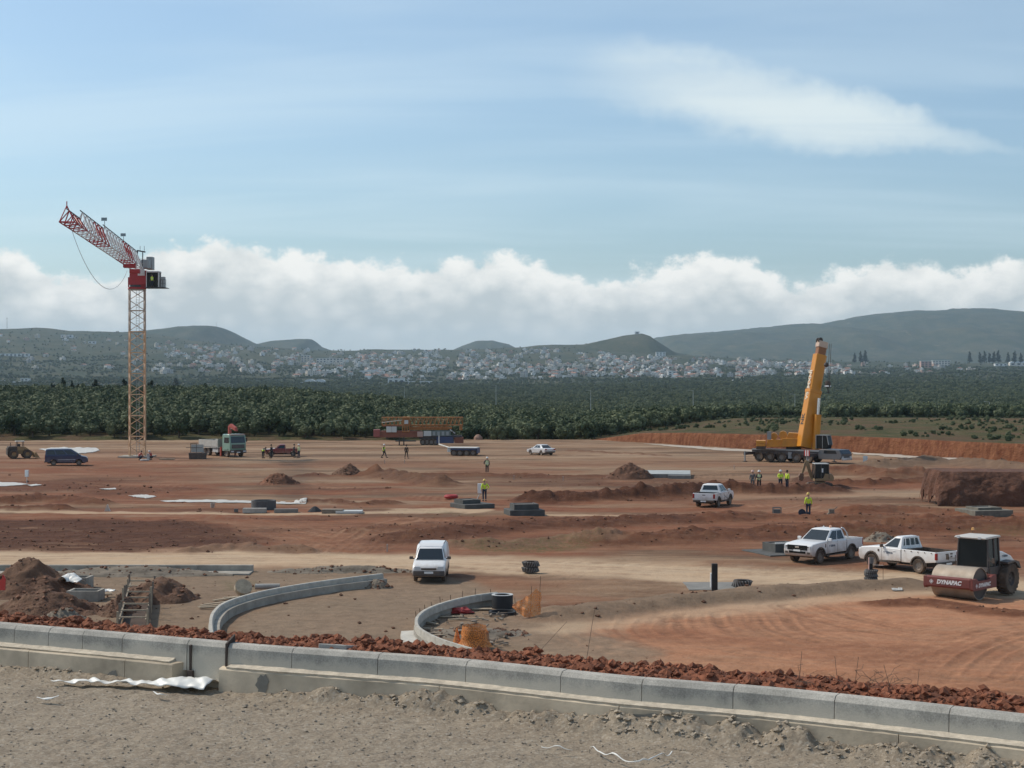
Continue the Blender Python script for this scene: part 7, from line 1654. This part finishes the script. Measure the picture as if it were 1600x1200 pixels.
BASE = {'pe': (0, 0, .95), 'sp': (0, -.01, 1.14), 'ch': (0, -.01, 1.33), 'nk': (0, -.01, 1.49), 'hb': (0, .01, 1.56), 'hd': (0, .02, 1.67), 'shL': (-.185, -.01, 1.41), 'shR': (.185, -.01, 1.41), 'elL': (-.25, -.02, 1.13), 'elR': (.25, -.02, 1.13), 'wrL': (-.26, .05, .89), 'wrR': (.26, .05, .89), 'hpL': (-.10, 0, .90), 'hpR': (.10, 0, .90), 'knL': (-.11, .02, .49), 'knR': (.11, .02, .49), 'anL': (-.11, -.02, .09), 'anR': (.11, -.02, .09), 'toL': (-.12, .14, .045), 'toR': (.12, .14, .045)}
def person(label, x, y, face, pose='stand', top=HIVIS, legs=NAVY, helmet=HELW, vest=False, h=1.78, loc=None, dz=0., parent_scale=1.0):
    p = G(x, y) if loc is None else Vector(loc); z = gz(p) if loc is None else p.z
    o = empty('person', (p.x, p.y, z + dz), R(face - 90)); o.scale = (h / 1.76,) * 3; tag(o, label, 'person')
    J = {k: Vector(v) + Vector(POSES[pose].get(k, (0, 0, 0))) for k, v in BASE.items()}
    for s in 'LR': d_ = (J['wr' + s] - J['el' + s]).normalized(); J['pa' + s] = J['wr' + s] + d_ * .09; J['fd' + s] = d_
    order = ['pe', 'sp', 'ch', 'nk', 'hb', 'hd', 'shL', 'elL', 'wrL', 'paL', 'shR', 'elR', 'wrR', 'paR', 'hpL', 'knL', 'anL', 'toL', 'hpR', 'knR', 'anR', 'toR']; ix = {k: i for i, k in enumerate(order)}
    rad = {'pe': (.13, .095), 'sp': (.125, .09), 'ch': (.145, .10), 'nk': .055, 'hb': .075, 'hd': (.082, .095), 'sh': .065, 'el': .043, 'wr': .030, 'pa': (.04, .02), 'hp': .085, 'kn': .058, 'an': .042, 'to': .035}
    ed = [('pe', 'sp'), ('sp', 'ch'), ('ch', 'nk'), ('nk', 'hb'), ('hb', 'hd')] + [e for s in 'LR' for e in (('ch', 'sh' + s), ('sh' + s, 'el' + s), ('el' + s, 'wr' + s), ('wr' + s, 'pa' + s), ('pe', 'hp' + s), ('hp' + s, 'kn' + s), ('kn' + s, 'an' + s), ('an' + s, 'to' + s))]
    V = [tuple(J[k]) for k in order]; E = [(ix[a], ix[b]) for a, b in ed]; Rr = [rad.get(k, rad.get(k[:2])) for k in order]; roots = []
    for s, sg in (('L', -1), ('R', 1)):       # five fingers rooted in the palm
        for q, (off, ln) in enumerate(((-.030, .062), (-.010, .078), (.010, .072), (.030, .055), (.045, .05))):
            b0 = J['pa' + s] + Vector((0, off, 0)) - J['fd' + s] * (.0 if q < 4 else .05); t1 = b0 + J['fd' + s] * ln * .55 + Vector((0, .012 if q == 4 else 0, 0)); t2 = t1 + J['fd' + s] * ln * .45 + Vector((-sg * .012, .006, 0)); k0 = len(V); V += [tuple(b0), tuple(t1), tuple(t2)]; E += [(k0, k0 + 1), (k0 + 1, k0 + 2)]; Rr += [.010, .009, .008]; roots.append(k0)
    skin_mesh('body', V, E, Rr, 0, SKIN, o, roots)
    def cloth(nm, keys, edges, radii, m): skin_mesh(nm, [tuple(J[k] if isinstance(k, str) else k) for k in keys], edges, radii, 0, m, o)
    cuffL, cuffR = J['el' + 'L'].lerp(J['wrL'], .85), J['elR'].lerp(J['wrR'], .85); hem = J['pe'] - Vector((0, 0, .06)) if pose != 'crouch' else J['pe']
    cloth('jacket', [hem, 'sp', 'ch', J['ch'].lerp(J['nk'], .7), 'shL', 'elL', cuffL, 'shR', 'elR', cuffR], [(0, 1), (1, 2), (2, 3), (2, 4), (4, 5), (5, 6), (2, 7), (7, 8), (8, 9)], [(.165, .125), (.16, .12), (.18, .13), .075, .085, .062, .048, .085, .062, .048], top)
    hmL, hmR = J['knL'].lerp(J['anL'], .9), J['knR'].lerp(J['anR'], .9)
    cloth('trousers', ['pe', 'hpL', 'knL', hmL, 'hpR', 'knR', hmR], [(0, 1), (1, 2), (2, 3), (0, 4), (4, 5), (5, 6)], [(.15, .115), .105, .075, .065, .105, .075, .065], legs)
    for s in 'LR':
        a = J['an' + s]; b_ = J['to' + s]; MB().box((a + b_) / 2 + Vector((0, .02, -.02)), (.10, .30, .10)).build('boot', BOOT, o, bevel=.03)
    d_ = (J['hd'] - J['hb']).normalized(); c_ = J['hd'] + d_ * .02; q_ = d_.to_track_quat('Z', 'Y'); rx = Matrix.Rotation(0, 3, 'Z')
    if helmet:
        hm_ = MB().lathe([(.125, 0), (.12, .06), (.095, .11), (.05, .135), (0, .142)], 16); hm_.lathe([(.118, -.002), (.155, -.012), (.155, .004), (.12, .012)], 16, (0, .015, 0), closed=True); e = hm_.build('helmet', helmet, o, smooth=True); e.location = c_
        e.rotation_euler = (-.0 if pose not in ('bend',) else -.5, 0, 0)
    else:
        e = MB().lathe([(.105, -.06), (.11, .02), (.09, .08), (.04, .11), (0, .115)], 14).build('hair', HAIR, o, smooth=True); e.location = c_ - Vector((0, .012, 0))
    fc = MB(); hb_ = J['hb'] + (J['hd'] - J['hb']) * .35; fw = Vector((0, .095, 0))
    fc.box(hb_ + fw + Vector((0, .015, .03)), (.03, .035, .05)); fc.box(hb_ + Vector((-.085, 0, .03)), (.02, .05, .06)).box(hb_ + Vector((.085, 0, .03)), (.02, .05, .06)); fc.cur = 1; fc.box(hb_ + fw + Vector((-.033, 0, .055)), (.025, .01, .012)).box(hb_ + fw + Vector((.033, 0, .055)), (.025, .01, .012)).box(hb_ + fw + Vector((0, 0, -.02)), (.05, .01, .012)); fc.build('face', [SKIN, HAIR], o)
    if vest:
        vm = HIVIS if vest is True else vest; cv_ = MB()
        def ring(c0, rx_, ry_): return [(c0.x + rx_ * math.cos(t), c0.y + ry_ * math.sin(t), c0.z) for t in np.linspace(0, 2 * math.pi, 17)[:-1]]
        cv_.loft([ring(hem, .195, .155), ring(J['sp'], .19, .15), ring(J['ch'], .20, .155), ring(J['ch'].lerp(J['nk'], .55), .16, .12)], False); v_ = cv_.build('vest', vm, o, smooth=True)
        MB().loft([ring(J['sp'] + Vector((0, 0, -.03)), .198, .158), ring(J['sp'] + Vector((0, 0, .03)), .198, .158)], False).build('reflective_band', REFL, v_)
    return o
person('worker in yellow vest leaning at the front of the red pickup', 411, 716, 60, 'bend', DARKC, DARKC, None, HIVIS)
person('worker in dark clothes standing beside the red pickup bonnet', 424, 716, 160, 'stand', DARKC, DARKC, None)
person('worker in dark clothes at the rear of the red pickup', 459.5, 715, 20, 'stand', DARKC, DARKC, None)
person('worker with white helmet and pale yellow vest behind the red pickup', 467, 716, 160, 'apart', HIVISW, NAVY, HELW, HIVISW)
person('striding worker with yellow vest and white helmet on the open site left of centre', 600, 716.5, -20, 'walk', DARKC, DARKC, HELW, HIVIS)
person('worker in brown clothes walking right of the striding worker', 635, 716.5, -60, 'apart', BROWNC, BROWNC, None)
person('worker with white helmet and pale vest alone in the middle of the site', 761, 740.5, -70, 'hip', DARKC, DARKC, HELW, HIVISW)
person('worker in bright yellow jacket standing on the dark chamber by the box', 757, 787, 100, 'hip', HIVIS, NAVY, HELY, dz=.25)
person('worker with white helmet in grey at the left of the windrow group', 1176, 764, -100, 'stand', GREYC, GREYC, HELP, h=1.8, dz=-.1)
person('worker with arms crossed and yellow vest second in the windrow group', 1186, 764, -90, 'crossed', DARKC, DARKC, HELW, HIVISW, h=1.8, dz=-.1)
person('broad worker in yellow jacket third in the windrow group', 1219.5, 763.5, -90, 'crossed', HIVIS, NAVY, HELW, h=1.8, dz=-.1)
person('worker in yellow jacket without helmet nearest the excavator arm', 1230, 763.5, -150, 'stand', HIVIS, NAVY, None, h=1.8, dz=-.1)
person('worker in yellow jacket with back turned on the near dirt track', 1263, 807, 95, 'stand', HIVIS, NAVY, HELY)
person('worker in red crouching at the left foot of the tower crane', 218, 718.5, 40, 'crouch', REDCL, NAVY, None)
person('worker in red with white helmet crouching right of the mast foot', 236, 718.5, 150, 'crouch', REDCL, DARKC, HELW)
tcr = next(o for o in bpy.data.objects if o.name == 'tower_crane')
tz = (590 - 452) / (F / tcr.location.y) + CAM_Z
person('operator in yellow vest inside the tower crane cab', 0, 0, -90, 'stand', DARKC, NAVY, None, HIVIS, loc=(tcr.location.x + 2.25, tcr.location.y - 1.25, tz + .22), h=1.7)
# ------------------------------------------------------------------ chambers, slabs, rings, tyres, posts, nets
DKC = mat('dark_concrete', (.085, .085, .080), .85, var=.3, vscale=1.5); MIDC = mat('mid_concrete', (.215, .205, .185), .9, var=.25, vscale=1.5)
def stepped(x, y, w, d_, h, w2, d2, h2, rz, label, m=DKC, sh=(0, 0)):
    p = G(x, y); o = empty('concrete_chamber', (p.x, p.y, gz(p) - .05), R(rz)); tag(o, label, 'chamber'); MB().bb(-w / 2, w / 2, -d_ / 2, d_ / 2, -.6, h).build('base_slab', m, o, bevel=.03); t = .18; sx, sy = sh
    q = MB(); q.bb(sx - w2 / 2, sx + w2 / 2, sy - d2 / 2, sy - d2 / 2 + t, h + .004, h + h2).bb(sx - w2 / 2, sx + w2 / 2, sy + d2 / 2 - t, sy + d2 / 2, h + .004, h + h2).bb(sx - w2 / 2, sx - w2 / 2 + t, sy - d2 / 2 + t, sy + d2 / 2 - t, h + .004, h + h2 - .003).bb(sx + w2 / 2 - t, sx + w2 / 2, sy - d2 / 2 + t, sy + d2 / 2 - t, h + .004, h + h2 - .003); q.build('neck', m, o)
    MB().bb(sx - w2 / 2 + t, sx + w2 / 2 - t, sy - d2 / 2 + t, sy + d2 / 2 - t, h + h2 - .12, h + h2 - .06).build('cover', MIDC, o); return o
stepped(738, 793, 2.7, 2.7, .42, 1.6, 1.6, .32, 28, 'dark two-step concrete chamber with the yellow-jacketed worker on it', sh=(-.3, .3))
stepped(819, 805, 2.7, 2.4, .48, 1.9, 1.7, .42, 12, 'dark two-step concrete chamber right of the worker')
stepped(1212, 864, 2.7, 3.6, .12, 1.6, 1.6, .50, 20, 'dark chamber with white-edged walls on a slab behind the front pickup', sh=(.5, .3))
stepped(1537, 806, 3.2, 3.0, .10, 2.0, 1.8, .18, 15, 'low grey chamber with a pale cover in front of the earth block', m=mat('dusty_concrete', (.17, .155, .125), .95, var=.3))
o = bpy.data.objects.get('concrete_chamber.002'); 
for k in range(4): MB().bb(-.30 + k * .0, 1.30, -.5 + k * .001 - .001 * k, -.46, .625 + k * .03, .637 + k * .03).build('white_edge', PLATE, o)
p = G(1036, 744); o = empty('concrete_slab', (p.x, p.y, gz(p)), R(-6)); tag(o, 'wide grey concrete slab behind the pointed earth heap', 'slab'); MB().bb(-2.9, 2.9, -3.5, 3.5, -.1, .50).build('slab', mat('slab_grey', (.38, .40, .39), .8, var=.2, vscale=.8), o, bevel=.03); MB().bb(.6, 2.95, -4.6, -3.6, -.1, .42).build('front_block', MIDC, o, bevel=.03); MB().bb(-2.8, .5, -3.62, -3.51, -.1, .48).build('front_face', MIDC, o)
def ring(x, y, ro, h, label, m, name='concrete_ring', z=0., n=32, ri=None, cat='ring'):
    p = G(x, y); q = MB().lathe([(ri or ro * .82, 0), (ro, 0), (ro, h), (ri or ro * .82, h)], n, closed=True); o = q.build(name, m, smooth=True); o.location = (p.x, p.y, max(0, gz(p)) + z - .03); tag(o, label, cat); return o
BLKR = mat('bitumen_black', (.022, .024, .027), .7, var=.2)
ring(412, 796, .98, .75, 'large dark concrete ring in the middle distance at the left', mat('ring_dark', (.10, .10, .10), .85, var=.2)); ring(785, 950, .48, .62, 'black concrete ring beside the orange net', BLKR, ri=.40); ring(785, 958, .62, .22, 'flat black collar under the black ring', BLKR, z=-.1)
o = MB().lathe([(.36, 0), (.49, 0), (.49, .03), (.36, .03)], 32, closed=True).build('ring_rim', mat('ring_pale', (.5, .51, .5), .8)); p = G(785, 950); o.location = (p.x, p.y, .60 + max(0, gz(p))); o.parent = None; tag(o, 'pale rim lying on top of the black ring', 'rim')
def tyre_stack(x, y, r_, w, n, label, dz=0.):
    p = G(x, y); 
    for k in range(n):
        o = empty('tyre', (p.x + random.uniform(-.02, .02), p.y, max(0, gz(p)) + k * w + dz), random.random() * 3); t = MB().lathe([(r_ * .55, .08 * w), (r_ * .9, 0), (r_, w * .15), (r_, w * .85), (r_ * .9, w), (r_ * .55, w * .92)], 26); t.build('carcass', mat('old_tyre', (.045, .045, .046), .9, dust=.2), o, smooth=True); b = MB()
        for j in range(20):
            a = 2 * math.pi * j / 20; b.box((math.cos(a) * r_, math.sin(a) * r_, w * .5), (.07, .055, w * .85), rot=Euler((.45 * math.sin(a), -.45 * math.cos(a), a)))
        b.build('tread', mat('tyre_tread_worn', (.16, .155, .15), .9), o); tag(o, label[k], 'tyre')
tyre_stack(829, 894, .42, .30, 2, ['lower of the two stacked tyres on the pale road', 'upper of the two stacked tyres on the pale road']); tyre_stack(1160, 919, .44, .36, 1, ['worn tractor tyre lying beside the black post'], .06)
tyre_stack(1361, 913, .30, .2, 3, ['lowest tyre round the post in front of the single-cab pickup', 'middle tyre round the post in front of the single-cab pickup', 'top tyre round the post in front of the single-cab pickup'])
POSTM = mat('charred_post', (.030, .026, .025), .85, var=.3)
p = G(1116.5, 923); o = empty('black_post', (p.x, p.y, gz(p) - .05)); tag(o, 'tall square black post standing beside the lying tyre', 'post'); MB().bb(-.14, .14, -.14, .14, 0, 1.42).build('post', POSTM, o, bevel=.02); MB().bb(-.21, -.15, -.1, .1, .25, .95).build('white_board', PLATE, o); MB().bb(-1.2, 2.1, .5, 3.6, -.12, .07).build('base_slab', MIDC, o)
p = G(1361, 913); o = empty('marker_post', (p.x, p.y, gz(p))); tag(o, 'dark marker post with tape rising out of the tyres', 'post'); MB().tube((0, 0, 0), (0, 0, 1.22), .09, 8).build('post', POSTM, o); MB().bb(-.12, -.09, -.05, .05, .5, 1.2).build('red_white_board', mat('pinkish_board', (.6, .36, .32), .7), o); MB().tube((.0, 0, .82), (.62, -.05, .80), .018, 5).build('tape', mat('tape_pale', (.7, .55, .45), .7), o); MB().tube((.6, -.05, -.05), (.6, -.05, .9), .012, 5).build('rod', RUST, o); MB().lathe([(0, .9), (.12, .9), (.12, 1.2), (0, 1.22)], 12).build('top_wrap', mat('wrap_grey', (.16, .15, .15), .8), o)
def box_on_post(x, y, bw, bh, hgt, label, lean=0.):
    p = G(x, y); o = empty('post_box', (p.x, p.y, gz(p))); tag(o, label, 'box'); MB().tube((lean, 0, -.05), (0, 0, hgt), .035, 6).build('post', GALV, o); MB().box((0, 0, hgt + bh / 2), (bw, .28, bh)).build('cabinet', PWHITE, o, bevel=.02); MB().box((.0, -.146, hgt + bh / 2), (bw * .8, .012, bh * .85)).build('door', PLATE, o)
box_on_post(42, 755.5, .34, .68, .65, 'white box on a thin post beside the left membrane sheet'); box_on_post(749.5, 781, .36, .85, .55, 'white electric box on a leaning post beside the yellow-jacketed worker', -.25)
p = G(1352, 724.5); o = MB().lathe([(0, 0), (.27, 0), (.28, .05), (.26, .1), (.28, .4), (.26, .45), (.28, .85), (.25, .9), (0, .9)], 18).build('barrel', mat('barrel_pale', (.58, .59, .58), .6), smooth=True); o.location = (p.x, p.y, max(0, gz(p))); tag(o, 'pale barrel standing right of the mobile crane', 'barrel')
p = G(705, 779.5); o = MB().lathe([(.45 + .17 * math.cos(t), .2 + .17 * math.sin(t)) for t in np.linspace(0, 6.28, 9)[:-1]], 22, closed=True).build('hose_coil', mat('red_hose', (.36, .03, .03), .6), smooth=True); o.location = (p.x, p.y, max(0, gz(p))); tag(o, 'coil of red hose left of the dark chamber', 'coil')
def small(name, x, y, shape, m, label, cat, z=.0): p = G(x, y); o = shape.build(name, m); o.location = (p.x, p.y, max(0, gz(p)) + z); tag(o, label, cat)
small('plastic_bag', 168, 799, MB().loft([[(-.2, -.15, 0), (.2, -.15, 0), (.22, .15, 0), (-.2, .15, 0)], [(-.14, -.1, .25), (.12, -.1, .25), (.12, .1, .25), (-.12, .1, .25)], [(-.03, -.03, .55), (.03, -.03, .55), (.03, .03, .55), (-.03, .03, .55)]]), PWHITE, 'white pointed bag standing on the pale strip at the left', 'bag')
small('white_bucket', 332, 793, MB().lathe([(.0, 0), (.16, 0), (.2, .36), (.17, .36), (.14, .05)], 14), PWHITE, 'white bucket standing on the soil left of the large ring', 'bucket')
small('metal_box', 369, 800, MB().bb(-.15, .15, -.1, .1, 0, .25), GREYC, 'small grey box on the ground between bucket and large ring', 'box')
small('concrete_block', 398, 801, MB().bb(-.9, .9, -.3, .3, 0, .35), CONC, 'pale concrete block in front of the large ring', 'block'); small('concrete_block', 447, 801, MB().bb(-.9, .9, -.25, .25, 0, .3), MIDC, 'darker concrete block right of the large ring', 'block')
small('tarp_heap', 492, 800, MB().lathe([(.0, .42), (.15, .38), (.5, .1), (.6, 0)], 9), DARKC, 'small dark tarpaulin heap right of the large ring', 'tarpaulin'); small('pallet', 520, 802, MB().bb(-.8, .8, -.5, .5, 0, .25).bb(-.8, .8, -.45, .45, .26, .3), WOODD, 'dark pallet beside the tarpaulin heap', 'pallet'); small('panel_stack', 546, 802, MB().bb(-1.0, 1.0, -.7, .7, .0, .18), mat('panel_pale', (.5, .51, .49), .6), 'pale panels stacked beside the dark pallet', 'panels')
small('generator', 1214, 805, MB().bb(-.28, .22, -.2, .2, .08, .42).tube((-.3, -.22, .0), (-.3, -.22, .55), .025).tube((.3, -.22, .0), (.3, -.22, .55), .025).tube((-.3, -.22, .55), (.3, -.22, .55), .025).tube((-.3, .22, .0), (-.3, .22, .55), .025).tube((.3, .22, .0), (.3, .22, .55), .025).tube((-.3, .22, .55), (.3, .22, .55), .025), GREYC, 'small dark generator left of the worker on the near track', 'generator'); small('power_saw', 1253, 806, MB().lathe([(0, -.05), (.28, -.05), (.28, .05), (0, .05)], 14, (0, 0, .25), 'Y').bb(.1, .6, -.1, .1, .1, .3), NAVY, 'round-bladed saw on the ground beside the worker', 'saw'); small('compactor', 1299, 804, MB().bb(-.3, .3, -.25, .25, 0, .12).bb(-.2, .2, -.18, .18, .13, .42).tube((.1, 0, .3), (.45, 0, .6), .03), WOODD, 'small plate compactor right of the worker', 'compactor')
small('cable_pile', 226, 720, MB().lathe([(.5 + .1 * math.cos(t), .1 + .1 * math.sin(t)) for t in np.linspace(0, 6.28, 8)[:-1]], 18, closed=True).box((.4, .2, .5), (.3, .3, .8)), mat('cable_pale', (.42, .40, .38), .7), 'pale cable coil and box between the crouching workers', 'cable'); small('timber_bundle', 260, 718, MB().bb(-.9, .9, -.2, .2, 0, .12).bb(-.7, 1.0, .22, .5, 0, .1), WOOD, 'pale timber bundle right of the tower crane foot', 'timber')
small('boulder', 747, 687, MB().lathe([(0, .9), (.4, .8), (.75, .4), (.8, 0)], 9), mat('boulder_pinkish', (.32, .20, .15), .9, var=.2), 'round pinkish boulder at the grove edge right of the trailer', 'boulder')
# orange safety nets
NET = bpy.data.materials.new('orange_net'); NET.use_nodes = True; n, l = nodes(NET); b = n['Principled BSDF']; b.inputs['Base Color'].default_value = (.68, .23, .045, 1); b.inputs['Roughness'].default_value = .6; tcn = n.new('ShaderNodeTexCoord'); w1 = n.new('ShaderNodeTexNoise'); l.new(tcn.outputs['Object'], w1.inputs[0]); w1.inputs['Scale'].default_value = 26; w1.inputs['Detail'].default_value = 3; rr_ = n.new('ShaderNodeMapRange'); l.new(w1.outputs['Fac'], rr_.inputs[0]); rr_.inputs[1].default_value = .44; rr_.inputs[2].default_value = .60; rr_.inputs[3].default_value = .42; rr_.inputs[4].default_value = 1; l.new(rr_.outputs[0], b.inputs['Alpha'])
def net(name, V, nu, nv, label, loc): o = from_np(name, np.array(V), grid_faces(nu, nv), NET); o.location = loc; tag(o, label, 'net'); return o
p = G(822, 966); V = []
for i in range(26):
    u = i / 25
    for j in range(12):
        v = j / 11; x_ = -.62 + 1.25 * u; top_ = np.interp(u, [0, .2, .55, .85, 1], [.55, .75, 1.0, 1.30, 1.05]); bot = np.interp(u, [0, .3, .6, 1], [.45, .15, -.0, .0]); z_ = bot + (top_ - bot) * v; V.append((x_ + .06 * float(vnoise(u * 6, v * 5, 3)), .35 * float(vnoise(u * 7, v * 3, 5)) - .3 * math.sin(u * 3.1), z_))
net('safety_net', V, 26, 12, 'orange plastic safety net hanging from rods beside the black ring', (p.x, p.y, 0))
for x_, h_ in ((842, 1.75), (829, 1.3), (806, .8)): q = G(x_, 962); o = MB().tube((0, 0, -.1), (random.uniform(-.1, .1), 0, h_), .012, 5).build('rod', RUST); o.location = (q.x, q.y, 0); tag(o, {842: 'tallest thin rod holding the orange net', 829: 'middle thin rod holding the orange net', 806: 'short thin rod at the left of the orange net'}[x_], 'rod')
p = G(741, 1012); o = ring(741, 1012, .42, .75, 'brown barrel wrapped in orange net behind the red clods', mat('rust_barrel', (.20, .10, .06), .8, var=.3), 'barrel', cat='barrel', ri=.3); V = []
for i in range(30):
    a = 2 * math.pi * i / 29
    for j in range(8): v = j / 7; r_ = .46 + .16 * (1 - v) * float(vnoise(i * .6, v * 3, 4)) * 2; V.append((r_ * math.cos(a), r_ * math.sin(a), .02 + .82 * v + .05 * float(vnoise(i, v * 4, 6))))
net('safety_net', V, 30, 8, 'orange net draped round the brown barrel', (p.x, p.y, 0)); p = G(714, 1010); V = [((.16 * (1 - j / 6) + .02) * math.cos(i * .6), (.16 * (1 - j / 6) + .02) * math.sin(i * .6), .62 * j / 6) for i in range(12) for j in range(7)]; net('safety_net', V, 12, 7, 'small pointed bunch of orange net left of the barrel', (p.x, p.y, .1))
# survey pegs on the far ground
for x, y, lb in [(1147, 733, 'white peg on the ground left of the crane'), (803, 750, 'white peg right of the lone worker'), (880, 751, 'white peg left of the pointed heap'), (601, 724, 'white peg in front of the striding worker'), (632, 724, 'white peg in front of the brown-clothed worker'), (605, 862, 'thin pale peg behind the white van')]: small('survey_peg', x, y, MB().bb(-.04, .04, -.04, .04, 0, .45), PWHITE, lb, 'peg')
# clods strewn over the disturbed ground
rs = np.random.RandomState(21); score = np.clip(A['dark'] * A['red'] * 1.3 + A['dark'] * .3 + A['grey'] * .06, 0, 1) * (1 - A['pale']); idx = np.flatnonzero(rs.rand(*PX.shape) < score * .055 * sstep(1060, 1030, PY) * (PY > 700)); idx = rs.permutation(idx)[:11000]
cx2, cy2, ch2, cp2 = GX.ravel()[idx], GY.ravel()[idx], H.ravel()[idx], PY.ravel()[idx]
sz = (.03 + .10 * rs.rand(len(idx)) ** 4) * np.interp(cp2, [700, 800, 1000], [1.5, 1.1, .7])
allp = [(a, b_, c_ + s_ * .3, s_) for a, b_, c_, s_ in zip(cx2, cy2, ch2, sz)] + [(a, b_, c_, .025 + .11 * rs.rand() ** 3) for a, b_, c_ in MOUND_PTS]
tag(pebble_mesh(allp, 'soil_clods', mat('clod_soil', (.175, .085, .050), .97, var=.5, vscale=.6), 6, .8), 'loose soil clods strewn over the site', 'clods', kind='stuff')
# ------------------------------------------------------------------ the air
hz = MB().bb(-9500, 9500, -300, 17500, -60, 490)
hm = bpy.data.materials.new('haze'); hm.use_nodes = True; n, l = nodes(hm); n.clear()
pv_ = n.new('ShaderNodeVolumePrincipled'); pv_.inputs['Color'].default_value = (.62, .82, 1.0, 1); pv_.inputs['Density'].default_value = HAZE_DENSITY; pv_.inputs['Anisotropy'].default_value = .15
ho = n.new('ShaderNodeOutputMaterial'); l.new(pv_.outputs[0], ho.inputs['Volume'])
tag(hz.build('haze', hm), 'thin bluish haze over the valley', 'haze', kind='stuff')
